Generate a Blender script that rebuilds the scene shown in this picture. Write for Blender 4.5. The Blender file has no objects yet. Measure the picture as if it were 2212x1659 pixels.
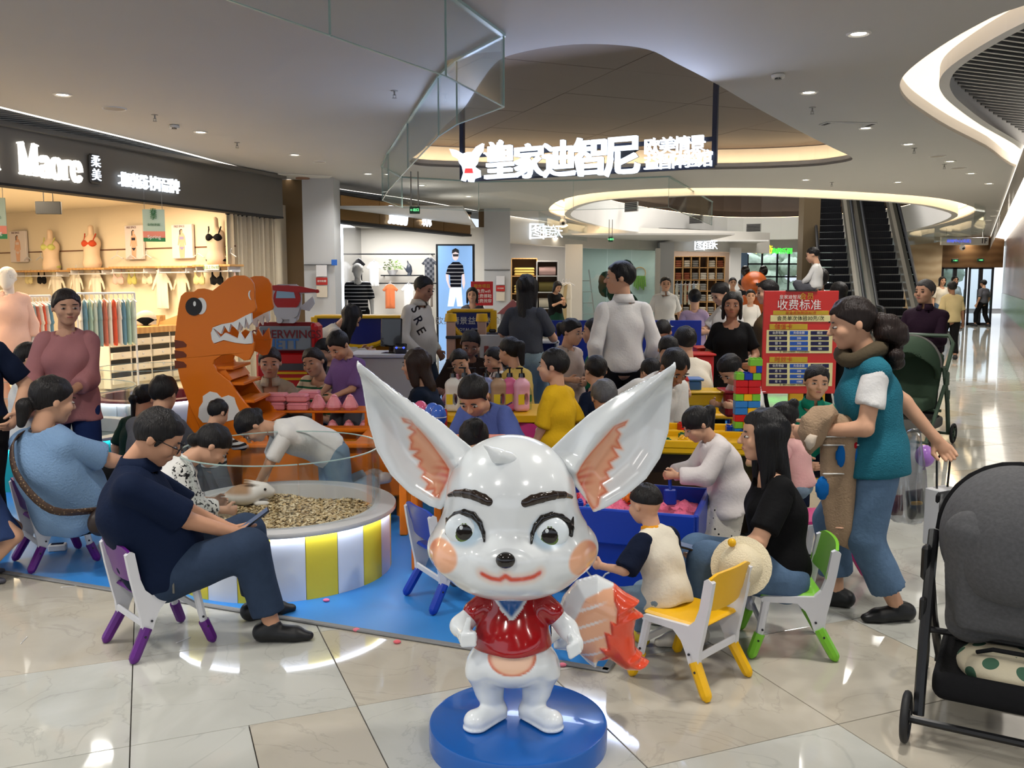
import bpy, math, random
import numpy as np
from mathutils import Vector, Matrix
from mathutils.geometry import tessellate_polygon
random.seed(7)
SC = bpy.context.scene
COL = SC.collection
PI = math.pi
R = math.radians
# ---------------------------------------------------------------- camera
F_PX, CAM_H, HORIZON = 1950.0, 1.6, 614.0
PITCH = math.atan((829.5 - HORIZON) / F_PX)
cam_d = bpy.data.cameras.new('camera'); cam = bpy.data.objects.new('camera', cam_d); COL.objects.link(cam)
cam_d.sensor_width = 36.0; cam_d.lens = 36.0 * F_PX / 2212.0; cam_d.clip_end = 300
cam.location = (0, 0, CAM_H); cam.rotation_euler = (PI / 2 - PITCH, 0, 0)
SC.camera = cam
# ---------------------------------------------------------------- world, exposure
w = bpy.data.worlds.new('world'); SC.world = w; w.use_nodes = True
WB = w.node_tree.nodes['Background']; WB.inputs[0].default_value = (0.80, 0.88, 1.0, 1); WB.inputs[1].default_value = 0.85
SC.view_settings.view_transform = 'Standard'; SC.view_settings.look = 'None'
SC.view_settings.exposure = 0.35; SC.view_settings.gamma = 1.0; SC.view_settings.use_curve_mapping = False
SC.cycles.max_bounces = 5; SC.cycles.diffuse_bounces = 2; SC.cycles.glossy_bounces = 2; SC.cycles.transmission_bounces = 2
SC.cycles.transparent_max_bounces = 10; SC.cycles.caustics_reflective = False; SC.cycles.caustics_refractive = False
SC.cycles.sample_clamp_indirect = 4.0; SC.cycles.light_sampling_threshold = .05; SC.cycles.use_adaptive_sampling = True; SC.cycles.adaptive_threshold = .08
LIGHT = 1.0
def spot(loc, power, size=0.12, ang=110, col=(1, .93, .84), blend=.6):
    d = bpy.data.lights.new('downlight_lamp', 'SPOT'); d.energy = power * LIGHT; d.spot_size = R(ang); d.spot_blend = blend
    d.shadow_soft_size = size; d.color = col
    o = bpy.data.objects.new('downlight_lamp', d); COL.objects.link(o); o.location = loc
    return o
def area(loc, rot, sx, sy, power, col=(1, 1, 1)):
    d = bpy.data.lights.new('area_lamp', 'AREA'); d.energy = power * LIGHT; d.shape = 'RECTANGLE'; d.size = sx; d.size_y = sy; d.color = col
    o = bpy.data.objects.new('area_lamp', d); COL.objects.link(o); o.location = loc; o.rotation_euler = rot
    return o
# ---------------------------------------------------------------- pixel helpers (direction only; distance from ground / wall / usual size)
def ray(x, y):
    u = (829.5 - y) / F_PX
    return Vector(((x - 1106) / F_PX, math.cos(PITCH) + math.sin(PITCH) * u, -math.sin(PITCH) + math.cos(PITCH) * u))
def G(x, y, z=0.0):
    d = ray(x, y); t = (z - CAM_H) / d.z
    return Vector((d.x * t, d.y * t, z))
def D(x, y, Y):
    d = ray(x, y); t = Y / d.y
    return Vector((d.x * t, Y, CAM_H + d.z * t))
def PL(x, y, p, n):
    d = ray(x, y); o = Vector((0, 0, CAM_H)); n = Vector((n[0], n[1], 0)); p = Vector((p[0], p[1], 0))
    t = (p - Vector((0, 0, 0))).dot(n) / d.dot(n)
    return o + d * t
# ---------------------------------------------------------------- materials
def lin(c):
    c = c / 255.0
    return c / 12.92 if c <= .04045 else ((c + .055) / 1.055) ** 2.4
def rgb(c): return (lin(c[0]), lin(c[1]), lin(c[2]), 1)
MATS = {}
def mat(name, col, rough=.5, metal=0, emit=0, ecol=None, noise=0, nscale=8, bump=0, bscale=40, coat=0, alpha=1, trans=0, ior=1.45, spec=.5,
        stripe=None, dots=None, check=None, voro=None, sheen=0, wave=None):
    if name in MATS: return MATS[name]
    m = bpy.data.materials.new(name); m.use_nodes = True; MATS[name] = m
    nt = m.node_tree; N = nt.nodes; L = nt.links; b = N['Principled BSDF']
    b.inputs['Base Color'].default_value = rgb(col); b.inputs['Roughness'].default_value = rough; b.inputs['Metallic'].default_value = metal
    b.inputs['Specular IOR Level'].default_value = spec; b.inputs['IOR'].default_value = ior
    if coat: b.inputs['Coat Weight'].default_value = coat; b.inputs['Coat Roughness'].default_value = .03
    if trans: b.inputs['Transmission Weight'].default_value = trans
    if alpha < 1: b.inputs['Alpha'].default_value = alpha
    if sheen: b.inputs['Sheen Weight'].default_value = sheen
    if emit:
        b.inputs['Emission Color'].default_value = rgb(ecol or col); b.inputs['Emission Strength'].default_value = emit
        if not name.startswith('cove'): m.cycles.emission_sampling = 'NONE'
    tc = N.new('ShaderNodeTexCoord'); out = None
    def mix(fac, a, bb):
        mx = N.new('ShaderNodeMix'); mx.data_type = 'RGBA'; L.new(fac, mx.inputs['Factor'])
        for s, v in (('A', a), ('B', bb)):
            sk = [i for i in mx.inputs if i.name == s and i.type == 'RGBA'][0]
            if isinstance(v, tuple): sk.default_value = v
            else: L.new(v, sk)
        return [o for o in mx.outputs if o.type == 'RGBA'][0]
    base = rgb(col)
    if stripe:   # (colour2, axis, period, fraction)
        c2, ax, per, fr = stripe
        sp = N.new('ShaderNodeSeparateXYZ'); L.new(tc.outputs['Object'], sp.inputs[0])
        a = N.new('ShaderNodeMath'); a.operation = 'PINGPONG'; L.new(sp.outputs[ax], a.inputs[0]); a.inputs[1].default_value = per / 2
        g = N.new('ShaderNodeMath'); g.operation = 'LESS_THAN'; L.new(a.outputs[0], g.inputs[0]); g.inputs[1].default_value = per / 2 * fr
        base = mix(g.outputs[0], base, rgb(c2))
    if dots:     # (colour2, scale, threshold)
        c2, s, th = dots
        v = N.new('ShaderNodeTexVoronoi'); v.inputs['Scale'].default_value = s; L.new(tc.outputs['Object'], v.inputs['Vector'])
        g = N.new('ShaderNodeMath'); g.operation = 'LESS_THAN'; L.new(v.outputs['Distance'], g.inputs[0]); g.inputs[1].default_value = th
        base = mix(g.outputs[0], base, rgb(c2))
    if check:    # (colour2, scale)
        v = N.new('ShaderNodeTexChecker'); v.inputs['Scale'].default_value = check[1]; L.new(tc.outputs['Object'], v.inputs['Vector'])
        base = mix(v.outputs['Fac'], base, rgb(check[0]))
    if voro:     # (colour2, scale, lo, hi) leopard-like blotches
        c2, s, lo, hi = voro
        v = N.new('ShaderNodeTexNoise'); v.inputs['Scale'].default_value = s; L.new(tc.outputs['Object'], v.inputs['Vector'])
        r = N.new('ShaderNodeMapRange'); r.inputs[1].default_value = lo; r.inputs[2].default_value = hi; L.new(v.outputs['Fac'], r.inputs[0])
        base = mix(r.outputs[0], base, rgb(c2))
    if wave:     # (colour2, scale, distortion, axis) wood-like grain
        c2, s, dist, ax = wave
        v = N.new('ShaderNodeTexWave'); v.inputs['Scale'].default_value = s; v.inputs['Distortion'].default_value = dist; v.inputs['Detail'].default_value = 3
        v.bands_direction = ax; L.new(tc.outputs['Object'], v.inputs['Vector'])
        base = mix(v.outputs['Fac'], base, rgb(c2))
    if noise:
        v = N.new('ShaderNodeTexNoise'); v.inputs['Scale'].default_value = nscale; v.inputs['Detail'].default_value = 4; L.new(tc.outputs['Object'], v.inputs['Vector'])
        hs = N.new('ShaderNodeMapRange'); hs.inputs[3].default_value = 1 - noise; hs.inputs[4].default_value = 1 + noise; L.new(v.outputs['Fac'], hs.inputs[0])
        mm = N.new('ShaderNodeVectorMath'); mm.operation = 'SCALE'; L.new(hs.outputs[0], mm.inputs['Scale'])
        if isinstance(base, tuple): mm.inputs[0].default_value = base[:3]
        else: L.new(base, mm.inputs[0])
        base = mm.outputs[0]
    if not isinstance(base, tuple): L.new(base, b.inputs['Base Color'])
    if bump:
        v = N.new('ShaderNodeTexNoise'); v.inputs['Scale'].default_value = bscale; v.inputs['Detail'].default_value = 3; L.new(tc.outputs['Object'], v.inputs['Vector'])
        bp = N.new('ShaderNodeBump'); bp.inputs['Strength'].default_value = bump; bp.inputs['Distance'].default_value = .01
        L.new(v.outputs['Fac'], bp.inputs['Height']); L.new(bp.outputs[0], b.inputs['Normal'])
    return m
def glass(name='clear_glass', tint=(225, 238, 236), alpha=.12, rough=.02):
    if name in MATS: return MATS[name]
    m = bpy.data.materials.new(name); m.use_nodes = True; MATS[name] = m
    nt = m.node_tree; N = nt.nodes; L = nt.links; N.remove(N['Principled BSDF'])
    t = N.new('ShaderNodeBsdfTransparent'); t.inputs[0].default_value = rgb(tint)
    g = N.new('ShaderNodeBsdfGlossy'); g.inputs['Roughness'].default_value = rough; g.inputs[0].default_value = (.9, .95, .95, 1)
    fr = N.new('ShaderNodeLayerWeight'); fr.inputs[0].default_value = .12
    ad = N.new('ShaderNodeMath'); ad.operation = 'MULTIPLY_ADD'; ad.inputs[1].default_value = .35; ad.inputs[2].default_value = alpha * .2; L.new(fr.outputs['Fresnel'], ad.inputs[0])
    mx = N.new('ShaderNodeMixShader'); L.new(ad.outputs[0], mx.inputs[0]); L.new(t.outputs[0], mx.inputs[1]); L.new(g.outputs[0], mx.inputs[2])
    L.new(mx.outputs[0], N['Material Output'].inputs[0])
    return m
# ---------------------------------------------------------------- objects
def tag(o, label=None, cat=None, group=None, kind=None):
    if label: o['label'] = label
    if cat: o['category'] = cat
    if group: o['group'] = group
    if kind: o['kind'] = kind
    return o
def thing(name, label, cat, loc=(0, 0, 0), rz=0, group=None):
    o = bpy.data.objects.new(name, None); COL.objects.link(o); o.empty_display_size = .1
    o.location = loc; o.rotation_euler = (0, 0, rz)
    return tag(o, label, cat, group)
def meshobj(name, me, parent=None, loc=None, rot=None):
    o = bpy.data.objects.new(name, me); COL.objects.link(o)
    if parent: o.parent = parent
    if loc is not None: o.location = loc
    if rot is not None: o.rotation_euler = rot
    return o
def copy_tree(o, parent=None):
    c = o.copy(); COL.objects.link(c)
    if parent: c.parent = parent
    for ch in list(o.children): copy_tree(ch, c)
    return c
def orth(d):
    d = Vector(d).normalized(); a = Vector((0, 0, 1)) if abs(d.z) < .9 else Vector((1, 0, 0))
    x = d.cross(a).normalized(); return x, d.cross(x).normalized(), d
class MB:
    def __init__(s): s.v = []; s.f = []; s.m = []; s.mats = []; s.cur = 0; s.M = None
    def mat(s, m):
        if m not in s.mats: s.mats.append(m)
        s.cur = s.mats.index(m); return s
    def add(s, vs, fs):
        n = len(s.v)
        if s.M is not None: vs = [s.M @ Vector(p) for p in vs]
        s.v += [tuple(p) for p in vs]; s.f += [tuple(i + n for i in f) for f in fs]; s.m += [s.cur] * len(fs); return s
    def box(s, c, d, rz=0, b=0, rot=None):
        hx, hy, hz = d[0] / 2, d[1] / 2, d[2] / 2
        M = Matrix.Translation(c) @ (rot.to_4x4() if rot is not None else Matrix.Rotation(rz, 4, 'Z'))
        b = min(b, hx * .9, hy * .9, hz * .9)
        if b <= 0:
            vs = [(x, y, z) for x in (-hx, hx) for y in (-hy, hy) for z in (-hz, hz)]
            fs = [(0, 1, 3, 2), (4, 6, 7, 5), (0, 4, 5, 1), (2, 3, 7, 6), (0, 2, 6, 4), (1, 5, 7, 3)]
        else:
            vs = []; id = {}
            for sx in (-1, 1):
                for sy in (-1, 1):
                    for sz in (-1, 1):
                        for k in range(3):
                            q = [sx * (hx - b), sy * (hy - b), sz * (hz - b)]; h = (hx, hy, hz)[k]; q[k] = (sx, sy, sz)[k] * h
                            id[(sx, sy, sz, k)] = len(vs); vs.append(q)
            fs = []
            for k in range(3):
                a, c2 = [i for i in range(3) if i != k]
                for sg in (-1, 1):
                    f = []
                    for u, v2 in ((-1, -1), (1, -1), (1, 1), (-1, 1)):
                        t = [0, 0, 0]; t[k] = sg; t[a] = u; t[c2] = v2; f.append(id[(*t, k)])
                    if (sg > 0) == (k == 1): f.reverse()
                    fs.append(f)
            for k in range(3):
                a, c2 = [i for i in range(3) if i != k]
                for u in (-1, 1):
                    for v2 in (-1, 1):
                        f = []
                        for sg, kk in ((-1, a), (1, a), (1, c2), (-1, c2)):
                            t = [0, 0, 0]; t[k] = sg; t[a] = u; t[c2] = v2; f.append(id[(*t, kk)])
                        fs.append(f)
            for sx in (-1, 1):
                for sy in (-1, 1):
                    for sz in (-1, 1): fs.append([id[(sx, sy, sz, k)] for k in range(3)])
        return s.add([M @ Vector(q) for q in vs], fs)
    def cyl(s, p0, p1, r0, r1=None, n=12, caps=True):
        r1 = r0 if r1 is None else r1; p0 = Vector(p0); p1 = Vector(p1); x, y, d = orth(p1 - p0)
        vs = []; 
        for p, r in ((p0, r0), (p1, r1)):
            vs += [p + x * (r * math.cos(2 * PI * i / n)) + y * (r * math.sin(2 * PI * i / n)) for i in range(n)]
        fs = [(i, (i + 1) % n, n + (i + 1) % n, n + i) for i in range(n)]
        if caps: fs += [tuple(range(n - 1, -1, -1)), tuple(range(n, 2 * n))]
        return s.add(vs, fs)
    def tube(s, pts, r, n=8, closed=False, caps=True):
        P = [Vector(p) for p in pts]; m = len(P); vs = []; up = None
        for i in range(m):
            a = P[(i - 1) % m] if (closed or i > 0) else P[i]; b = P[(i + 1) % m] if (closed or i < m - 1) else P[i]
            d = (b - a).normalized()
            if up is None: x, y, _ = orth(d)
            else:
                x = (up - d * up.dot(d))
                x = x.normalized() if x.length > 1e-6 else orth(d)[0]
                y = d.cross(x)
            up = x; rr = r[i] if isinstance(r, (list, tuple)) else r
            vs += [P[i] + x * (rr * math.cos(2 * PI * k / n)) + y * (rr * math.sin(2 * PI * k / n)) for k in range(n)]
        fs = []
        for i in range(m if closed else m - 1):
            j = (i + 1) % m
            fs += [(i * n + k, i * n + (k + 1) % n, j * n + (k + 1) % n, j * n + k) for k in range(n)]
        if not closed and caps: fs += [tuple(range(n - 1, -1, -1)), tuple(range((m - 1) * n, m * n))]
        return s.add(vs, fs)
    def lathe(s, prof, n=24, c=(0, 0, 0), a0=0, a1=2 * PI, sx=1, sy=1):
        full = abs(a1 - a0 - 2 * PI) < 1e-6; k = n if full else n + 1; vs = []
        for r, z in prof:
            vs += [(c[0] + sx * r * math.cos(a0 + (a1 - a0) * i / n), c[1] + sy * r * math.sin(a0 + (a1 - a0) * i / n), c[2] + z) for i in range(k)]
        fs = []
        for j in range(len(prof) - 1):
            for i in range(n):
                i2 = (i + 1) % k
                fs.append((j * k + i, j * k + i2, (j + 1) * k + i2, (j + 1) * k + i))
        return s.add(vs, fs)
    def sph(s, c, r, n=12, m=8, rot=None):
        rx, ry, rz = (r, r, r) if not isinstance(r, (tuple, list)) else r
        vs = [Vector((0, 0, rz))]
        for j in range(1, m):
            t = PI * j / m
            vs += [Vector((rx * math.sin(t) * math.cos(2 * PI * i / n), ry * math.sin(t) * math.sin(2 * PI * i / n), rz * math.cos(t))) for i in range(n)]
        vs.append(Vector((0, 0, -rz)))
        fs = [(0, 1 + i, 1 + (i + 1) % n) for i in range(n)]
        for j in range(m - 2):
            a = 1 + j * n; fs += [(a + i, a + n + i, a + n + (i + 1) % n, a + (i + 1) % n) for i in range(n)]
        a = 1 + (m - 2) * n; e = len(vs) - 1; fs += [(a + i, e, a + (i + 1) % n) for i in range(n)]
        if rot is not None: vs = [rot @ q for q in vs]
        return s.add([q + Vector(c) for q in vs], fs)
    def prism(s, poly, t, O=(0, 0, 0), U=(1, 0, 0), V=(0, 0, 1), holes=(), back=True):
        """polygon (list of 2-D points) in frame O,U,V, thickness t along U x V"""
        O = Vector(O); U = Vector(U); V = Vector(V); W = U.cross(V).normalized()
        loops = [list(poly)] + [list(h) for h in holes]
        tri = tessellate_polygon([[Vector((p[0], p[1], 0)) for p in lp] for lp in loops])
        flat = [p for lp in loops for p in lp]; n = len(flat)
        vs = [O + U * p[0] + V * p[1] + W * (t / 2) for p in flat] + [O + U * p[0] + V * p[1] - W * (t / 2) for p in flat]
        fs = []
        for a, b, c in tri:
            A, B, Cc = flat[a], flat[b], flat[c]
            if (B[0] - A[0]) * (Cc[1] - A[1]) - (B[1] - A[1]) * (Cc[0] - A[0]) < 0: b, c = c, b
            fs.append((a, b, c))
            if back: fs.append((a + n, c + n, b + n))
        if t:
            k = 0
            for li, lp in enumerate(loops):
                m = len(lp); ar = sum(lp[i][0] * lp[(i + 1) % m][1] - lp[(i + 1) % m][0] * lp[i][1] for i in range(m))
                for i in range(m):
                    a, b = k + i, k + (i + 1) % m
                    fs.append((a, a + n, b + n, b) if (ar > 0) == (li == 0) else (b, b + n, a + n, a))
                k += m
        return s.add(vs, fs)
    def quad(s, a, b, c, d): return s.add([a, b, c, d], [(0, 1, 2, 3)])
    def build(s, name, m=None, parent=None, smooth=None, loc=None, rot=None):
        me = bpy.data.meshes.new(name); me.from_pydata(s.v, [], s.f)
        if s.mats:
            for q in s.mats: me.materials.append(q)
            me.polygons.foreach_set('material_index', s.m)
        elif m: me.materials.append(m)
        me.update()
        if smooth is not None:
            me.polygons.foreach_set('use_smooth', [True] * len(me.polygons))
            if smooth: me.set_sharp_from_angle(angle=R(smooth))
        return meshobj(name, me, parent, loc, rot)
def catmull(pts, n=6, closed=True):
    P = [Vector(p) for p in pts]; m = len(P); out = []
    for i in range(m if closed else m - 1):
        a, b, c, d = (P[(i + k - 1) % m] if closed else P[max(0, min(m - 1, i + k - 1))] for k in range(4))
        for j in range(n):
            t = j / n
            out.append(.5 * (2 * b + (c - a) * t + (2 * a - 5 * b + 4 * c - d) * t * t + (3 * b - a - 3 * c + d) * t ** 3))
    if not closed: out.append(P[-1])
    return out
def offset_loop(P, d):
    """offset closed 2-D loop outward by d (P counter-clockwise or not)"""
    m = len(P); ar = sum(P[i][0] * P[(i + 1) % m][1] - P[(i + 1) % m][0] * P[i][1] for i in range(m)); sg = 1 if ar > 0 else -1
    out = []
    for i in range(m):
        a, c = P[i - 1], P[(i + 1) % m]; t = Vector((c[0] - a[0], c[1] - a[1])).normalized()
        out.append(Vector((P[i][0] + t.y * d * sg, P[i][1] - t.x * d * sg)))
    return out
def text_me(s, size=1, ext=.01, off=0, m=None, align='CENTER'):
    cu = bpy.data.curves.new('lettering', 'FONT'); cu.body = s; cu.size = size; cu.extrude = ext; cu.offset = off
    cu.align_x = align; cu.align_y = 'CENTER'; cu.resolution_u = 3
    o = bpy.data.objects.new('lettering', cu); COL.objects.link(o)
    dg = bpy.context.evaluated_depsgraph_get(); me = bpy.data.meshes.new_from_object(o.evaluated_get(dg))
    bpy.data.objects.remove(o); bpy.data.curves.remove(cu)
    me.materials.clear()
    if m: me.materials.append(m)
    return me
def text(name, s, size, m, O, U, V, parent=None, ext=.005, off=0, align='CENTER', sx=1):
    """flat lettering at O with reading direction U and up V (world axes, or the parent's)"""
    me = text_me(s, size, ext, off * size, m, align); U = Vector(U).normalized(); V = Vector(V).normalized(); W = U.cross(V)
    M = Matrix(((U.x * sx, V.x, W.x, O[0]), (U.y * sx, V.y, W.y, O[1]), (U.z * sx, V.z, W.z, O[2]), (0, 0, 0, 1)))
    me.transform(M); return meshobj(name, me, parent)
# ---------------------------------------------------------------- implicit surfaces -> smooth meshes
def nrm(v): v = np.asarray(v, float); return v / (np.linalg.norm(v) + 1e-12)
class Fld:
    def __init__(s, lo, hi, h):
        s.h = h; s.o = np.asarray(lo, float) - 2.5 * h; s.n = np.ceil((np.asarray(hi, float) - s.o) / h).astype(int) + 4
        s.val = np.full(tuple(s.n), 9.0, np.float32)
    def sl(s, lo, hi):
        a = np.clip(np.floor((lo - s.o) / s.h).astype(int), 0, s.n); b = np.clip(np.ceil((hi - s.o) / s.h).astype(int) + 1, 0, s.n)
        g = [s.o[i] + s.h * np.arange(a[i], b[i]) for i in range(3)]
        return tuple(slice(a[i], b[i]) for i in range(3)), g[0][:, None, None], g[1][None, :, None], g[2][None, None, :]
    def mrg(s, sl, d, k, op):
        v = s.val[sl]
        if v.size == 0: return
        d = d.astype(np.float32)
        if op < 0: d = -d
        if op > 0:
            if k > 0:
                hh = np.clip(.5 + .5 * (d - v) / k, 0, 1); s.val[sl] = d + (v - d) * hh - k * hh * (1 - hh)
            else: s.val[sl] = np.minimum(v, d)
        else:
            if k > 0:
                hh = np.clip(.5 - .5 * (d - v) / k, 0, 1); s.val[sl] = d + (v - d) * hh + k * hh * (1 - hh)
            else: s.val[sl] = np.maximum(v, d)
    def cone(s, a, b, ra, rb, k=.02, op=1, sc=None):
        """tapered capsule a->b; sc=(dir, factor): thickness along dir multiplied by factor"""
        a = np.asarray(a, float); b = np.asarray(b, float); mr = max(ra, rb) * max(1, sc[1] if sc else 1) + k + 2.5 * s.h
        sl, X, Y, Z = s.sl(np.minimum(a, b) - mr, np.maximum(a, b) + mr)
        px, py, pz = X - a[0], Y - a[1], Z - a[2]; d = b - a; L = d @ d + 1e-12
        t = np.clip((px * d[0] + py * d[1] + pz * d[2]) / L, 0, 1)
        qx, qy, qz = px - t * d[0], py - t * d[1], pz - t * d[2]
        if sc:
            u = nrm(sc[0]); q = qx * u[0] + qy * u[1] + qz * u[2]; f = (1 / sc[1] - 1) * q
            qx, qy, qz = qx + f * u[0], qy + f * u[1], qz + f * u[2]
        s.mrg(sl, np.sqrt(qx * qx + qy * qy + qz * qz) - (ra + (rb - ra) * t), k, op)
    def ell(s, c, r, k=.02, op=1, M=None):
        c = np.asarray(c, float); r = np.asarray(r, float); mr = r.max() + k + 2.5 * s.h
        sl, X, Y, Z = s.sl(c - mr, c + mr); px, py, pz = X - c[0], Y - c[1], Z - c[2]
        if M is not None:
            M = np.asarray(M); px, py, pz = (M[0, i] * px + M[1, i] * py + M[2, i] * pz for i in range(3))
        k0 = np.sqrt((px / r[0]) ** 2 + (py / r[1]) ** 2 + (pz / r[2]) ** 2); k1 = np.sqrt((px / r[0] ** 2) ** 2 + (py / r[1] ** 2) ** 2 + (pz / r[2] ** 2) ** 2) + 1e-9
        s.mrg(sl, k0 * (k0 - 1) / k1, k, op)
    def box(s, c, r, rad=.01, k=.01, op=1, M=None):
        c = np.asarray(c, float); r = np.asarray(r, float); mr = np.linalg.norm(r) + k + 2.5 * s.h
        sl, X, Y, Z = s.sl(c - mr, c + mr); px, py, pz = X - c[0], Y - c[1], Z - c[2]
        if M is not None:
            M = np.asarray(M); px, py, pz = (M[0, i] * px + M[1, i] * py + M[2, i] * pz for i in range(3))
        q = [np.abs(p) - (r[i] - rad) for i, p in enumerate((px, py, pz))]
        d = np.sqrt(sum(np.maximum(a, 0) ** 2 for a in q)) + np.minimum(np.maximum(np.maximum(q[0], q[1]), q[2]), 0) - rad
        s.mrg(sl, d, k, op)
    def cut(s, p, n, k=0):
        """remove everything on the +n side of the plane"""
        n = nrm(n); sl, X, Y, Z = s.sl(s.o, s.o + s.n * s.h)
        s.mrg(sl, -((X - p[0]) * n[0] + (Y - p[1]) * n[1] + (Z - p[2]) * n[2]) + 0 * s.val, k, -1)
    def warp(s, fn):
        sl, X, Y, Z = s.sl(s.o, s.o + s.n * s.h); s.val[sl] = s.val[sl] + fn(X, Y, Z).astype(np.float32)
    def mesh(s):
        v = s.val; S = v < 0
        c = [S[i:S.shape[0] - 1 + i, j:S.shape[1] - 1 + j, k:S.shape[2] - 1 + k] for i in (0, 1) for j in (0, 1) for k in (0, 1)]
        al = np.logical_and.reduce(c); an = np.logical_or.reduce(c); msk = an & ~al
        I = np.argwhere(msk)
        if len(I) == 0: return np.zeros((0, 3)), np.zeros((0, 4), int)
        idx = np.full(msk.shape, -1, np.int64); idx[msk] = np.arange(len(I))
        off = np.array([(i, j, k) for i in (0, 1) for j in (0, 1) for k in (0, 1)])
        V = np.stack([v[I[:, 0] + o[0], I[:, 1] + o[1], I[:, 2] + o[2]] for o in off], 1)
        P = np.zeros((len(I), 3)); n = np.zeros(len(I))
        for a in range(8):
            for b in range(a + 1, 8):
                if np.abs(off[a] - off[b]).sum() != 1: continue
                x = (V[:, a] < 0) != (V[:, b] < 0); t = V[:, a] / np.where(x, V[:, a] - V[:, b], 1)
                P += x[:, None] * (off[a] + t[:, None] * (off[b] - off[a])); n += x
        P = s.o + s.h * (I + P / n[:, None]); Q = []
        for ax in range(3):
            u, w2 = [(1, 2), (2, 0), (0, 1)][ax]
            A = S.take(range(S.shape[ax] - 1), ax); B = S.take(range(1, S.shape[ax]), ax); E = np.argwhere(A != B)
            E = E[(E[:, u] > 0) & (E[:, w2] > 0) & (E[:, u] < msk.shape[u]) & (E[:, w2] < msk.shape[w2])]
            eu = np.zeros(3, int); eu[u] = 1; ew = np.zeros(3, int); ew[w2] = 1
            q = np.stack([idx[tuple((E - du * eu - dw * ew).T)] for du, dw in ((1, 1), (0, 1), (0, 0), (1, 0))], 1)
            fl = ~S[tuple(E.T)]; q[fl] = q[fl][:, ::-1]; Q.append(q)
        return P, np.concatenate(Q)
def npmesh(name, parts, mats, parent=None, loc=None, rot=None):
    """parts: list of (verts, quads, material index)"""
    parts = [p for p in parts if len(p[0])]
    me = bpy.data.meshes.new(name)
    if parts:
        V = np.concatenate([p[0] for p in parts]).astype(np.float32); k = 0; Q = []; mi = []
        for p in parts:
            Q.append(p[1] + k); k += len(p[0]); mi.append(np.full(len(p[1]), p[2] if np.isscalar(p[2]) else 0) if np.isscalar(p[2]) else p[2])
        Q = np.concatenate(Q).astype(np.int32); mi = np.concatenate(mi).astype(np.int32); nq = len(Q)
        me.vertices.add(len(V)); me.vertices.foreach_set('co', V.ravel())
        me.loops.add(nq * 4); me.loops.foreach_set('vertex_index', Q.ravel())
        me.polygons.add(nq); me.polygons.foreach_set('loop_start', np.arange(0, nq * 4, 4, dtype=np.int32))
        for m in mats: me.materials.append(m)
        me.polygons.foreach_set('material_index', mi); me.polygons.foreach_set('use_smooth', np.ones(nq, bool))
        me.update(calc_edges=True); me.validate()
    return meshobj(name, me, parent, loc, rot)
def rotm(yaw=0, pitch=0, roll=0):
    """person-style: yaw about z, pitch forward/down (about -x... nose goes down), roll to the right"""
    return np.array(Matrix.Rotation(yaw, 3, 'Z') @ Matrix.Rotation(-pitch, 3, 'X') @ Matrix.Rotation(roll, 3, 'Y'))
# ================================================================ SHELL
CZ = 3.45                                   # main ceiling height
M_ceil = mat('ceiling_paint', (192, 190, 185), .75, noise=.02, nscale=2)
M_white = mat('white_paint', (226, 224, 220), .6)
M_grout = mat('tile_grout', (66, 60, 54), .8)
def tile_mat(name, c1, c2):
    m = mat(name, c1, .055, spec=.55, noise=.05, nscale=3)
    nt = m.node_tree; N = nt.nodes; L = nt.links; b = N['Principled BSDF']
    tc = N['Texture Coordinate']; oi = N.new('ShaderNodeObjectInfo')
    ad = N.new('ShaderNodeVectorMath'); ad.operation = 'ADD'; L.new(tc.outputs['Object'], ad.inputs[0])
    ms = N.new('ShaderNodeMath'); ms.operation = 'MULTIPLY'; ms.inputs[1].default_value = 37; L.new(oi.outputs['Random'], ms.inputs[0]); L.new(ms.outputs[0], ad.inputs[1])
    n1 = N.new('ShaderNodeTexNoise'); n1.inputs['Scale'].default_value = 2.2; n1.inputs['Detail'].default_value = 6; n1.inputs['Distortion'].default_value = 1.2; L.new(ad.outputs[0], n1.inputs['Vector'])
    cr = N.new('ShaderNodeValToRGB'); cr.color_ramp.elements[0].color = rgb(c2); cr.color_ramp.elements[1].color = rgb(c1)
    cr.color_ramp.elements[0].position = .3; cr.color_ramp.elements[1].position = .62
    L.new(n1.outputs['Fac'], cr.inputs[0])
    v = N.new('ShaderNodeTexNoise'); v.inputs['Scale'].default_value = 1.3; v.inputs['Detail'].default_value = 8; v.inputs['Distortion'].default_value = 2.5; L.new(ad.outputs[0], v.inputs['Vector'])
    a1 = N.new('ShaderNodeMath'); a1.operation = 'SUBTRACT'; a1.inputs[1].default_value = .5; L.new(v.outputs['Fac'], a1.inputs[0])
    a2 = N.new('ShaderNodeMath'); a2.operation = 'ABSOLUTE'; L.new(a1.outputs[0], a2.inputs[0])
    mr = N.new('ShaderNodeMapRange'); mr.inputs[1].default_value = 0; mr.inputs[2].default_value = .012; mr.inputs[3].default_value = .86; mr.inputs[4].default_value = 1; L.new(a2.outputs[0], mr.inputs[0])
    sc = N.new('ShaderNodeVectorMath'); sc.operation = 'SCALE'; L.new(cr.outputs[0], sc.inputs[0]); L.new(mr.outputs[0], sc.inputs['Scale'])
    for l in list(b.inputs['Base Color'].links): L.remove(l)
    L.new(sc.outputs[0], b.inputs['Base Color'])
    return m
M_tiles = [tile_mat('cream_polished_tile', (192, 192, 185), (178, 178, 170)), tile_mat('beige_polished_tile', (188, 181, 167), (174, 167, 152))]
fl = MB(); fl.box((8, 24, -.03), (60, 72, .04)); floor = tag(fl.build('floor', M_grout), kind='structure')
TU = Vector((math.cos(R(22)), math.sin(R(22)))); TV = Vector((-TU.y, TU.x)); TO = Vector((-.59, 3.29)); TS = .8
tile_me = []
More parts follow.
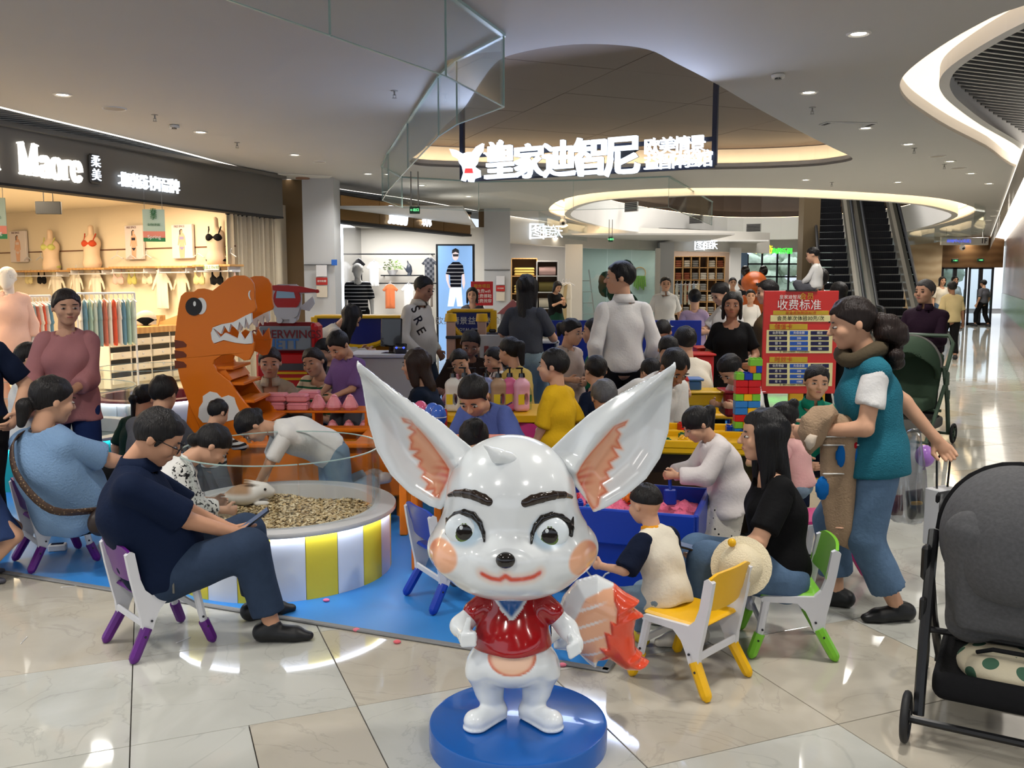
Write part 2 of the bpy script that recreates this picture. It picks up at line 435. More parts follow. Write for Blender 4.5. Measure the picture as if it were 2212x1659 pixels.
for k in range(2):
    b = MB(); b.box((0, 0, -.005), (TS - .004, TS - .004, .01), b=.0015); o = b.build('tile', M_tiles[k]); tile_me.append(o.data); bpy.data.objects.remove(o)
half_me = []
for k in range(2):
    b = MB(); b.box((0, 0, -.005), (TS / 2 - .004, TS - .004, .01), b=.0015); o = b.build('tile', M_tiles[k]); half_me.append(o.data); bpy.data.objects.remove(o)
cells = []
for i in range(-45, 60):
    for j in range(-45, 75):
        c = TO + TU * ((i + .5) * TS) + TV * ((j + .5) * TS)
        if c.y < 1.0 or c.y > 50 or c.x < -14 or c.x > 30: continue
        vis = abs(c.x) < c.y * .60 + .8 and c.y > 2.2
        cells.append((0 if vis else 1, c.length, i, j, c))
cells.sort(key=lambda q: q[:2])
rng = random.Random(3); far = MB(); far.mat(M_tiles[0]); far.mat(M_tiles[1]); nt_ = 0
for q, (vis, d, i, j, c) in enumerate(cells):
    k = 1 if (rng.random() < .16 or (c.x < -1.9 and rng.random() < .6) or (i * 7 + j * 3) % 11 == 0) else 0
    if nt_ < 290 and not vis:
        if j == -1 and i == -1:
            for s in (-1, 1):
                meshobj('tile', half_me[1 if s > 0 else 0], floor, (c.x + TU.x * s * TS / 4, c.y + TU.y * s * TS / 4, 0), (0, 0, R(22))); nt_ += 1
        else: meshobj('tile', tile_me[k], floor, (c.x, c.y, 0), (0, 0, R(22))); nt_ += 1
    else:
        far.cur = k; h = TS / 2 - .002
        P = [c + TU * (a * h) + TV * (b2 * h) for a, b2 in ((-1, -1), (1, -1), (1, 1), (-1, 1))]
        far.quad(*[(p.x, p.y, 0) for p in P])
tag(far.build('distant_tiles', None, floor), kind='stuff')
# ---- ceiling plate with three openings
V2 = lambda p: Vector((p.x, p.y))
void1 = catmull([V2(G(x, y, CZ)) for x, y in [(889, 354), (915, 322), (962, 271), (1001, 235), (1034, 184), (1070, 137), (1114, 116), (1215, 98), (1312, 96), (1400, 107), (1460, 136),
        (1545, 180), (1640, 236), (1740, 290), (1800, 320), (1842, 343), (1800, 354), (1720, 361), (1540, 366), (1200, 366), (1000, 362)]], 4)
ring2 = catmull([V2(G(x, y, CZ)) for x, y in [(2212, 12), (2100, 60), (2010, 115), (1955, 160), (1943, 190), (1955, 215), (1985, 240), (2050, 280), (2130, 320), (2212, 367)]]
                + [Vector((10.5, 16.2)), Vector((12.5, 15.2)), Vector((11.5, 11.5)), Vector((8.5, 7.6)), Vector((5.2, 5.4)), Vector((3.9, 5.5))], 4)
ring3 = catmull([V2(G(x, y, CZ)) for x, y in [(1190, 445), (1250, 422), (1400, 409), (1600, 406), (1800, 412), (2000, 425), (2080, 440), (2106, 458)]]
                + [Vector(q) for q in ((13.2, 28), (13.6, 32), (11.5, 36), (8.2, 36.3), (5.5, 33.5), (2.9, 29.5), (1.2, 24.8))], 4)
edge = catmull([(-6.3, 4.0), (-5.85, 7.0), (-5.36, 9.71), (-4.75, 12.3), (-3.78, 16.88), (-2.08, 20.3), (-.07, 24.9), (3.17, 30.6), (7.2, 33.4), (9.2, 36.5)], 5, False)
outer = [tuple(p[:2]) for p in edge] + [(9.2, 44.5), (32, 44.5), (32, -8), (-9, -8)]
def loops2(lp): return [(p[0], p[1]) for p in lp]
cb = MB(); cb.prism(loops2(outer), .04, (0, 0, CZ + .02), (1, 0, 0), (0, 1, 0), holes=[loops2(void1), loops2(ring2), loops2(ring3)])
ceiling = tag(cb.build('ceiling', M_ceil), kind='structure')
def band(b, lp, z0, z1, lp2=None):
    lp2 = lp2 or lp; m = len(lp)
    for i in range(m):
        j = (i + 1) % m
        b.quad((lp[i][0], lp[i][1], z0), (lp[j][0], lp[j][1], z0), (lp2[j][0], lp2[j][1], z1), (lp2[i][0], lp2[i][1], z1))
M_wood = mat('brown_wood_ceiling', (78, 66, 58), .5, noise=.12, nscale=1.2)
M_cove = mat('cove_strip_light', (255, 222, 176), emit=7)
M_cove2 = mat('cove_diffuser', (255, 236, 212), emit=.95)
# opening above the play area: lip, ledge with light strip, wall, wood-panelled lid
b = MB(); o1 = offset_loop(void1, .32); band(b, void1, CZ, CZ + .1); band(b, void1, CZ + .1, CZ + .1, o1); band(b, o1, CZ + .1, CZ + .36)
tag(b.build('trim_1', M_white, None, 40), kind='structure')
b = MB(); band(b, offset_loop(void1, .14), CZ + .115, CZ + .115, offset_loop(void1, .24)); tag(b.build('trim_2', M_cove), kind='structure')
lid = MB(); lid.prism(loops2(o1), .03, (0, 0, CZ + .40), (1, 0, 0), (0, 1, 0)); lid_o = tag(lid.build('ceiling_panelled', M_grout), kind='structure')
pn = 0
for i in range(-3, 6):
    for j in range(0, 8):
        a = Vector((-.6, 7)) + Vector((.93, .37)) * (i * 1.7) + Vector((-.37, .93)) * (j * 1.25 + 0)
        c = a
        ins = False; m = len(o1); x, y = c
        for k in range(m):
            (x1, y1), (x2, y2) = o1[k], o1[(k + 1) % m]
            if (y1 > y) != (y2 > y) and x < (x2 - x1) * (y - y1) / (y2 - y1) + x1: ins = not ins
        near = min((Vector(q) - c).length for q in o1)
        if ins or near < 1.2:
            b = MB(); b.box((0, 0, 0), (1.694, 1.244, .012)); b.build('ceiling_panel', M_wood, lid_o, None, (c.x, c.y, CZ + .375 - .001 * (pn % 2)), (0, 0, R(21.7))); pn += 1
# oval with slats, upper right
b = MB(); i2 = offset_loop(ring2, -.34); band(b, ring2, CZ, CZ + .16); band(b, i2, CZ + .02, CZ + .16); i3 = offset_loop(ring2, -.43); band(b, i2, CZ + .02, CZ + .02, i3); band(b, i3, CZ + .02, CZ + .3)
tag(b.build('trim_3', M_white, None, 40), kind='structure')
b = MB(); band(b, ring2, CZ + .16, CZ + .16, i2); tag(b.build('trim_4', M_cove2), kind='structure')
M_slat = mat('grey_metal_slat', (150, 150, 148), .35, metal=.6); M_dark = mat('dark_void', (40, 40, 42), .8)
b = MB(); b.prism(loops2(i3), .02, (0, 0, CZ + .42), (1, 0, 0), (0, 1, 0)); sl_o = tag(b.build('ceiling_slatted', M_dark), kind='structure')
def clipline(lp, y0, d, n):
    """chord of loop lp along direction d at offset y0 along n"""
    ts = []
    m = len(lp)
    for k in range(m):
        p, q = Vector(lp[k]), Vector(lp[(k + 1) % m]); a, c = p.dot(n) - y0, q.dot(n) - y0
        if (a > 0) != (c > 0): ts.append((p + (q - p) * (a / (a - c))).dot(d))
    return (min(ts), max(ts)) if len(ts) > 1 else None
d_, n_ = TU, TV
for k in range(140):
    off = -4 + k * .115; s = clipline(i3, off, d_, n_)
    if s and s[1] - s[0] > .2:
        c = d_ * ((s[0] + s[1]) / 2) + n_ * off; b = MB(); b.box((0, 0, 0), (s[1] - s[0], .03, .08)); b.build('slat', M_slat, sl_o, None, (c.x, c.y, CZ + .2), (0, 0, R(22)))
# atrium over the escalators: channel, hanging ring, upper storey
b = MB(); i4 = offset_loop(ring3, -.4); i5 = offset_loop(ring3, -.55); band(b, ring3, CZ, CZ + .3); band(b, ring3, CZ + .3, CZ + .3, i4)
band(b, i4, CZ - .1, CZ + .3); band(b, i4, CZ - .1, CZ - .1, i5); band(b, i5, CZ - .1, CZ + .75)
tag(b.build('trim_5', M_white, None, 40), kind='structure')
b = MB(); band(b, offset_loop(ring3, -.06), CZ + .28, CZ + .28, offset_loop(ring3, -.3)); tag(b.build('trim_6', M_cove), kind='structure')
b = MB(); o6 = offset_loop(ring3, -.3); o7 = offset_loop(ring3, 1.0); band(b, i5, CZ + .75, CZ + .8, o6); band(b, o6, CZ + .8, CZ + 1.0); band(b, o6, CZ + .8, CZ + 5.0)
tag(b.build('wall_upper_storey', M_wood, None, 40), kind='structure')
b = MB(); band(b, offset_loop(ring3, -.50), CZ + .77, CZ + .77, offset_loop(ring3, -.42)); tag(b.build('trim_7', M_cove), kind='structure')
b = MB(); b.prism(loops2(o7), .05, (0, 0, CZ + 5), (1, 0, 0), (0, 1, 0)); tag(b.build('ceiling_upper', M_dark), kind='structure'); area((7.3, 27, CZ + 4.8), (0, 0, 0), 6, 9, 900, (1, .96, .9))  # area lamp added under the lid to brighten the atrium ring and floor
# light line and slatted soffit along the shopfronts
b = MB(); M_line = mat('edge_light_line', (255, 246, 232), emit=1.6)
for i in range(len(edge) - 1):
    p, q = edge[i], edge[i + 1]; n = Vector((-(q - p).y, (q - p).x, 0)).normalized() * .09
    b.quad((p.x, p.y, CZ + .01), (q.x, q.y, CZ + .01), (q.x + n.x, q.y + n.y, CZ + .005), (p.x + n.x, p.y + n.y, CZ + .005))
tag(b.build('trim_8', M_line), kind='structure')
soff = MB(); E0 = [Vector((p.x, p.y)) for p in edge]
for i in range(len(E0) - 1):
    p, q = E0[i], E0[i + 1]; n = Vector((-(q - p).y, (q - p).x)).normalized()
    soff.quad((p.x, p.y, CZ + .12), (q.x, q.y, CZ + .12), (q.x + n.x * 2.2, q.y + n.y * 2.2, CZ + .12), (p.x + n.x * 2.2, p.y + n.y * 2.2, CZ + .12))
so = tag(soff.build('ceiling_soffit', mat('soffit_backing', (96, 96, 92), .7)), kind='structure')
b = MB(); b.box((0, 0, 0), (1.9, .028, .06)); o = b.build('slat', M_slat); slat_me = o.data; bpy.data.objects.remove(o)
for i in range(78):
    t = 4.5 + i * .15
    x = -6.3 + (t - 4) * .14 + max(0, t - 12) * .1
    meshobj('slat', slat_me, so, (x - .75, t + .3, CZ + .06), (0, 0, R(22)))
# ---- glass smoke curtain that hangs round the opening
M_glass = glass('clear_glass', (250, 252, 252), .1)
M_gl_edge = mat('glass_edge', (170, 196, 190), .2)
sc_root = thing('smoke_curtain', 'clear hanging glass smoke curtain under the ceiling around the wood-panelled opening', 'glass screen', (0, 0, CZ))
cur = [(-1.9, 3.4), (-.97, 5.0), (-.42, 5.95), (-.06, 6.95), (-.46, 7.7), (-.66, 8.3), (-1.2, 10.6), (-1.75, 13.0), (-2.05, 14.5), (-1.9, 15.9), (-.6, 16.6), (1.1, 16.4), (2.7, 15.8), (4.5, 20.6)]
for i in range(len(cur) - 1):
    p, q = Vector(cur[i]), Vector(cur[i + 1]); L_ = (q - p).length; c = (p + q) / 2
    b = MB(); b.box((0, 0, -.27), (L_ - .008, .012, .52)); b.build('pane', M_glass, sc_root, None, (c.x, c.y, 0), (0, 0, math.atan2(q.y - p.y, q.x - p.x)))
    b = MB(); b.box((0, 0, -.012), (L_, .03, .022)); b.box((0, 0, -.53), (L_ - .008, .013, .006)); b.box((L_ / 2 - .004, 0, -.27), (.005, .013, .52))
    b.build('edge_rail', M_gl_edge, sc_root, None, (c.x, c.y, 0), (0, 0, math.atan2(q.y - p.y, q.x - p.x)))
sc2 = thing('smoke_curtain', 'greenish glass smoke curtain below the far atrium ring', 'glass screen', (0, 0, CZ))
far_c = [Vector(p) for p in ring3[-22:]] + [Vector(ring3[0])]
far_c = offset_loop(ring3, .25); far_c = [far_c[k] for k in range(8, len(far_c), 2)]
for i in range(8, len(far_c) - 1):
    p, q = far_c[i], far_c[i + 1]; L_ = (q - p).length; c = (p + q) / 2
    b = MB(); b.box((0, 0, -.25), (L_ - .01, .012, .5)); b.build('pane', M_glass, sc2, None, (c.x, c.y, 0), (0, 0, math.atan2(q.y - p.y, q.x - p.x)))
# ---- walls that close the mall
M_wall = mat('warm_grey_wall', (176, 172, 164), .6, noise=.02)
# ================= shop 1 (left, underwear shop)
S1t = Vector((.338, .941)); S1n = Vector((-.941, .338)); S1o = Vector((-5.82, 10.44))
def s1(a, d, z): p = S1o + S1t * a + S1n * d; return (p.x, p.y, z)
M_fascia = mat('grey_fascia', (110, 105, 98), .45, noise=.02)
b = MB(); p = S1o + S1t * 1.3 + S1n * .1; ln = 8.6
b.box((p.x, p.y, 3.075), (ln, .2, .65), math.atan2(S1t.y, S1t.x)); b.box((p.x + S1n.x * -.06, p.y + S1n.y * -.06, 3.41), (ln, .26, .05), math.atan2(S1t.y, S1t.x))
fascia1 = tag(b.build('wall_fascia_left', M_fascia), kind='structure')
b = MB(); b.box((p.x, p.y, 2.735), (ln, .22, .03), math.atan2(S1t.y, S1t.x)); tag(b.build('trim_9', M_dark), kind='structure')
M_cream = mat('cream_shop_wall', (236, 220, 192), .6)
SWp = Vector((-4.54, 14.8)); SWd = Vector((-.862, .507)); SWn = Vector((-.507, -.862))        # side wall of the shop that faces us
def sw(x, y, off=0): q = PL(x, y, SWp + SWn * off, SWn); return q
b = MB(); q0 = SWp - SWd * .12; q1 = SWp + SWd * 9
b.quad((q0.x, q0.y, 0), (q0.x, q0.y, 3), (q1.x, q1.y, 3), (q1.x, q1.y, 0)); tag(b.build('wall_shop_side', M_cream), kind='structure')
b = MB(); b.quad((-4.5, 14.75, 0), (-4.5, 14.75, 3), (-3.95, 16.7, 3), (-3.95, 16.7, 0)); tag(b.build('wall_shop_return', M_cream), kind='structure')
b = MB(); b.quad(s1(-4, 8.5, 0), s1(-4, 8.5, 3), s1(12, 8.5, 3), s1(12, 8.5, 0)); tag(b.build('wall_shop_back', M_cream), kind='structure')
b = MB(); b.quad(s1(-4, .15, 2.98), s1(5.2, .15, 2.98), s1(10, 8.6, 2.98), s1(-4, 8.6, 2.98)); tag(b.build('ceiling_shop', mat('shop_ceiling', (238, 226, 204), .6)), kind='structure')
b = MB(); b.quad(s1(-4, .05, .004), s1(5.2, .05, .004), s1(10, 8.6, .004), s1(-4, 8.6, .004)); tag(b.build('floor_shop', mat('shop_floor', (226, 210, 180), .25)), kind='structure')
b = MB(); b.box(s1(-3.4, .1, 1.4), (.12, .12, 2.8)); tag(b.build('trim_10', M_dark), kind='structure')
for a, d, pw in ((-1.5, 1.5, 70), (.8, 1.5, 80), (3.2, 1.2, 80), (-.5, 4.2, 60), (2.5, 3.6, 80)):
    area(s1(a, d, 2.93), (0, 0, 0), 1.2, 1.2, pw, (1, .80, .55))
# ---- columns between shops
def column(name, x0, x1, Y, z1, m, side=None, ms=None):
    a, c = D(x0, 600, Y), D(x1, 600, Y); w_ = c.x - a.x
    b = MB(); b.mat(m); b.box(((a.x + c.x) / 2, Y + .3, z1 / 2), (w_, .6, z1))
    if side: e = D(side, 600, Y + .9); b.mat(ms); b.box(((a.x + e.x) / 2, Y + .62, z1 / 2), (abs(a.x - e.x), .5, z1))
    return tag(b.build(name, None), kind='structure')
M_pan = mat('silver_column_panel', (188, 190, 192), .4, metal=.15); M_brown = mat('brown_metal', (122, 98, 66), .4, metal=.3)
colA = column('wall_column_left', 657, 724, 16.0, 3.45, M_pan, 612, M_brown)
colB = column('wall_column_right', 1046, 1102, 22.5, 3.45, M_pan, 1036, M_brown)
colC = column('wall_column_far', 1424, 1455, 30.8, 3.0, M_pan)
for nm, x0, x1, yy, Y in (('trim_11', 657, 724, 572, 15.98), ('trim_12', 1046, 1102, 583, 22.48)):
    a, c = D(x0, yy, Y), D(x1, yy, Y); b = MB(); b.box(((a.x + c.x) / 2, Y, a.z), (c.x - a.x, .03, .012)); tag(b.build(nm, M_dark), kind='structure')
# ================= menswear shop
M_bronze = mat('bronze_fascia', (128, 98, 56), .28, metal=.85, wave=((112, 84, 46), 30, .5, 'Z'))
J0 = Vector((-3.16, 16.82)); J1 = Vector((-.99, 21.54)); Jt = (J1 - J0).normalized(); Jn = Vector((-Jt.y, Jt.x)); ja = math.atan2(Jt.y, Jt.x); c = (J0 + J1) / 2 + Jn * .1
b = MB(); b.box((c.x, c.y, 3.0), ((J1 - J0).length, .2, .46), ja); jf = tag(b.build('wall_fascia_bronze', M_bronze), kind='structure')
for k in range(4):
    cc = J0 + Jt * ((k + .5) * 1.298) - Jn * .01; b = MB(); b.box((0, 0, 0), (1.285, .02, .45), 0, b=.004); b.build('panel', M_bronze, jf, None, (cc.x, cc.y, 3.0), (0, 0, ja))
b = MB(); b.box((c.x, c.y, 2.745), ((J1 - J0).length + .1, .24, .05), ja); b.box((c.x, c.y, 3.26), ((J1 - J0).length + .1, .24, .06), ja); tag(b.build('trim_13', M_dark), kind='structure')
JY = 22.6
def jw(x, y, d=0): return D(x, y, JY - d)
a, c = D(700, 540, JY), D(1000, 540, JY)
M_jw = mat('pale_shop_wall', (232, 228, 220), .6)
b = MB(); b.box(((a.x + c.x) / 2, JY + .05, 1.5), (c.x - a.x + 1.5, .1, 3)); tag(b.build('wall_menswear_back', M_jw), kind='structure')
b = MB(); q = D(724, 540, 19); b.box((q.x - .1, 20, 1.5), (.1, 6, 3)); tag(b.build('wall_menswear_side', mat('mirror_side', (150, 150, 150), .1, metal=.8)), kind='structure')
b = MB(); b.box((-3.4, 20, 3.0), (5, 6.5, .05)); tag(b.build('ceiling_menswear', M_white), kind='structure')
area((-3.0, 20.6, 2.95), (0, 0, 0), 2.4, 2.4, 150, (1, .98, .95))
# ================= bedding shops, curved white fascia
M_offw = mat('ivory_fascia', (214, 210, 202), .5)
bedl = catmull([(-.25, 24.7), (.55, 26.3), (1.47, 27.81), (4.28, 30.8), (8.12, 33.0), (9.6, 34.0)], 6, False)
b = MB()
for i in range(len(bedl) - 1):
    p, q = bedl[i], bedl[i + 1]; n = Vector((-(q - p).y, (q - p).x, 0)).normalized() * .3
    b.quad((p.x, p.y, 2.75), (q.x, q.y, 2.75), (q.x, q.y, 3.5), (p.x, p.y, 3.5)); b.quad((p.x, p.y, 2.75), (p.x + n.x, p.y + n.y, 2.75), (q.x + n.x, q.y + n.y, 2.75), (q.x, q.y, 2.75))
tag(b.build('wall_fascia_curved', M_offw, None, 40), kind='structure')
def fwall(name, x0, x1, Y, z0, z1, m, th=.1):
    a, c = D(x0, 600, Y), D(x1, 600, Y); b = MB(); b.box(((a.x + c.x) / 2, Y + th / 2, (z0 + z1) / 2), (c.x - a.x, th, z1 - z0)); return tag(b.build(name, m), kind='structure')
fwall('wall_bedding_pier', 1221, 1258, 27.6, 0, 2.8, M_offw)
fwall('wall_bedding_pier_far', 1415, 1426, 30.6, 0, 2.8, M_offw)
fwall('wall_bedding_end', 1576, 1600, 32.6, 0, 2.9, M_white)
M_greywall = mat('grey_inner_wall', (168, 168, 170), .6)
fwall('wall_bedding_back', 1090, 1225, 30.2, 0, 3.2, M_greywall); fwall('wall_window_back', 1250, 1425, 34.0, 0, 3.2, mat('pale_green_wall', (196, 206, 202), .6))
fwall('wall_bedding_back_far', 1440, 1580, 34.6, 0, 3.2, mat('brown_inner_wall', (128, 112, 98), .6))
b = MB(); b.box((2.2, 31.5, 3.1), (9, 8, .05)); b.box((7, 34.5, 3.12), (4, 5, .05)); tag(b.build('ceiling_bedding', M_white), kind='structure')
area((.9, 28.3, 3.0), (0, 0, 0), 1.0, 1.6, 60, (1, .9, .75)); area((4, 32.4, 3.0), (0, 0, 0), 3, 1, 40, (.95, 1, .98)); area((7.0, 33.6, 3.0), (0, 0, 0), 2, 1, 60, (1, .93, .85))
win = MB(); a, c = D(1258, 600, 29.4), D(1415, 600, 30.4)
w1 = tag(bpy.data.objects.new('window_1', None), kind='structure'); COL.objects.link(w1)
for k in range(3):
    p = a.lerp(c, k / 3); q = a.lerp(c, (k + 1) / 3); b = MB(); b.box((0, 0, 1.37), ((q - p).length - .012, .012, 2.74)); b.build('pane', glass('shop_glass', (232, 240, 237), .25), w1, None, ((p.x + q.x) / 2, (p.y + q.y) / 2, 0), (0, 0, math.atan2(q.y - p.y, q.x - p.x)))
# ================= curtain wall to the garden
M_bl = mat('black_frame', (26, 28, 32), .4)
WY = 43.0
w2 = tag(bpy.data.objects.new('window_2', None), kind='structure'); COL.objects.link(w2)
xs = [D(x, 600, WY).x for x in (1614, 1645, 1678, 1703, 1731, 1770, 1800)]; zs = [0, 1.2, 1.95, 2.55, 3.3]
for i in range(6):
    for j in range(4):
        b = MB(); b.box((0, 0, 0), (xs[i + 1] - xs[i] - .06, .012, zs[j + 1] - zs[j] - .06)); b.build('pane', M_glass, w2, None, ((xs[i] + xs[i + 1]) / 2, WY, (zs[j] + zs[j + 1]) / 2))
for x in xs: b = MB(); b.box((x, WY, 1.65), (.08, .08, 3.3)); b.build('mullion', M_bl, w2)
for z in zs: b = MB(); b.box(((xs[0] + xs[-1]) / 2, WY, z), (xs[-1] - xs[0], .08, .07)); b.build('transom', M_bl, w2)
fwall('wall_garden_left', 1590, 1614, 40, 0, 3.5, mat('blue_grey_wall', (120, 144, 172), .6)); fwall('wall_garden_right', 1795, 1900, 44, 0, 3.6, M_wall)
fwall('wall_over_window', 1598, 1760, 38.5, 2.95, 4.2, M_offw)
# ================= corridor on the right
M_wood2 = mat('brown_wood_wall', (126, 94, 60), .4, wave=((108, 78, 48), 1.2, 3, 'Z'))
M_stone = mat('travertine_wall', (176, 152, 118), .25, wave=((196, 174, 140), .9, 5, 'Z'))
CY = 35.5
fwall('wall_corridor_end', 2030, 2165, CY, 2.25, 3.6, M_wood2); fwall('wall_corridor_stone', 1955, 2033, 34.8, 0, 3.4, M_stone); fwall('wall_behind_escalator', 1880, 1965, 44, 0, 3.5, M_wall)
wr0, wr1 = G(2161, 700), G(2212, 775); dr = (wr1 - wr0).normalized(); q0 = wr0 - dr * .2; q1 = wr1 + dr * 12
M_pink = mat('pink_grey_hoarding', (128, 110, 108), .25, noise=.05, nscale=.6)
b = MB(); b.quad((q0.x, q0.y, 0), (q1.x, q1.y, 0), (q1.x, q1.y, 3.45), (q0.x, q0.y, 3.45)); wright = tag(b.build('wall_right', M_pink), kind='structure')
b = MB(); b.quad((q0.x - .02, q0.y, .6), (q1.x - .02, q1.y, .6), (q1.x - .02, q1.y, 1.25), (q0.x - .02, q0.y, 1.25)); 
tag(b.build('trim_14', mat('green_band', (92, 128, 84), .2)), kind='structure')
b = MB(); n = Vector((-dr.y, dr.x, 0)) * -.55; n = n if n.x < 0 else -n
b.quad((q0.x + n.x, q0.y + n.y, CZ - .02), (q1.x + n.x, q1.y + n.y, CZ - .02), (q1.x, q1.y, CZ - .12), (q0.x, q0.y, CZ - .12)); tag(b.build('trim_15', M_line), kind='structure')
b = MB(); b.quad((q0.x + n.x, q0.y + n.y, CZ - .5), (q1.x + n.x, q1.y + n.y, CZ - .5), (q1.x + n.x, q1.y + n.y, CZ - .05), (q0.x + n.x, q0.y + n.y, CZ - .05)); tag(b.build('trim_16', mat('grey_bulkhead', (128, 124, 118), .5)), kind='structure')
M_door = glass('door_glass', (235, 242, 246), .2)
for k, (x0, x1) in enumerate(((2033, 2062), (2062, 2089), (2092, 2118), (2118, 2146))):
    a, c = D(x0, 600, CY + .05), D(x1, 600, CY + .05); d = tag(bpy.data.objects.new('door_%d' % (k + 1), None), kind='structure'); COL.objects.link(d); d.location = ((a.x + c.x) / 2, CY + .05, 0); wd = c.x - a.x
    b = MB(); b.box((0, 0, 1.12), (wd - .1, .012, 2.14)); b.build('pane', M_door, d)
    b = MB(); [b.box((s * (wd / 2 - .04), 0, 1.12), (.07, .06, 2.25)) for s in (-1, 1)]; b.box((0, 0, 2.22), (wd, .06, .06)); b.box((0, 0, .05), (wd, .06, .1)); b.build('door_frame', mat('steel_frame', (70, 72, 76), .3, metal=.7), d)
    b = MB(); b.cyl((wd / 2 - .12, -.06, .8), (wd / 2 - .12, -.06, 1.4), .018, n=8); b.build('door_handle', mat('chrome', (200, 202, 205), .12, metal=1), d)
# daylight outside: pale paved yard, white building, garden
b = MB(); b.box((15, 62, -.05), (60, 34, .05)); tag(b.build('floor_outside', mat('pale_paving', (214, 216, 216), .8)), kind='structure')
b = MB(); b.box((26, 60, 3), (14, .3, 6)); tag(b.build('wall_outside', mat('white_render', (236, 238, 240), .8)), kind='structure')
area((18, 52, 9), (0, 0, 0), 34, 16, 5000, (.93, .97, 1));  # added area lamp above the yard, standing in for skylight
# ================================================================ CEILING FIXTURES AND SIGNS
M_lens = mat('downlight_lens', (255, 244, 224), emit=14); M_trim = mat('fixture_white', (222, 220, 214), .4); M_fixg = mat('fixture_grey', (150, 148, 144), .5)
def dl_proto():
    t = thing('downlight', 'x', 'downlight', group='recessed ceiling downlights')
    b = MB(); b.lathe([(.055, -.004), (.075, -.012), (.09, -.004), (.09, .0)], 20); b.build('trim_ring', M_trim, t, 40)
    b = MB(); b.lathe([(.0, -.003), (.056, -.003)], 16); b.build('lens', M_lens, t)
    return t
proto_dl = dl_proto(); dl_n = [0]
def downlight(x, y, label, z=CZ, power=70, col=(1, .96, .90)):
    t = proto_dl if dl_n[0] == 0 else copy_tree(proto_dl); dl_n[0] += 1
    t.location = (x, y, z); t['label'] = label
    if power: s = spot((0, 0, -.03), power, .16, 150, col, .8); s.parent = t
seen = [(135, 204, 'round ceiling downlight at far left above the grey shop fascia'), (433, 285, 'ceiling downlight right of the round white speaker grille on the left'), (637, 334, 'ceiling downlight above the right end of the grey fascia'),
        (795, 375, 'ceiling downlight just left of the hanging glass curtain'), (1855, 72, 'largest ceiling downlight at upper right, nearest the camera'), (1747, 199, 'ceiling downlight at upper right beside a smoke detector'),
        (1870, 276, 'ceiling downlight beside the rectangular access panel'), (1962, 311, 'ceiling downlight between access panel and slatted oval'), (2052, 348, 'ceiling downlight below the tip of the slatted oval'),
        (2098, 374, 'ceiling downlight at right before the corridor'), (2137, 396, 'ceiling downlight near the cameras on the right'), (2184, 433, 'rightmost ceiling downlight over the corridor'),
        (1740, 388, 'ceiling downlight above the escalators'), (1940, 393, 'ceiling downlight right of the escalators'), (911, 400, 'ceiling downlight behind the hanging glass curtain'), (1012, 424, 'ceiling downlight above the bronze fascia end')]
for i, (x, y, l) in enumerate(seen):
    p = G(x, y, CZ); downlight(p.x, p.y, l, power=80 if p.y < 12 else 110)
for i in range(8):
    p = G(2160, 455, CZ).lerp(G(2095, 510, CZ), i / 7); downlight(p.x, p.y, 'one of the row of small downlights running down the corridor ceiling', power=0 if i % 3 else 120)
for x in (-4.2, -1.4, 1.6, 4.5):  # unseen downlights added overhead and behind the camera to brighten the foreground
    for y in (-3.0, .4, 3.6):
        if (x, y) == (-1.4, 3.6): x = -1.9
        downlight(x, y, 'added ceiling downlight over the tiled floor nearest the camera, out of the picture', power=115)
# other ceiling fittings
def at_ceil(x, y): p = G(x, y, CZ); return (p.x, p.y, CZ)
def sprinkler(x, y, label):
    t = thing('sprinkler', label, 'sprinkler', at_ceil(x, y), group='ceiling sprinklers')
    b = MB(); b.lathe([(0, -.004), (.035, -.004), (.035, 0)], 14); b.build('escutcheon', M_fixg, t)
    b = MB(); b.cyl((0, 0, 0), (0, 0, -.045), .008, n=8); b.box((.013, 0, -.05), (.004, .006, .03)); b.box((-.013, 0, -.05), (.004, .006, .03)); b.build('body', M_fixg, t)
    b = MB(); b.cyl((0, 0, -.068), (0, 0, -.072), .022, n=12); b.build('deflector', M_fixg, t)
for x, y, l in ((334, 248, 'sprinkler on the ceiling right of the round speaker grille'), (512, 308, 'sprinkler above the fascia lettering'), (852, 196, 'sprinkler on the grey ceiling left of the glass curtain'),
                (1755, 232, 'sprinkler below the smoke detector at upper right'), (1975, 320, 'sprinkler beside the downlights at right'), (2040, 355, 'sprinkler near the row of downlights at right'), (1797, 394, 'sprinkler over the atrium edge')): sprinkler(x, y, l)
def detector(x, y, label):
    t = thing('smoke_detector', label, 'smoke detector', at_ceil(x, y))
    b = MB(); b.lathe([(.05, 0), (.06, -.01), (.055, -.035), (.0, -.035)], 18); b.build('base', M_trim, t, 40)
    b = MB(); [b.cyl((.022 * math.cos(a), .022 * math.sin(a), -.034), (.022 * math.cos(a), .022 * math.sin(a), -.046), .006, n=6) for a in (0, 1, 2, 3, 4, 5)]; b.lathe([(.034, -.046), (0, -.048)], 12); b.build('sensor', M_bl, t)
detector(376, 270, 'round smoke detector on the left ceiling above the shop fascia'); detector(1681, 160, 'white smoke detector on the upper right ceiling')
def grille(x, y, r, label):
    t = thing('ceiling_speaker', label, 'speaker', at_ceil(x, y))
    b = MB(); b.lathe([(r * .86, -.006), (r * .95, -.012), (r, 0)], 28); b.build('rim', M_trim, t, 40); b = MB(); b.lathe([(0, -.005), (r * .87, -.005)], 24); b.build('grille', mat('speaker_mesh', (176, 168, 156), .7, bump=.5, bscale=400), t)
grille(247, 234, .125, 'round speaker grille on the left ceiling'); grille(690, 349, .1, 'small round speaker grille above the fascia end'); grille(2025, 337, .12, 'round speaker grille on the ceiling right of centre'); grille(2070, 363, .12, 'flat round speaker grille near the corridor ceiling')
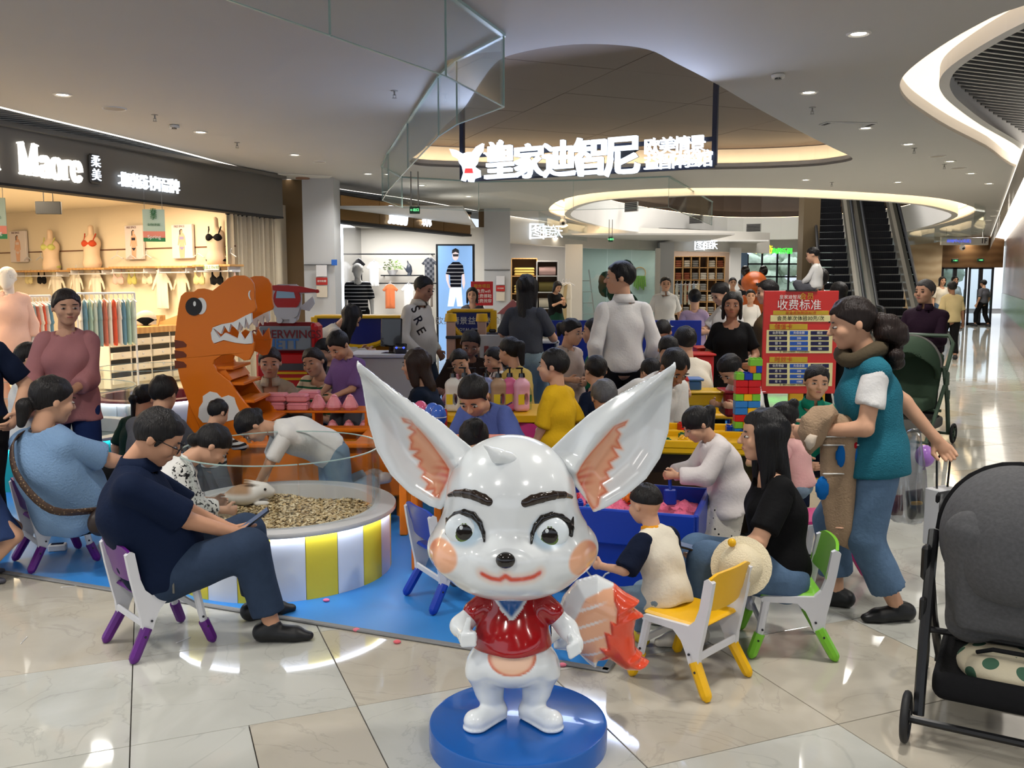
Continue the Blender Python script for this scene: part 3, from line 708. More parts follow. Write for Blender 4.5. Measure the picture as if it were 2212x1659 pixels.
t = thing('access_panel', 'rectangular white ceiling access panel with slotted ends at upper right', 'access panel', at_ceil(1832, 267), R(8))
b = MB(); b.box((0, 0, -.006), (.62, .2, .012), b=.003); b.build('frame', M_trim, t); b = MB(); b.box((0, 0, -.013), (.46, .17, .004)); b.build('flap', M_ceil, t)
for s in (-1, 1):
    for k in range(4): b = MB(); b.box((s * (.25 + .014 * k), 0, -.013), (.005, .16, .003)); b.build('slot', M_dark, t)
t = thing('access_panel', 'flat access hatch in the soffit above the left column', 'access panel', (-3.62, 15.9, CZ - .01), R(20))
b = MB(); b.box((0, 0, 0), (.9, .7, .02), b=.004); b.build('frame', M_trim, t); b = MB(); b.cyl((0, 0, -.012), (0, 0, -.03), .12, n=20); b.build('flange', mat('rusty_flange', (150, 110, 84), .6), t)
# vents in the far ring
for k, (x, y, Y) in enumerate(((1364, 447, 29.2), (1504, 474, 33.4), (1628, 492, 35.0), (2006, 468, 28.5))):
    t = thing('air_vent', ('nearest', 'middle', 'farthest', 'right-hand')[k] + ' dark air vent in the white atrium ring', 'air vent', D(x, y, Y), R((-50, -40, -25, 60)[k])); b = MB(); b.box((0, 0, 0), (.55, .05, .3)); b.build('frame', M_fixg, t)
    for j in range(5): b = MB(); b.box((0, -.03, -.11 + j * .055), (.5, .02, .03)); b.build('louvre', M_dark, t)
# ---- lit letters
M_led = mat('white_sign_letter', (246, 250, 255), emit=1.15, ecol=(228, 240, 255)); M_ledw = mat('warm_sign_letter', (255, 252, 244), emit=1.15)
M_navy = mat('navy_steel', (22, 28, 52), .4); M_letter_side = mat('letter_side', (60, 62, 70), .5)
def stroke_letter(paths, thick, thin, h, ext, O, U, V, m, name, parent, serifs=()):
    """lettering from pen strokes: thick in the reading direction, thin in height (contrast like the printed serif face)"""
    U = Vector(U); V = Vector(V); b = MB()
    for pts in paths:
        for i in range(len(pts) - 1):
            p, q = Vector(pts[i]), Vector(pts[i + 1]); d = q - p
            if d.length < 1e-6: continue
            d.normalize(); wd = (thick * abs(d.y) + thin * abs(d.x)) / 2; n = Vector((-d.y, d.x)) * wd; e = d * (thin * .3)
            b.prism([tuple((p - e - n) * h), tuple((q + e - n) * h), tuple((q + e + n) * h), tuple((p - e + n) * h)], ext, O, U, V)
    for x0, x1, y0, y1 in serifs: b.prism([(x0 * h, y0 * h), (x1 * h, y0 * h), (x1 * h, y1 * h), (x0 * h, y1 * h)], ext, O, U, V)
    return b.build(name, m, parent)
def arc(cx, cy, rx, ry, a0, a1, n=14): return [(cx + rx * math.cos(R(a0 + (a1 - a0) * i / n)), cy + ry * math.sin(R(a0 + (a1 - a0) * i / n))) for i in range(n + 1)]
SER = {   # x-height .66, cap height 1
 'd': ([arc(.25, .33, .2, .33, 60, 320), [(.5, 0), (.5, 1.05)]], [(.36, .5, 1.0, 1.05), (.5, .64, 0, .05)], .7),
 'M': ([[(.15, 0), (.15, 1)], [(.15, 1), (.5, .02)], [(.5, .02), (.88, 1)], [(.9, 1), (.9, 0)]], [(.0, .28, .95, 1), (.02, .28, 0, .05), (.76, 1.06, 0, .05), (.82, 1.06, .95, 1)], 1.12),
 'a': ([arc(.27, .46, .19, .2, 170, 10), [(.46, .5), (.46, .1)], arc(.56, .1, .1, .08, 180, 300, 6), arc(.25, .18, .18, .17, 60, 320), [(.3, .35), (.46, .42)]], [], .66),
 'o': ([arc(.3, .33, .24, .33, 0, 360, 24)], [], .64),
 'r': ([[(.15, 0), (.15, .62)], arc(.35, .42, .2, .22, 150, 50, 6)], [(.02, .15, .6, .65), (.02, .32, 0, .05), (.4, .52, .5, .62)], .55),
 'e': ([arc(.3, .33, .24, .33, 0, 330, 22), [(.08, .34), (.54, .34)]], [], .62),
 'J': ([[(.3, 1), (.3, .2)], arc(.16, .18, .15, .17, 0, -150, 8)], [(.14, .46, .95, 1)], .5),
 'U': ([[(.15, 1), (.15, .3)], arc(.36, .3, .21, .29, 180, 360, 12), [(.57, .3), (.57, 1)]], [(.0, .3, .95, 1), (.46, .68, .95, 1)], .74),
 'B': ([[(.15, 0), (.15, 1)], arc(.3, .75, .24, .24, 90, -90, 10), arc(.3, .26, .28, .26, 90, -90, 10), [(.15, 1), (.3, 1)], [(.15, .51), (.3, .51)], [(.15, 0), (.3, 0)]], [(.0, .2, .95, 1), (.0, .2, 0, .05)], .68),
 'O': ([arc(.34, .5, .26, .5, 0, 360, 26)], [], .72)}
def serif_word(word, h, ext, O, U, V, m, parent, thick=.17, thin=.05, sx=1):
    O = Vector(O); U = Vector(U); x = 0
    for ch in word:
        if ch == ' ': x += .3 * h; continue
        P, S, wd = SER[ch]; Uo = U * sx
        stroke_letter(P, thick, thin, h, ext, O + Uo * x, Uo, V, m, 'letter', parent, S); x += wd * h
    return x
UP = Vector((0, 0, 1)); S1u = Vector((S1t.x, S1t.y, 0)); S1f = Vector((-S1n.x, -S1n.y, 0))
def fpt(x, y, off=.03): return PL(x, y, (S1o - S1n * off), S1n)
sg = thing('shop_sign', 'large lit white serif letters on the grey fascia at far left', 'sign', fpt(100, 380))
def inpar(o, par):
    o.matrix_parent_inverse = Matrix.Translation(par.location).inverted(); return o
p = fpt(48, 378); q = fpt(188, 388); hh = .40
n0 = len(bpy.data.objects); x = serif_word('Maore', .36, .05, fpt(42, 375), S1u, UP, M_ledw, None, sx=.72)
serif_word('d', .36, .05, fpt(0, 368) - S1u * .17, S1u, UP, M_ledw, None, sx=.72)
for o in list(bpy.data.objects):
    if o.name.startswith('letter') and o.parent is None: o.parent = sg; inpar(o, sg)
sg2 = thing('sign_plaque', 'small dark plaque with two lit characters beside the serif letters', 'sign', fpt(204, 365))
b = MB(); b.box((0, 0, 0), (.17, .05, .37), math.atan2(S1t.y, S1t.x), b=.02); b.build('plate', mat('plaque_grey', (70, 68, 66), .5), sg2)
for k, ch in enumerate('柔美'): text('letter', ch, .16, M_led, Vector((0, 0, .085 - .17 * k)) + S1f * .03, S1u, UP, sg2, .01, .004)
sg3 = thing('shop_sign', 'row of seven small lit white characters on the grey fascia', 'sign', fpt(320, 396))
for k, ch in enumerate('北欧设计师品牌'): inpar(text('letter', ch, .21, M_led, fpt(268 + k * 18.2, 390 + k * 2.5, .05), S1u, UP, sg3, .015, .008), sg3)
# bronze fascia sign
Ju = Vector((Jt.x, Jt.y, 0)); Jf = Vector((-Jn.x, -Jn.y, 0))
def jpt(x, y, off=.06): return PL(x, y, J0 - Jn * off, Jn)
sg = thing('shop_sign', 'lit white serif letters on the bronze fascia', 'sign', jpt(875, 466))
serif_word('JUBOO', .34, .04, jpt(840, 481), Ju, UP, M_led, None, .22, .05, sx=.62)
for o in list(bpy.data.objects):
    if o.name.startswith('letter') and o.parent is None: o.parent = sg; inpar(o, sg)
for k, ch in enumerate('玖邦'): inpar(text('letter', ch, .22, M_led, jpt(917 + k * 10, 480 + k * 1.5), Ju, UP, sg, .01, .006), sg)
# bedding shop signs (characters too small to read clearly in the picture)
def cpt(x, y, Y): return D(x, y, Y)
for nm, xs_, y, Y, h, lb in (('shop_sign', (1160, 1173, 1184.5, 1195.5, 1207), 502, 26.2, .40, 'lit white sign of tall characters on the nearer ivory curved fascia'), ('shop_sign', (1511.5, 1522.5, 1530, 1537, 1544), 530, 31.6, .34, 'lit white sign on the far end of the ivory curved fascia')):
    sg = thing(nm, lb, 'sign', cpt(xs_[2], y, Y))
    for k, ch in enumerate('图百宜会天'): inpar(text('letter', ch, h * (1.25 if k == 0 else 1), M_led, cpt(xs_[k], y, Y), (1, 0, 0), UP, sg, .02, .008, sx=1.0 if k == 0 else .6), sg)
sg = thing('shop_sign', 'yellow and green lit characters with a pale drop logo above the garden window', 'sign', cpt(1660, 541, 34.5))
b = MB(); c = cpt(1619, 538, 34.5); b.prism([(.16 * math.sin(a) * (1 - .35 * math.cos(a)), -.2 * math.cos(a) + (.1 if abs(a - PI) < .3 else 0)) for a in [2 * PI * i / 24 for i in range(24)]], .05, c); o = b.build('logo', mat('pale_blue_led', (190, 220, 255), emit=1.6), sg); inpar(o, sg)
for k, ch in enumerate('卡乐奇'): inpar(text('letter', ch, .34, mat('yellow_led', (250, 220, 40), emit=1.6), cpt(1634 + 14 * k, 540, 34.5), (1, 0, 0), UP, sg, .02, .008, sx=.8), sg)
for k, ch in enumerate('淘趣乐园'): inpar(text('letter', ch, .24, mat('green_led', (60, 230, 60), emit=1.4), cpt(1673 + 11 * k, 543, 34.5), (1, 0, 0), UP, sg, .02, .008, sx=.85), sg)
# ---- big hanging sign of the play area
LS = Vector((-.53, 10.05, 0)); RS = Vector((1.95, 8.68, 0)); Su = (RS - LS).normalized(); Sf = Vector((Su.y, -Su.x, 0)); SL = (RS - LS).length
def spt(x, y, off=0):
    n = Vector((Sf.x, Sf.y)); return PL(x, y, (LS.x + Sf.x * off, LS.y + Sf.y * off), n)
hs = thing('hanging_sign', 'large hanging sign with glowing white characters on a navy steel frame', 'sign', (LS + RS) / 2 + Vector((0, 0, 2.75)))
def hpart(name, x0, y0, x1, y1, w_=.04):
    a, c = spt(x0, y0), spt(x1, y1); b = MB(); d = (c - a); mid = (a + c) / 2
    rot = Matrix((tuple(d.normalized()), tuple(Sf), tuple(d.normalized().cross(Sf)))).transposed(); b.box(mid, (d.length, .04, w_), rot=rot); inpar(b.build(name, M_navy, hs), hs)
ztop = CZ + .02
for x, yb in ((999, 388), (1543, 357)):
    a = spt(x, yb); b = MB(); b.box((a.x, a.y, (a.z + CZ + (.36 if x < 1100 else .02)) / 2), (.045, .045, CZ + (.36 if x < 1100 else .02) - a.z), math.atan2(Su.y, Su.x)); inpar(b.build('post', M_navy, hs), hs)
hpart('frame_bar', 1000, 388, 1544, 357, .055); hpart('frame_bar', 1000, 338, 1544, 300, .04)
big = [('皇', 1080, 352, .50), ('家', 1142, 352, .46), ('迪', 1207, 347, .48), ('智', 1276, 343, .50), ('尼', 1344, 341, .52)]
for ch, x, y, s in big:
    inpar(text('letter', ch, s * .80, M_led, spt(x, y + 2, .06), Su, UP, hs, .03, .016), hs)
    inpar(text('letter_edge', ch, s * .80, M_letter_side, spt(x, y + 2, .03) - Sf * .012, Su, UP, hs, .025, .024), hs)
for s_, x0, y0, dx in (('欧美情景', 1408, 319, 33), ('益智体验馆', 1408, 352, 28.5)):
    for k, ch in enumerate(s_): inpar(text('letter', ch, .165, M_led, spt(x0 + k * dx, y0 - k * (2.2 if dx > 30 else 1.8), .06), Su, UP, hs, .02, .008), hs)
def hshape(name, pts, m, off=.06, t=.05):
    O = spt(1015, 350, off); poly = [((spt(x, y, off) - O).dot(Su), (spt(x, y, off) - O).z) for x, y in pts]; b = MB(); b.prism(poly, t, O, Su, UP); inpar(b.build(name, m, hs), hs)
hshape('crown', [(1058, 343), (1050, 334), (1046, 333), (1048, 329), (1054, 331), (1062, 334), (1066, 326), (1060, 313), (1058, 308), (1063, 307), (1066, 311), (1073, 318), (1080, 311), (1078, 305), (1082, 302), (1086, 306), (1084, 312), (1090, 330), (1088, 340)], M_led)
# small emblem: plain long-eared head and body
hshape('emblem', [(973, 322), (985, 324), (1000, 333), (1012, 329), (1022, 329), (1030, 318), (1044, 310), (1042, 325), (1032, 340), (1030, 352), (1024, 360), (1036, 368), (1037, 382), (1024, 386), (1022, 393), (1014, 393), (1012, 387), (1006, 387), (1004, 392), (998, 390), (1003, 374), (1000, 360), (994, 352), (992, 344), (980, 338)], M_led)
hshape('emblem_vest', [(1006, 364), (1020, 364), (1022, 374), (1004, 374)], mat('red_led', (236, 60, 60), emit=1.2), .09, .02)
bl = bpy.data.lights.new('sign_glow', 'AREA'); bl.energy = 40; bl.color = (.55, .66, 1); bl.shape = 'RECTANGLE'; bl.size = 2.6; bl.size_y = .4
o = bpy.data.objects.new('sign_glow', bl); COL.objects.link(o); c = (LS + RS) / 2 + Sf * .14 + Vector((0, 0, 2.97)); o.location = c; o.rotation_euler = Sf.to_track_quat('-Z', 'Y').to_euler(); o.parent = hs; inpar(o, hs)
# exit signs hanging
def exit_sign(x, y, Y, w_, h_, label, drop=.5):
    c = D(x, y, Y); t = thing('exit_sign', label, 'sign', c)
    b = MB(); b.box((0, 0, 0), (w_, .05, h_), b=.006); b.build('plate', mat('exit_green_dark', (40, 70, 56), .4), t)
    b = MB(); b.box((0, -.027, 0), (w_ * .9, .004, h_ * .8)); b.build('face', mat('exit_face', (52, 84, 66), .3), t)
    text('symbol', '←出口', h_ * .42, mat('exit_green_lit', (120, 255, 160), emit=1.4), (0, -.032, 0), (1, 0, 0), UP, t, .002, .01)
    for s in (-1, 1): b = MB(); b.cyl((s * w_ * .35, 0, h_ / 2), (s * w_ * .35, 0, h_ / 2 + drop), .012, n=6); b.build('hanger', M_fixg, t)
exit_sign(896, 454, 15.2, .17, .12, 'green hanging exit sign in front of the bronze fascia', .58)
exit_sign(1319, 517, 27, .13, .15, 'small green hanging exit sign before the ivory fascia', .5)
exit_sign(2063, 563, CY - .1, .26, .13, 'lit green exit sign on the left of the corridor end wall', .01); exit_sign(2118, 562, CY - .1, .26, .13, 'lit green exit sign on the right of the corridor end wall', .01)
t = thing('direction_sign', 'white hanging direction board with 1F at the corridor', 'sign', D(2083, 521, 30)); a, c = D(2033, 521, 30), D(2135, 521, 30)
b = MB(); b.box((0, 0, 0), (c.x - a.x, .1, .25), b=.01); b.build('board', M_trim, t)
text('lettering', '1F', .22, mat('dark_grey_ink', (60, 60, 64), .6), (.62, -.056, 0), (1, 0, 0), UP, t, .002, .02); text('lettering', '购物中心(北区)', .12, mat('blue_led', (90, 110, 230), emit=.8), (-.2, -.056, 0), (1, 0, 0), UP, t, .002, .01)
for s in (-.6, .6): b = MB(); b.cyl((s, 0, .12), (s, 0, .42), .015, n=6); b.build('hanger', M_fixg, t)
def dome_cam(x, y, Y, label):
    t = thing('security_camera', label, 'camera', D(x, y, Y)); b = MB(); b.cyl((0, 0, .05), (0, 0, .16), .05, .07, 14); b.build('mount', M_trim, t); b = MB(); b.sph((0, 0, 0), .09, 14, 8); b.build('dome', M_trim, t, 0); b = MB(); b.sph((0, -.05, -.02), .05, 10, 6); b.build('lens', M_bl, t, 0)
dome_cam(2079, 535, 29.8, 'round white security camera under the 1F board'); dome_cam(2180, 412, 19, 'white dome camera on the ceiling right of the atrium ring'); dome_cam(2128, 405, 19.5, 'small dome camera left of the larger one on the right ceiling')
dome_cam(1216, 480, 23.5, 'dark dome camera cluster under the near end of the atrium ring')
# ================================================================ FOX STATUE
def poly_sd(X, Z, poly):
    """signed distance to a polygon (negative inside), arrays X, Z"""
    P = np.asarray(poly, float); d = np.full(np.broadcast(X, Z).shape, 1e9); s = np.ones(d.shape)
    for i in range(len(P)):
        a, b = P[i], P[i - 1]; e = b - a; wx, wz = X - a[0], Z - a[1]
        t = np.clip((wx * e[0] + wz * e[1]) / (e @ e + 1e-12), 0, 1); d = np.minimum(d, (wx - e[0] * t) ** 2 + (wz - e[1] * t) ** 2)
        c1 = Z >= a[1]; c2 = Z < b[1]; c3 = e[0] * wz > e[1] * wx
        s = np.where((c1 & c2 & c3) | (~c1 & ~c2 & ~c3), -s, s)
    return s * np.sqrt(d)
def sstep(a, b, x): t = np.clip((x - a) / (b - a), 0, 1); return t * t * (3 - 2 * t)
def paint_mat(name, rough=.18, coat=.6):
    m = mat(name, (235, 238, 240), rough, coat=coat, spec=.5); nt = m.node_tree
    at = nt.nodes.new('ShaderNodeAttribute'); at.attribute_name = 'paint'; nt.links.new(at.outputs['Color'], nt.nodes['Principled BSDF'].inputs['Base Color']); return m
def paint(o, fn):
    me = o.data; n = len(me.vertices); co = np.zeros(n * 3, np.float32); me.vertices.foreach_get('co', co); co = co.reshape(-1, 3)
    c = np.ones((n, 4), np.float32); c[:, :3] = fn(co[:, 0], co[:, 1], co[:, 2]); a = me.color_attributes.new('paint', 'FLOAT_COLOR', 'POINT'); a.data.foreach_set('color', c.ravel())
def cmix(base, col, f): return base * (1 - f[:, None]) + np.array(rgb(col)[:3])[None] * f[:, None]
FB = G(1119, 1551, .085); FY = FB.y
def fx(x, y, dy=0):
    """local (x, z) of a pixel on the vertical plane dy metres behind the statue's centre"""
    p = D(x, y, FY + dy); return (p.x - FB.x, p.z)
def fp(x, y, dy=0): q = fx(x, y, dy); return (q[0], dy, q[1])
fox = thing('fox_statue', 'glossy white big-eared fox statue in a red shirt on a round blue base', 'statue', (FB.x, FB.y, 0))
M_fw = paint_mat('fox_gloss_paint'); M_fblk = mat('gloss_black_paint', (26, 22, 20), .12, coat=.5); M_fred = mat('gloss_red_paint', (160, 16, 20), .14, coat=.7)
b = MB(); b.lathe([(0, .083), (.30, .083), (.309, .080), (.312, .072), (.312, .0), (0, 0)], 64); b.build('base', mat('blue_gloss_base', (12, 88, 172), .22, coat=.4, noise=.06, nscale=3), fox, 30)
# ---- head
hc = fp(1107, 1120, -.02)
H = Fld((-.36, -.40, .42), (.34, .32, 1.08), .0048)
H.ell(fp(1104, 1075, -.01), (.222, .225, .215), .02); H.ell(fp(1108, 1180, -.02), (.292, .235, .145), .09); H.ell(fp(1106, 1232, -.03), (.19, .19, .075), .06)
H.ell(fp(1093, 1212, -.235), (.095, .05, .05), .06); H.ell(fp(1093, 1250, -.2), (.12, .05, .035), .05)
H.ell(fp(985, 1205, -.15), (.06, .05, .05), .06); H.ell(fp(1215, 1205, -.15), (.06, .05, .05), .06)
for x in (1003, 1187): H.ell(fp(x, 1140, -.245), (.072, .03, .055), .05, -1)
P_, Q_ = H.mesh()
def frontY(F, x, z):
    i = int(round((x - F.o[0]) / F.h)); k = int(round((z - F.o[2]) / F.h)); c = F.val[i, :, k]; j = int(np.argmax(c < 0))
    if c[j] >= 0: return -.2
    t = c[j - 1] / (c[j - 1] - c[j]); return F.o[1] + F.h * (j - 1 + t)
head = npmesh('head', [(P_, Q_, 0)], [M_fw], fox)
def hp(x, y, out=0):
    """point on the face under pixel (x, y)"""
    d = -.22
    for _ in range(5): q = fx(x, y, d); d = frontY(H, q[0], q[1])
    return np.array((q[0], d - out, q[1]))
chk = [hp(945, 1203), hp(1268, 1208)]; mth = [hp(x, y) for x, y in ((1042, 1240), (1062, 1250), (1080, 1252), (1092, 1244), (1104, 1252), (1130, 1251), (1152, 1246), (1165, 1238))]
eyec = [hp(1003, 1142), hp(1187, 1148)]
def head_paint(x, y, z):
    c = np.tile(np.array(rgb((228, 232, 234))[:3]), (len(x), 1)); P = np.stack([x, y, z], 1)
    for q in eyec:
        d = np.linalg.norm((P - q) * np.array([1, .6, 1.15]), axis=1); c = cmix(c, (150, 196, 226), .55 * (1 - sstep(.05, .075, d)))
    for i, q in enumerate(chk):
        d = np.linalg.norm((P - q) * np.array([.8, .55, 1]), axis=1); c = cmix(c, (238, 178, 142), (1 - sstep(.052, .062, d)))
        e = np.linalg.norm((P - (q + np.array([(-.05, .06, .035), (.05, .06, .045)][i]))) * np.array([.8, .6, 1]), axis=1); c = cmix(c, (214, 84, 50), .8 * (1 - sstep(.0, .06, e)) * (1 - sstep(.05, .066, d)))
    d = np.full(len(x), 1e9)
    for a, e in zip(mth[:-1], mth[1:]):
        L = e - a; t = np.clip(((P - a) @ L) / (L @ L), 0, 1); d = np.minimum(d, np.linalg.norm(P - a - t[:, None] * L, axis=1))
    c = cmix(c, (214, 70, 40), 1 - sstep(.003, .016, d)); c = cmix(c, (238, 190, 160), .5 * (1 - sstep(.01, .035, d)) * (d > .012))
    return c
paint(head, head_paint)
# ---- ears
def ear(outline, ridge, mark, name, red):
    poly = [fx(x, y, .03) for x, y in outline]; rd = [np.array(fx(x, y, .03)) for x, y in ridge]; mk = [fx(x, y, .03) for x, y in mark]
    xs = [p[0] for p in poly]; zs = [p[1] for p in poly]
    E = Fld((min(xs) - .01, -.09, min(zs) - .01), (max(xs) + .01, .12, max(zs) + .01), .005)
    sl, X, Y, Z = E.sl(E.o, E.o + E.n * E.h); X2, Z2 = X[:, 0, :], Z[0, 0, :][None, :]
    X2, Z2 = np.broadcast_arrays(X2[:, :] if X2.ndim == 2 else X2, Z2); sd = poly_sd(X2, Z2, poly)
    dl = np.full(sd.shape, 1e9)
    for a, e in zip(rd[:-1], rd[1:]):
        L = e - a; t = np.clip(((X2 - a[0]) * L[0] + (Z2 - a[1]) * L[1]) / (L @ L), 0, 1); dl = np.minimum(dl, np.hypot(X2 - a[0] - t * L[0], Z2 - a[1] - t * L[1]))
    cen = .055 * sstep(0, .09, -sd) - .075 * np.exp(-(dl / .035) ** 2)
    th = .006 + .012 * sstep(0, .05, -sd)
    E.val = np.maximum(sd[:, None, :] + .002, np.abs(Y - cen[:, None, :]) - th[:, None, :]).astype(np.float32)
    v, q = E.mesh(); o = npmesh(name, [(v, q, 0)], [M_fw], fox)
    def ep(x, y, z):
        c = np.tile(np.array(rgb((228, 232, 234))[:3]), (len(x), 1)); d = poly_sd(x, z, mk)
        f = 1 - sstep(-.004, .004, d); c = cmix(c, (232, 172, 138), f); c = cmix(c, (216, 92, 52), f * np.exp(-(d / .008) ** 2) * .85)
        r = np.hypot(x - fx(*red)[0], z - fx(*red)[1]); c = cmix(c, (206, 72, 44), f * .85 * (1 - sstep(.01, .075, r)) * (.55 + .45 * np.sin(z * 260)))
        return cmix(c, (240, 200, 176), .5 * sstep(.012, 0, np.abs(d)) * (d > 0))
    paint(o, ep); return o
ear([(777, 768), (800, 786), (850, 826), (905, 868), (955, 905), (1000, 945), (1030, 970), (1015, 1010), (985, 1060), (955, 1098), (930, 1090), (885, 1062), (845, 1022), (815, 970), (797, 910), (786, 840)],
    [(790, 785), (860, 850), (930, 925), (985, 990)],
    [(868, 902), (893, 900), (900, 912), (915, 930), (935, 955), (955, 985), (972, 1010), (968, 1035), (955, 1060), (950, 1072), (932, 1066), (938, 1056), (918, 1056), (925, 1044), (910, 1030), (916, 1020), (902, 1008), (908, 996), (890, 985), (903, 975), (884, 972), (888, 955), (882, 945), (895, 932), (880, 925), (890, 915), (872, 912)], 'ear', (968, 1025))
ear([(1451, 772), (1430, 788), (1380, 818), (1320, 855), (1270, 890), (1225, 930), (1185, 968), (1205, 1000), (1235, 1040), (1262, 1075), (1280, 1104), (1310, 1092), (1350, 1068), (1395, 1030), (1425, 985), (1442, 930), (1450, 850)],
    [(1440, 788), (1370, 850), (1290, 930), (1240, 1000)],
    [(1356, 908), (1350, 920), (1332, 926), (1342, 938), (1335, 952), (1345, 972), (1325, 968), (1338, 988), (1318, 1000), (1325, 1012), (1310, 1020), (1318, 1035), (1300, 1045), (1312, 1060), (1295, 1070), (1290, 1090), (1278, 1096), (1268, 1080), (1262, 1060), (1248, 1035), (1242, 1015), (1250, 1000), (1275, 970), (1305, 940), (1325, 915)], 'ear', (1250, 1030))
# ---- tuft, nose, brows, eyes
T = Fld(np.array(hp(1070, 985)) - .12, np.array(hp(1070, 985)) + .14, .004)
a = hp(1098, 992, -.005); T.cone(a, np.array(fp(1075, 985, a[1] - .02)), .022, .02, .01); T.cone(np.array(fp(1075, 985, a[1] - .02)), np.array(fp(1046, 962, a[1] - .03)), .02, .004, .02); T.cone(a, np.array(fp(1108, 990, a[1] + .0)), .02, .012, .01)
o = npmesh('hair_tuft', [(*T.mesh(), 0)], [M_fw], fox); paint(o, lambda x, y, z: np.tile(np.array(rgb((228, 232, 234))[:3]), (len(x), 1)))
b = MB(); q = hp(1092, 1209); b.sph((q[0], q[1] - .006, q[2]), (.031, .022, .026), 20, 12); b.build('nose', M_fblk, fox, 0)
def ribbon(name, pts, rad, m, parent=fox, out=.0, flat=.55):
    P = [hp(x, y, out) for x, y in pts]; lo = np.min(P, 0) - .04; hi = np.max(P, 0) + .04; B = Fld(lo, hi, .0032)
    for i in range(len(P) - 1): B.cone(P[i], P[i + 1], rad[i], rad[i + 1], .004, 1, ((0, 1, 0), flat))
    return npmesh(name, [(*B.mesh(), 0)], [m], parent)
ribbon('eyebrow', [(970, 1070), (985, 1066), (1005, 1066), (1025, 1070), (1045, 1078), (1056, 1084)], [.007, .012, .0155, .017, .017, .014], mat('gloss_brown_paint', (44, 32, 26), .15, coat=.4))
ribbon('eyebrow', [(1234, 1074), (1218, 1069), (1195, 1070), (1170, 1075), (1150, 1080), (1134, 1087)], [.007, .012, .0155, .017, .017, .014], MATS['gloss_brown_paint'])
for (ex, ey), lash in (((1003, 1143), [(964, 1118), (970, 1135), (968, 1150), (972, 1122), (985, 1112), (1003, 1107), (1022, 1112), (1036, 1128), (1044, 1150), (1046, 1168)]),
                       ((1187, 1150), [(1238, 1118), (1232, 1140), (1232, 1155), (1228, 1126), (1212, 1117), (1192, 1113), (1172, 1119), (1158, 1134), (1150, 1152), (1148, 1172)])):
    q = hp(ex, ey); e = thing('eye', None, None); e.parent = fox; e.location = (q[0], q[1] + .012, q[2]); 
    bpy.data.objects.remove(e)
    b = MB(); b.sph((q[0], q[1] + .009, q[2] - .003), (.064, .028, .054), 24, 14); eye = b.build('eye', mat('eye_white_paint', (232, 240, 245), .12, coat=.5), fox, 0)
    s = -1 if ex < 1100 else 1
    b = MB(); b.sph((q[0], q[1] - .0095, q[2] - .006), (.036, .010, .036), 24, 10); b.build('iris', mat('eye_green_paint', (88, 116, 40), .15, coat=.5), eye, 0)
    b = MB(); b.sph((q[0], q[1] - .0125, q[2] - .006), (.029, .009, .029), 24, 10); b.build('pupil', mat('eye_pupil_paint', (24, 20, 18), .12, coat=.5), eye, 0)
    b = MB(); b.sph((q[0] - .009, q[1] - .0195, q[2] + .010), (.006, .003, .007), 12, 8); b.build('eye_highlight', mat('eye_spot_paint', (220, 226, 230), .3), eye, 0)
    ribbon('eyelash', lash[3:], [.009, .012, .0125, .0115, .009, .007, .004], M_fblk, fox, .004); ribbon('eyelash', lash[:3] + lash[3:4], [.004, .013, .009, .009], M_fblk, fox, .003)
# ---- torso with limbs (one continuous surface), shirt, tail
B = Fld((-.25, -.2, .07), (.25, .2, .56), .0055)
def bc(x0, y0, r0, x1, y1, r1, d0=0, d1=0, k=.03, f=B): f.cone(fp(x0, y0, d0), fp(x1, y1, d1), r0, r1, k)
bc(1105, 1290, .08, 1106, 1380, .12, .02, .0); B.ell(fp(1108, 1425, 0), (.152, .135, .085), .04)
bc(1048, 1450, .07, 1056, 1488, .044, -.01, -.01); bc(1056, 1488, .044, 1070, 1532, .036, -.01, .0)
bc(1167, 1450, .07, 1160, 1488, .044, -.01, -.01); bc(1160, 1488, .044, 1146, 1532, .036, -.01, .0)
for s, hx, tx in ((-1, 1074, 1028), (1, 1142, 1190)):
    hz = .083; x0 = fx(hx, 1530)[0]; x1 = fx(tx, 1535, -.06)[0]
    B.cone((x0, .0, hz + .03), (x1, -.075, hz + .03), .034, .042, .02, 1, ((0, 0, 1), .9)); B.cone((x0, 0, hz + .012), (x1, -.075, hz + .010), .036, .046, .01, 1, ((0, 0, 1), .25))
B.cut((0, 0, .0835), (0, 0, -1))
bc(1030, 1318, .036, 995, 1352, .031, 0, -.04); bc(995, 1352, .031, 1008, 1378, .026, -.04, -.13); B.ell(fp(1012, 1378, -.14), (.03, .024, .03), .012)
bc(1006, 1365, .013, 1013, 1338, .010, -.15, -.15, .006)
for k in range(4): bc(1000, 1372 + k * 7, .0095, 1024, 1369 + k * 7.5, .0095, -.158, -.162, .003)
bc(1188, 1318, .036, 1226, 1358, .030, 0, -.03); bc(1226, 1358, .030, 1243, 1384, .024, -.03, -.06); B.ell(fp(1244, 1396, -.065), (.026, .022, .03), .012)
bc(1232, 1382, .011, 1230, 1372, .008, -.08, -.1, .005)
for k in range(4): bc(1246 + k * 1.5, 1388 + k * 6, .010, 1228 + k * 1.5, 1398 + k * 7, .0088, -.085, -.095, .003)
o = npmesh('body', [(*B.mesh(), 0)], [M_fw], fox)
bel = fx(1106, 1440, -.12)
def bodyp(x, y, z):
    c = np.tile(np.array(rgb((228, 232, 234))[:3]), (len(x), 1)); d = np.hypot((x - bel[0]) / .085, (z - fx(1106, 1428, -.13)[1]) / .055)
    f = (1 - sstep(.92, 1.0, d)) * (y < -.03); c = cmix(c, (236, 192, 160), f); return cmix(c, (206, 96, 60), f * sstep(.72, .96, d))
paint(o, bodyp)
S = Fld((-.25, -.2, .2), (.25, .2, .56), .005)
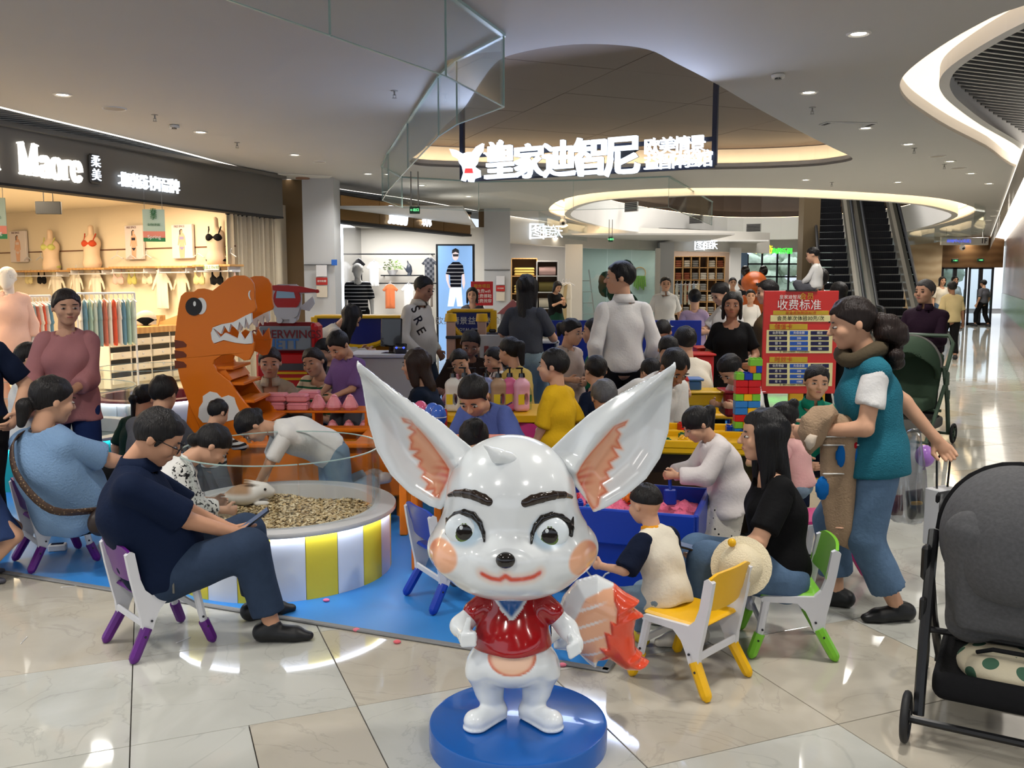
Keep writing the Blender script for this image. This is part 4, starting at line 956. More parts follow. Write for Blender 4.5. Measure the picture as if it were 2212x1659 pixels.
bc(1105, 1285, .085, 1106, 1385, .135, .02, .0, .02, S); bc(1106, 1385, .135, 1107, 1440, .152, 0, 0, .02, S)
bc(1045, 1312, .05, 1026, 1322, .042, 0, -.01, .02, S); bc(1175, 1312, .05, 1192, 1322, .042, 0, -.01, .02, S)
hz = fx(1107, 1420, -.13)[1]; S.cut((0, -.13, hz), (0, -.05, -1), .006)
S.warp(lambda X, Y, Z: .0022 * np.sin(34 * X + 9 * np.sin(7 * Z)) * np.clip((.5 - Z) * 6, 0, 1) + 0 * Y)
o = npmesh('shirt', [(*S.mesh(), 0)], [paint_mat('shirt_gloss_paint', .16, .7)], fox)
vn = [fx(x, y, -.12) for x, y in ((1040, 1270), (1162, 1270), (1150, 1298), (1130, 1325), (1110, 1346), (1100, 1346), (1080, 1328), (1056, 1300))]
def shp(x, y, z):
    c = np.tile(np.array(rgb((158, 14, 20))[:3]), (len(x), 1)); d = poly_sd(x, z, vn); f = (d < 0) * (y < 0.) * 1.0
    c = cmix(c, (226, 230, 232), f); return cmix(c, (34, 92, 160), f * sstep(.004, .016, -d))
paint(o, shp)
tp = [(1195, 1398), (1200, 1335), (1215, 1290), (1245, 1255), (1290, 1242), (1330, 1262), (1352, 1280), (1382, 1297), (1368, 1308), (1376, 1318), (1392, 1329), (1374, 1333), (1369, 1360), (1373, 1398), (1388, 1411), (1381, 1418), (1404, 1428), (1380, 1443), (1345, 1441), (1312, 1418), (1292, 1424), (1287, 1441), (1268, 1428), (1250, 1410), (1222, 1402)]
rz_ = [(1323, 1262), (1335, 1255), (1400, 1290), (1420, 1420), (1390, 1450), (1345, 1446), (1322, 1421), (1288, 1417), (1305, 1403), (1290, 1380), (1308, 1382), (1300, 1345), (1315, 1350), (1312, 1322), (1325, 1328), (1328, 1300), (1322, 1284)]
pz_ = [(1240, 1320), (1262, 1278), (1300, 1262), (1400, 1262), (1400, 1422), (1290, 1422), (1250, 1405), (1232, 1380), (1226, 1350)]
TD = .17; tl = [fx(x, y, TD) for x, y in tp]; rl = [fx(x, y, TD) for x, y in rz_]; pl = [fx(x, y, TD) for x, y in pz_]
xs = [p[0] for p in tl]; zs = [p[1] for p in tl]; E = Fld((min(xs), TD - .12, min(zs)), (max(xs), TD + .12, max(zs)), .005)
sl, X, Y, Z = E.sl(E.o, E.o + E.n * E.h); X2, Z2 = np.broadcast_arrays(X[:, 0, :], Z[0]); sd = poly_sd(X2, Z2, tl); sr = poly_sd(X2, Z2, rl)
t_ = .09 * np.sqrt(1 - (1 - np.clip(-sd / .11, 0, 1)) ** 2) + .010 * sstep(0, .006, -sr) * sstep(0, .01, -sd)
E.val = np.maximum(sd[:, None, :], np.abs(Y - TD) - t_[:, None, :]).astype(np.float32); E.cone((.06, .03, fx(1200, 1400)[1]), (fx(1215, 1385)[0], TD - .02, fx(1200, 1385)[1]), .03, .04, .03)
o = npmesh('tail', [(*E.mesh(), 0)], [M_fw], fox)
def tailp(x, y, z):
    c = np.tile(np.array(rgb((228, 232, 234))[:3]), (len(x), 1)); d = poly_sd(x, z, pl); f = 1 - sstep(-.004, .004, d)
    st = np.sin((z * 1.0 - .35 * x) * 105 + 1.2) > .86; w_ = np.clip((fx(1310, 1300, TD)[0] - x) / .05, 0, 1)
    c = cmix(c, (236, 176, 140), f * (1 - .75 * st * w_)); r = poly_sd(x, z, rl); return cmix(c, (222, 74, 44), 1 - sstep(-.002, .003, r))
paint(o, tailp)
# ================================================================ PLAY AREA FURNITURE
def plastic(name, c, rough=.35, **k): return mat(name, c, rough, noise=.03, nscale=6, **k)
M_or = plastic('orange_board', (222, 116, 14)); M_ye = plastic('yellow_plastic', (232, 178, 12)); M_bu = plastic('blue_plastic', (18, 58, 168)); M_gr = plastic('green_plastic', (120, 190, 50)); M_re = plastic('red_plastic', (196, 22, 26))
M_pu = plastic('purple_plastic', (92, 26, 120)); M_pk = plastic('magenta_plastic', (196, 20, 116)); M_mint = plastic('mint_plastic', (128, 180, 158)); M_wp = plastic('white_plastic', (214, 214, 218), .4)
M_pink = mat('pink_foil', (238, 150, 160), .3, noise=.08, nscale=30, bump=.3, bscale=60)
# floor mat
me_, mn_ = Vector((.929, -.37)), Vector((.37, .929)); mc = Vector((.39, 3.60))
def mp(a, d): p = mc - me_ * a + mn_ * d; return (p.x, p.y)
b = MB(); b.prism([mp(0, 0), mp(0, 8.5), mp(6.5, 8.5), mp(6.5, 0)][::-1], .008, (0, 0, .004), (1, 0, 0), (0, 1, 0)); m_ = mat('blue_vinyl', (52, 132, 206), .42, noise=.06, nscale=1.5, bump=.04, bscale=120)
mt = tag(b.build('floor_mat', m_), 'bright blue vinyl mat under the whole play area', None, None, 'structure')
b = MB()
for (a, d), (a2, d2) in (((0, 0), (6.5, 0)), ((0, 0), (0, 8.5))):
    p, q = Vector(mp(a, d)), Vector(mp(a2, d2)); c = (p + q) / 2; b.box((c.x, c.y, .006), ((q - p).length + .03, .035, .011), math.atan2(q.y - p.y, q.x - p.x), b=.004)
b.build('edge_strip', mat('grey_rubber', (128, 128, 128), .6), mt)
# ---- children's chair
def make_chair(m, label, loc, rz, s=1.0, group="children's plastic chairs"):
    t = thing('kids_chair', label, 'chair', loc, rz, group); t.scale = (s, s, s)
    if m.name + '_chair' in CH:
        for o in CH[m.name + '_chair']:
            c = o.copy(); COL.objects.link(c); c.parent = t
        return t
    L = []
    sf = [(-.205, .50), (-.185, .515), (-.165, .505), (-.145, .38), (-.125, .325), (-.095, .295), (.125, .290), (.142, .28), (.135, .264), (-.02, .262), (-.06, .225), (-.085, .175), (-.10, .13), (-.145, .13), (-.15, .2), (-.165, .27), (-.19, .40)]
    for x in (-.15, .15):
        b = MB(); b.prism(sf, .026, (x, 0, 0), (0, 1, 0), (0, 0, 1)); L.append(b.build('side_frame', M_wp, t))
        b = MB(); b.cyl((x, .115, .27), (x * 1.08, .145, .10), .02, .018, 8); b.build('leg', M_wp, t); L.append(t.children[-1])
        for (p, q) in (((x * 1.08, .142, .115), (x * 1.17, .178, .016)), ((x, -.122, .145), (x * 1.12, -.195, .016))):
            b = MB(); b.tube([p, Vector(p).lerp(Vector(q), .9), q, Vector(q) + (Vector(q) - Vector(p)).normalized() * .014], [.026, .025, .022, .010], 8); c = b.build('leg_cap', m, t, 40); L.append(c)
            for k in (.3, .6):
                w_ = Vector(p).lerp(Vector(q), k - .55 if k < .5 else k - .35); b = MB(); b.sph(w_ + Vector((math.copysign(.023, x), 0, 0)), .006, 6, 4); L.append(b.build('bolt', mat('dark_bolt', (60, 60, 66), .3, metal=.8), t))
    b = MB(); b.box((0, 0, .292), (.29, .29, .022), b=.01); b.box((0, .10, .288), (.25, .09, .014), b=.006); L.append(b.build('seat', m, t))
    b = MB(); n = 8; vs = []; fs = []
    for i in range(n + 1):
        u = -1 + 2 * i / n; x = u * .158
        for z, oy in ((.36, -.155), (.385, -.16), (.45, -.175), (.515, -.19), (.535, -.195)):
            e = abs(u) ** 6 * .02; zz = z + (e if z < .42 else -e); y0 = oy - .022 * (1 - u * u)
            vs += [(x, y0, zz), (x, y0 + .014, zz)]
    K = 10
    for i in range(n):
        for j in range(4):
            a = i * K + j * 2; fs += [(a, a + 2, a + 2 + K, a + K), (a + 1, a + 1 + K, a + 3 + K, a + 3)]
        fs += [(i * K, i * K + K, i * K + K + 1, i * K + 1), (i * K + 8, i * K + 9, i * K + K + 9, i * K + K + 8)]
    for i in (0, n):
        for j in range(4): a = i * K + j * 2; fs.append((a, a + 1, a + 3, a + 2))
    b.add(vs, fs); L.append(b.build('backrest', m, t, 40))
    for y, z in ((.14, .17), (-.14, .17)): b = MB(); b.box((0, y, z), (.30, .014, .035), b=.005); L.append(b.build('crossbar', M_wp, t))
    CH[m.name + '_chair'] = [o for o in t.children]; return t
CH = {}
def chair_px(m, label, rear, front, s=.93):
    r = [G(*p) for p in rear]; f = [G(*p) for p in front]; rm = (r[0] + r[1]) / 2; fm = (f[0] + f[1]) / 2; d = fm - rm; c = (rm + fm) / 2
    return make_chair(m, label, (c.x, c.y, .009 if c.y > 4.6 else 0), math.atan2(d.y, d.x) - PI / 2, s), c, math.atan2(d.y, d.x) - PI / 2
CHP = {}
CHP['man'] = chair_px(M_pu, "purple and white kids' chair under the man in navy", ((260, 1388), (293, 1425)), ((437, 1386), (396, 1350)), .94)
CHP['bluew'] = chair_px(M_pu, "purple and white kids' chair under the woman in light blue", ((56, 1213), (70, 1240)), ((194, 1216), (175, 1190)), .94)
CHP['boy'] = chair_px(M_ye, "empty-backed yellow kids' chair behind the fox statue, boy on its edge", ((1522, 1506), (1590, 1462)), ((1384, 1456), (1459, 1418)), .94)
CHP['black'] = chair_px(M_gr, "lime green kids' chair under the woman in the black t-shirt", ((1780, 1420), (1752, 1374)), ((1632, 1414), (1612, 1368)), .94)
make_chair(M_bu, "blue kids' chair tucked half behind the fox statue's left ear", (D(930, 1200, 4.35).x + .1, 4.45, .009), R(-60), .95)
make_chair(M_pk, "magenta kids' chair behind the boy in the blue t-shirt", (D(1095, 900, 6.5).x, 6.5, .009), R(150), 1.05); make_chair(M_mint, "mint kids' chair beside the magenta one", (D(1132, 930, 5.9).x, 5.9, .009), R(160), 1.0)
make_chair(M_gr, "lime green kids' chair behind the girl in the white jacket", (D(1588, 1100, 5.4).x, 5.4, 0), R(80), 1.05); make_chair(M_pk, "magenta kids' chair half hidden behind the woman holding the coat", (D(1765, 1120, 4.95).x, 4.95, 0), R(100), 1.05)
# ---- round petting pens
def pen(name, label, cx, cy, Rr, hr, c1, c2, ns, ledcol, hg=.33, rimcol=(205, 205, 205)):
    t = thing(name, label, 'animal pen', (cx, cy, .008)); A = 2 * PI / ns
    me = []
    for k, c in enumerate((c1, c2)):
        b = MB(); r = Rr - .03; b.lathe([(r, 0), (r, hr - .03), (r - .012, hr - .03), (r - .012, 0)], 6, a0=0, a1=A * .985); o = b.build('panel', plastic('pen_%d_%d_%d' % c, c, .35), t, 30); me.append(o.data); bpy.data.objects.remove(o)
    for k in range(ns): meshobj('panel', me[k % 2], t, (0, 0, 0), (0, 0, k * A))
    b = MB(); b.lathe([(Rr - .12, hr - .025), (Rr, hr - .025), (Rr + .002, hr - .02), (Rr + .002, hr - .004), (Rr, hr), (Rr - .12, hr), (Rr - .12, hr - .12)], 64); b.build('rim', mat('pen_rim_%d' % rimcol[0], rimcol, .4), t, 30)
    b = MB(); b.lathe([(Rr - .006, hr - .026), (Rr - .028, hr - .030)], 64); b.build('light_strip', mat('cove_pen_led', ledcol, emit=14), t)
    b = MB(); b.lathe([(0, .05), (Rr - .1, .05), (Rr - .1, hr)], 48); b.build('tub', mat('pen_tub', (190, 196, 192), .6), t, 30)
    for k in range(4):
        b = MB(); r = Rr - .085; b.lathe([(r, hr - .1), (r, hr + hg), (r - .008, hr + hg), (r - .008, hr - .1)], 16, a0=k * PI / 2 + .4 + .006, a1=(k + 1) * PI / 2 + .4 - .006); b.build('glass_pane', M_glass, t, 30)
        b = MB(); b.lathe([(r + .0005, hr + hg - .004), (r + .0005, hr + hg + .001), (r - .0085, hr + hg + .001), (r - .0085, hr + hg - .004)], 16, a0=k * PI / 2 + .4 + .006, a1=(k + 1) * PI / 2 + .4 - .006); b.build('glass_edge', M_gl_edge, t, 30)
    return t
yf = G(620, 1312).y; yb = G(640, 1040, .36).y; PR = (yb - yf) / 2; PY = (yf + yb) / 2; PX = D(853, 1085, PY).x - PR
pen1 = pen('petting_pen', 'round yellow and white striped petting pen with glass wall and wood shavings', PX, PY, PR, .36, (226, 206, 60), (222, 228, 238), 22, (235, 240, 255))
pen('petting_pen', 'round teal and white petting pen with glass wall behind the woman in light blue', -3.98, 7.6, .82, .36, (28, 170, 170), (214, 226, 232), 14, (235, 245, 255), .36)
pen('petting_pen', 'round petting pen with dark red rim behind the man in grey', D(330, 880, 9.6).x, 9.6, .62, .42, (216, 210, 200), (226, 222, 214), 14, (245, 240, 235), .3, (130, 20, 34))
rng = random.Random(5); b = MB(); ms = [mat('shaving_%d' % i, c, .8) for i, c in enumerate(((214, 190, 146), (196, 168, 120), (228, 210, 172)))]
for m in ms: b.mat(m)
def shav_z(x, y): return .285 + .012 * math.sin(5 * x + 1) * math.cos(6 * y) + .012 * math.sin(13 * x + 7 * y)
n = 26; 
b.cur = 1; g = {}
for i in range(n + 1):
    for j in range(n + 1):
        x, y = (-1 + 2 * i / n) * (PR - .1), (-1 + 2 * j / n) * (PR - .1)
        if math.hypot(x, y) < PR - .1: g[i, j] = (x, y, shav_z(x, y))
for (i, j) in list(g):
    if (i + 1, j) in g and (i, j + 1) in g and (i + 1, j + 1) in g: b.quad(g[i, j], g[i + 1, j], g[i + 1, j + 1], g[i, j + 1])
for k in range(9000):
    r = (PR - .105) * math.sqrt(rng.random()); a = rng.random() * 6.283; x, y = r * math.cos(a), r * math.sin(a); z = shav_z(x, y) + rng.random() * .012; th = rng.random() * 6.283; l = .006 + .008 * rng.random(); w_ = .003 + .003 * rng.random(); tl_ = rng.uniform(-.5, .5) * l; b.cur = rng.randrange(3)
    cx_, sx_ = math.cos(th), math.sin(th); b.quad((x - cx_ * l + sx_ * w_, y - sx_ * l - cx_ * w_, z - tl_), (x + cx_ * l + sx_ * w_, y + sx_ * l - cx_ * w_, z + tl_), (x + cx_ * l - sx_ * w_, y + sx_ * l + cx_ * w_, z + tl_ + .004), (x - cx_ * l - sx_ * w_, y - sx_ * l + cx_ * w_, z - tl_ + .003))
tag(b.build('wood_shavings', None, None, None, (PX, PY, .008)), 'loose pale wood shavings filling the yellow striped pen', 'bedding', kind='stuff')
# rabbit
q = G(545, 1105, .25); RB = Fld((-.13, -.16, -.02), (.13, .16, .2), .006)
RB.ell((0, -.04, .055), (.06, .085, .055), .02); RB.ell((0, .05, .075), (.042, .05, .042), .03); RB.ell((0, .09, .062), (.026, .03, .024), .02)
for s in (-1, 1): RB.cone((s * .018, .03, .11), (s * .03, -.03, .125), .014, .011, .01, 1, ((0, 0, 1), .6)); RB.ell((s * .03, .05, .01), (.016, .04, .014), .012)
RB.ell((0, -.125, .05), (.02, .02, .02), .02)
t = thing('rabbit', 'white rabbit with fawn back sitting on the wood shavings', 'rabbit', (q.x, q.y, .292), R(-75)); t.scale = (1.15, 1.15, 1.15)
o = npmesh('body', [(*RB.mesh(), 0)], [paint_mat('rabbit_fur', .9, 0)], t); paint(o, lambda x, y, z: cmix(np.tile(np.array(rgb((232, 228, 222))[:3]), (len(x), 1)), (176, 140, 108), sstep(.02, -.03, y) * sstep(.05, .08, z)))
for s in (-1, 1): b = MB(); b.sph((s * .038, .068, .085), .0075, 8, 6); b.build('eye', M_fblk, t, 0)
# ---- dinosaur slide
DY = 6.35; DO = D(470, 800, DY)
dino = thing('dinosaur_slide', 'orange dinosaur-shaped slide with open toothed mouth behind the striped pen', 'slide', (DO.x, DY, 0))
def dl(p, Y=DY): q = D(p[0], p[1], Y); return (q.x - DO.x, q.z)
out = [(445, 1075), (434, 925), (422, 900), (411, 877), (390, 820), (381, 775), (378, 736), (383, 690), (388, 655), (392, 639), (401, 631), (420, 630), (428, 624), (441, 623), (460, 628), (477, 615), (493, 601), (510, 595), (529, 595), (542, 602), (549, 613), (551, 628), (551, 647), (555, 666), (552, 672), (544, 676),
       (531, 684), (506, 696), (480, 700), (464, 706), (458, 716), (461, 738), (466, 742), (485, 734), (510, 739), (535, 743), (546, 741), (551, 738), (548, 761), (540, 777), (529, 779), (517, 771), (502, 766), (481, 767), (464, 778), (462, 786), (472, 803), (496, 822), (515, 850), (527, 866), (560, 900), (580, 950), (600, 1085)]
pol = [dl(p) for p in out]
for k in range(2):
    b = MB(); b.prism(pol[::-1], .03, (0, k * .46, 0), (1, 0, 0), (0, 0, 1)); pan = b.build('side_panel', M_or, dino)
    bv = pan.modifiers.new('bevel', 'BEVEL'); bv.width = .008; bv.segments = 2; bv.limit_method = 'ANGLE'; bv.angle_limit = R(40)
def dplate(name, pts, m, off=.018, t_=.006, k=0): b = MB(); b.prism([dl(p) for p in pts], t_, (0, k * .46 - off, 0), (1, 0, 0), (0, 0, 1)); return b.build(name, m, dino)
M_tooth = plastic('ivory_white_board', (226, 226, 222)); z4 = lambda L: [(350 + x / 4.74, 550 + y / 4.74) for x, y in L]
up = z4([(520, 770), (530, 745), (620, 712), (740, 690), (860, 625), (920, 598), (926, 690), (900, 725), (865, 640), (850, 752), (800, 685), (782, 772), (712, 705), (690, 792), (645, 722), (612, 812), (545, 755)])
lo = z4([(510, 800), (532, 752), (600, 852), (655, 800), (782, 862), (800, 792), (850, 876), (915, 782), (932, 900), (930, 908), (860, 912), (760, 900), (640, 872), (560, 900), (540, 905), (520, 870)])
for k in range(2): dplate('teeth', up, M_tooth, .0, .034, k) if k else (dplate('teeth', up, M_tooth, .004, .036), dplate('teeth', lo, M_tooth, .004, .036))
dplate('teeth', lo, M_or, .0, .03, 1)
ci = lambda cx, cy, rx, ry, n=24: [(cx + rx * math.cos(2 * PI * i / n), cy + ry * math.sin(2 * PI * i / n)) for i in range(n)]
dplate('eye_white', ci(435, 661, 13, 18), M_tooth, .017, .004); dplate('eye_pupil', ci(421, 662, 18, 19.5), mat('black_board', (30, 24, 22), .4), .020, .005); dplate('eye_glint', ci(423, 656, 3, 5.5, 12), M_tooth, .024, .003)
dplate('nostril', z4([(918, 366), (900, 372), (890, 395), (892, 425), (905, 452), (922, 466), (910, 440), (905, 410), (908, 385)]), M_tooth, .018, .004)
for y0 in (744, 766, 788): dplate('stripe', [(379, y0 - 10), (398, y0 - 7), (405, y0), (404, y0 + 5), (395, y0 + 6), (380, y0 + 8)], plastic('brown_board', (112, 50, 22)), .017, .003)
dplate('belly_patch', [(430, 900), (432, 880), (440, 868), (440, 855), (455, 845), (470, 848), (480, 858), (495, 853), (508, 858), (512, 872), (520, 890), (510, 905), (490, 910), (470, 905), (460, 912), (440, 912)], M_tooth, .017, .004); dplate('belly_spot', ci(474, 872, 14, 14), plastic('grey_board', (176, 174, 170)), .021, .004)
for x, y in ((484, 790), (507, 824), (530, 862), (568, 905)): q = dl((x, y)); b = MB(); b.box((q[0] - .02, .23, q[1] - .02), (.16, .43, .022), b=.004); b.build('step', M_or, dino)
b = MB(); b.prism([(-.25, .55), (-.2, .9), (.05, 1.0), (.1, .93), (-.12, .8), (-.16, .5)], .43, (0, .23, 0), (1, 0, 0), (0, 0, 1)); b.build('chute', M_or, dino)
# ---- orange counter with shelf of pink gifts
t = thing('sand_counter', 'orange play counter with sunken yellow trays right of the dinosaur slide', 'counter', (D(760, 1000, 6.36).x, 6.36, .008))
xl, xr = D(520, 1000, 6.0).x - t.location.x, D(912, 1000, 6.0).x - t.location.x
def rbox(nm, x0, x1, y0, y1, z0, z1, m, par, bv=.01): b = MB(); b.box(((x0 + x1) / 2, (y0 + y1) / 2, (z0 + z1) / 2), (x1 - x0, y1 - y0, z1 - z0), b=bv); return b.build(nm, m, par)
rbox('front_panel', xl, xr, -.36, -.33, .16, .50, M_or, t, .012); rbox('back_panel', xl, xr, .33, .36, .16, .5, M_or, t); rbox('floor_board', xl, xr, -.34, .34, .16, .19, M_or, t)
rbox('end_panel', xl, xl + .03, -.34, .34, .16, .5, M_or, t); rbox('end_panel', xr - .03, xr, -.34, .34, .16, .5, M_or, t)
rbox('rail', xl - .02, xr + .02, -.40, -.28, .495, .53, M_or, t); rbox('rail', xl - .02, xr + .02, .26, .40, .495, .53, M_or, t)
for k in range(4): x = xl + (xr - xl) * k / 3; rbox('rail', x - .06, x + .06, -.29, .27, .495, .529, M_or, t)
for k in range(3): rbox('tray', xl + (xr - xl) * k / 3 + .06, xl + (xr - xl) * (k + 1) / 3 - .06, -.28, .26, .40, .44, plastic('mustard_tray', (206, 176, 30)), t)
for x in (xl + .2, xr - .14):
    for y in (-.22, .22): b = MB(); b.cyl((x, y, 0), (x, y, .17), .055, n=20); b.build('leg', M_or, t, 40)
SY = 6.92; t = thing('display_shelf', 'orange display shelf holding pink gift packs behind the counter', 'shelf', (D(690, 900, SY).x, SY, .008)); xl2, xr2 = D(572, 890, SY).x - t.location.x, D(800, 890, SY).x - t.location.x
z1, z2 = D(690, 888, SY - .15).z, D(690, 945, SY - .15).z
for z in (z1, z2): rbox('board', xl2, xr2, -.15, .15, z - .024, z - .008, M_or, t, .004)
for x in (xl2 + .01, (xl2 + xr2) / 2 + .0, xr2 - .01): rbox('upright', x - .011, x + .011, -.148, .148, 0, z1 - .024, M_or, t, .003)
def gem(x, y, Y, r, label, m=M_pink, grp='pink drop-shaped gift packs'):
    p = D(x, y, Y); g_ = thing('gift_pack', label, 'gift pack', p, group=grp); b = MB(); b.lathe([(.001, 0), (r * .6, 0), (r, r * .45), (r * .95, r * .75), (r * .8, r * 1.05), (r * .42, r * 1.75), (.001, r * 2.1)], 8, a0=.2, a1=.2 + 2 * PI); b.build('pack', m, g_); b = MB(); b.lathe([(r * .3, r * 1.8), (r * .4, r * 1.86), (.001, r * 2.1)], 8); b.build('twist', m, g_)
for k, x in enumerate((688, 722, 757)): gem(x, 887, SY - .08, .062, ('pink drop-shaped gift pack with a printed badge, left of three on top', 'pink drop-shaped gift pack, middle of three on top of the shelf', 'pink drop-shaped gift pack, right of three on top of the shelf')[k])
for k, x in enumerate((719, 754, 788)): gem(x, 944, SY - .08, .065, ('left pink drop-shaped pack on the lower shelf', 'middle pink drop-shaped pack on the lower shelf', 'pink drop-shaped pack at the right end of the lower shelf')[k])
bg = MB(); p = D(693, 862, SY - .155); 
for k, (x, y, lb) in enumerate(((598, 884, 'lower left flat pink gift box on the shelf'), (598, 866, 'upper left flat pink gift box, stacked'), (646, 885, 'lower right flat pink gift box on the shelf'), (645, 867, 'upper right flat pink gift box, stacked'), (668, 860, 'flat pink gift box behind the stacks'))):
    Y = SY - .05 + (.1 if k == 4 else 0); p = D(x, y, Y); o = thing('gift_box', lb, 'gift box', (p.x, p.y, p.z), R((-4, 3, 2, -3, 5)[k]), 'flat pink gift boxes'); b = MB(); b.box((0, 0, .03), (.16, .15, .06), b=.012); b.build('box', M_pink, o); b = MB(); b.box((0, 0, .045), (.164, .154, .006), b=.002); b.build('seam', mat('pink_dark_foil', (214, 120, 136), .3), o)
for k, (x, y) in enumerate(((632, 936), (654, 934), (676, 937))):
    p = D(x, y, SY - .06); b = MB(); b.sph((0, 0, .05), (.055, .05, .052), 12, 8); b.lathe([(.012, .09), (.035, .125), (.03, .13)], 10); tag(b.build('candy_bag', mat('silver_blue_foil', (150, 168, 186), .25, metal=.4, bump=.6, bscale=30), None, 0, p), ('left silvery gift bag on the lower shelf', 'middle silvery gift bag on the lower shelf', 'right silvery gift bag on the lower shelf')[k], 'gift bag', 'silvery gift bags')
# ---- kiddie ride with sign panel (generic red toy aeroplane on top)
KY = 8.3; K0 = D(630, 780, KY); ride = thing('kiddie_ride', 'coin ride with a grey lettered sign panel and a red aeroplane board on top', 'ride', (K0.x, KY, .008))
def kl(x, y, Y=KY): q = D(x, y, Y); return (q.x - K0.x, q.z - .008)
def kbox(nm, x0, y0, x1, y1, d0, d1, m, bv=.02): a, c = kl(x0, y0), kl(x1, y1); b = MB(); b.box(((a[0] + c[0]) / 2, (d0 + d1) / 2, (a[1] + c[1]) / 2), (abs(c[0] - a[0]), d1 - d0, abs(a[1] - c[1])), b=bv); return b.build(nm, m, ride)
rbox('base', kl(540, 900)[0], kl(690, 900)[0], -.3, .6, 0, .3, M_re, ride, .03)
kbox('cabinet', 552, 762, 686, 930, 0, .4, M_re); kbox('sign_frame', 552, 696, 686, 762, -.04, .1, plastic('dark_red_frame', (120, 24, 26)), .04); kbox('sign_panel', 562, 704, 676, 756, -.055, -.03, mat('grey_sign_panel', (128, 136, 142), .35), .02); kbox('side_cap', 668, 698, 690, 790, -.05, .2, M_re, .03)
a = kl(622, 722); text('lettering', 'SUPERWINGS', .105, mat('maroon_ink', (116, 26, 34), .5), (a[0], -.058, a[1]), (1, 0, 0), UP, ride, .003, .012); a = kl(620, 743); text('lettering', 'JETT', .125, mat('blue_ink', (60, 110, 170), .5), (a[0], -.058, a[1]), (1, 0, 0), UP, ride, .003, .02)
kbox('grey_stripe', 570, 785, 664, 800, -.01, .0, mat('graphite_print', (70, 66, 68), .5), .002); kbox('yellow_stripe', 598, 803, 664, 808, -.012, .0, M_ye, .002); kbox('yellow_stripe', 572, 816, 664, 821, -.012, .0, M_ye, .002)
def kplate(nm, pts, m, y0=0, t_=.03): b = MB(); b.prism([kl(*p) for p in pts], t_, (0, y0, 0), (1, 0, 0), (0, 0, 1)); return b.build(nm, m, ride)
M_pr = plastic('aeroplane_red', (190, 36, 34)); M_pwh = plastic('aeroplane_white', (206, 206, 208))
kplate('aeroplane_outline', [(590, 622), (600, 614), (640, 614), (652, 622), (688, 626), (690, 632), (652, 634), (652, 660), (676, 640), (680, 655), (668, 672), (650, 668), (645, 690), (636, 698), (605, 698), (594, 680), (588, 660)], M_pwh, 0, .02)
kplate('aeroplane_body', ci(621, 644, 29, 28, 22), M_pr, -.015, .03); kplate('aeroplane_belly', [(592, 664), (650, 664), (644, 682), (632, 690), (610, 690), (598, 682)], M_pwh, -.018, .034); kplate('wing', [(580, 617), (600, 616), (648, 618), (686, 626), (688, 631), (648, 632), (596, 628), (580, 624)], M_pr, -.03, .02); kplate('propeller_boss', ci(687, 629, 4, 4, 10), M_pr, -.03, .03); kplate('window', [(600, 628), (636, 628), (640, 644), (598, 644)], mat('pale_blue_window', (150, 186, 206), .2), -.032, .006); kplate('foot', ci(606, 692, 7, 6, 12), M_pwh, -.02, .05); kplate('foot', ci(634, 692, 7, 6, 12), M_pwh, -.02, .05)
# ================================================================ PEOPLE
def cloth(name, c, **k):
    k.setdefault('bump', .25); k.setdefault('bscale', 60); k.setdefault('noise', .06); k.setdefault('nscale', 12); k.setdefault('spec', .2); return mat('cloth_' + name, c, .85, **k)
def skin(c=(206, 158, 128)): return mat('skin_%d_%d_%d' % c, c, .5, noise=.04, nscale=20, spec=.35)
def hairm(c=(20, 17, 17)):
    k = 'hair_%d_%d_%d' % c
    if k in MATS: return MATS[k]
    m = mat(k, c, .5, noise=.3, nscale=70, spec=.35); nt = m.node_tree; N = nt.nodes; mp_ = N.new('ShaderNodeMapping'); mp_.inputs['Scale'].default_value = (130, 130, 14); nt.links.new(N['Texture Coordinate'].outputs['Object'], mp_.inputs[0])
    v = N.new('ShaderNodeTexNoise'); v.inputs['Scale'].default_value = 1; v.inputs['Detail'].default_value = 2; nt.links.new(mp_.outputs[0], v.inputs['Vector']); bp = N.new('ShaderNodeBump'); bp.inputs['Strength'].default_value = .7; bp.inputs['Distance'].default_value = .01; nt.links.new(v.outputs['Fac'], bp.inputs['Height']); nt.links.new(bp.outputs[0], N['Principled BSDF'].inputs['Normal']); return m
M_eyew = mat('eye_white', (168, 158, 150), .4); M_iris = mat('eye_iris', (24, 16, 12), .2); M_brow = mat('brow_hair', (30, 24, 22), .8)
def ik(S, T, l1, l2, pole):
    S, T = np.array(S, float), np.array(T, float); d = T - S; L = np.linalg.norm(d)
    if L > (l1 + l2) * .995: T = S + d / L * (l1 + l2) * .995; d = T - S; L = np.linalg.norm(d)
    a = (l1 * l1 - l2 * l2 + L * L) / (2 * L); h = math.sqrt(max(l1 * l1 - a * a, 0)); u = d / L; p = np.array(pole, float); p = p - u * (p @ u); p = nrm(p); return S + u * a + p * h, T
NP = [0]
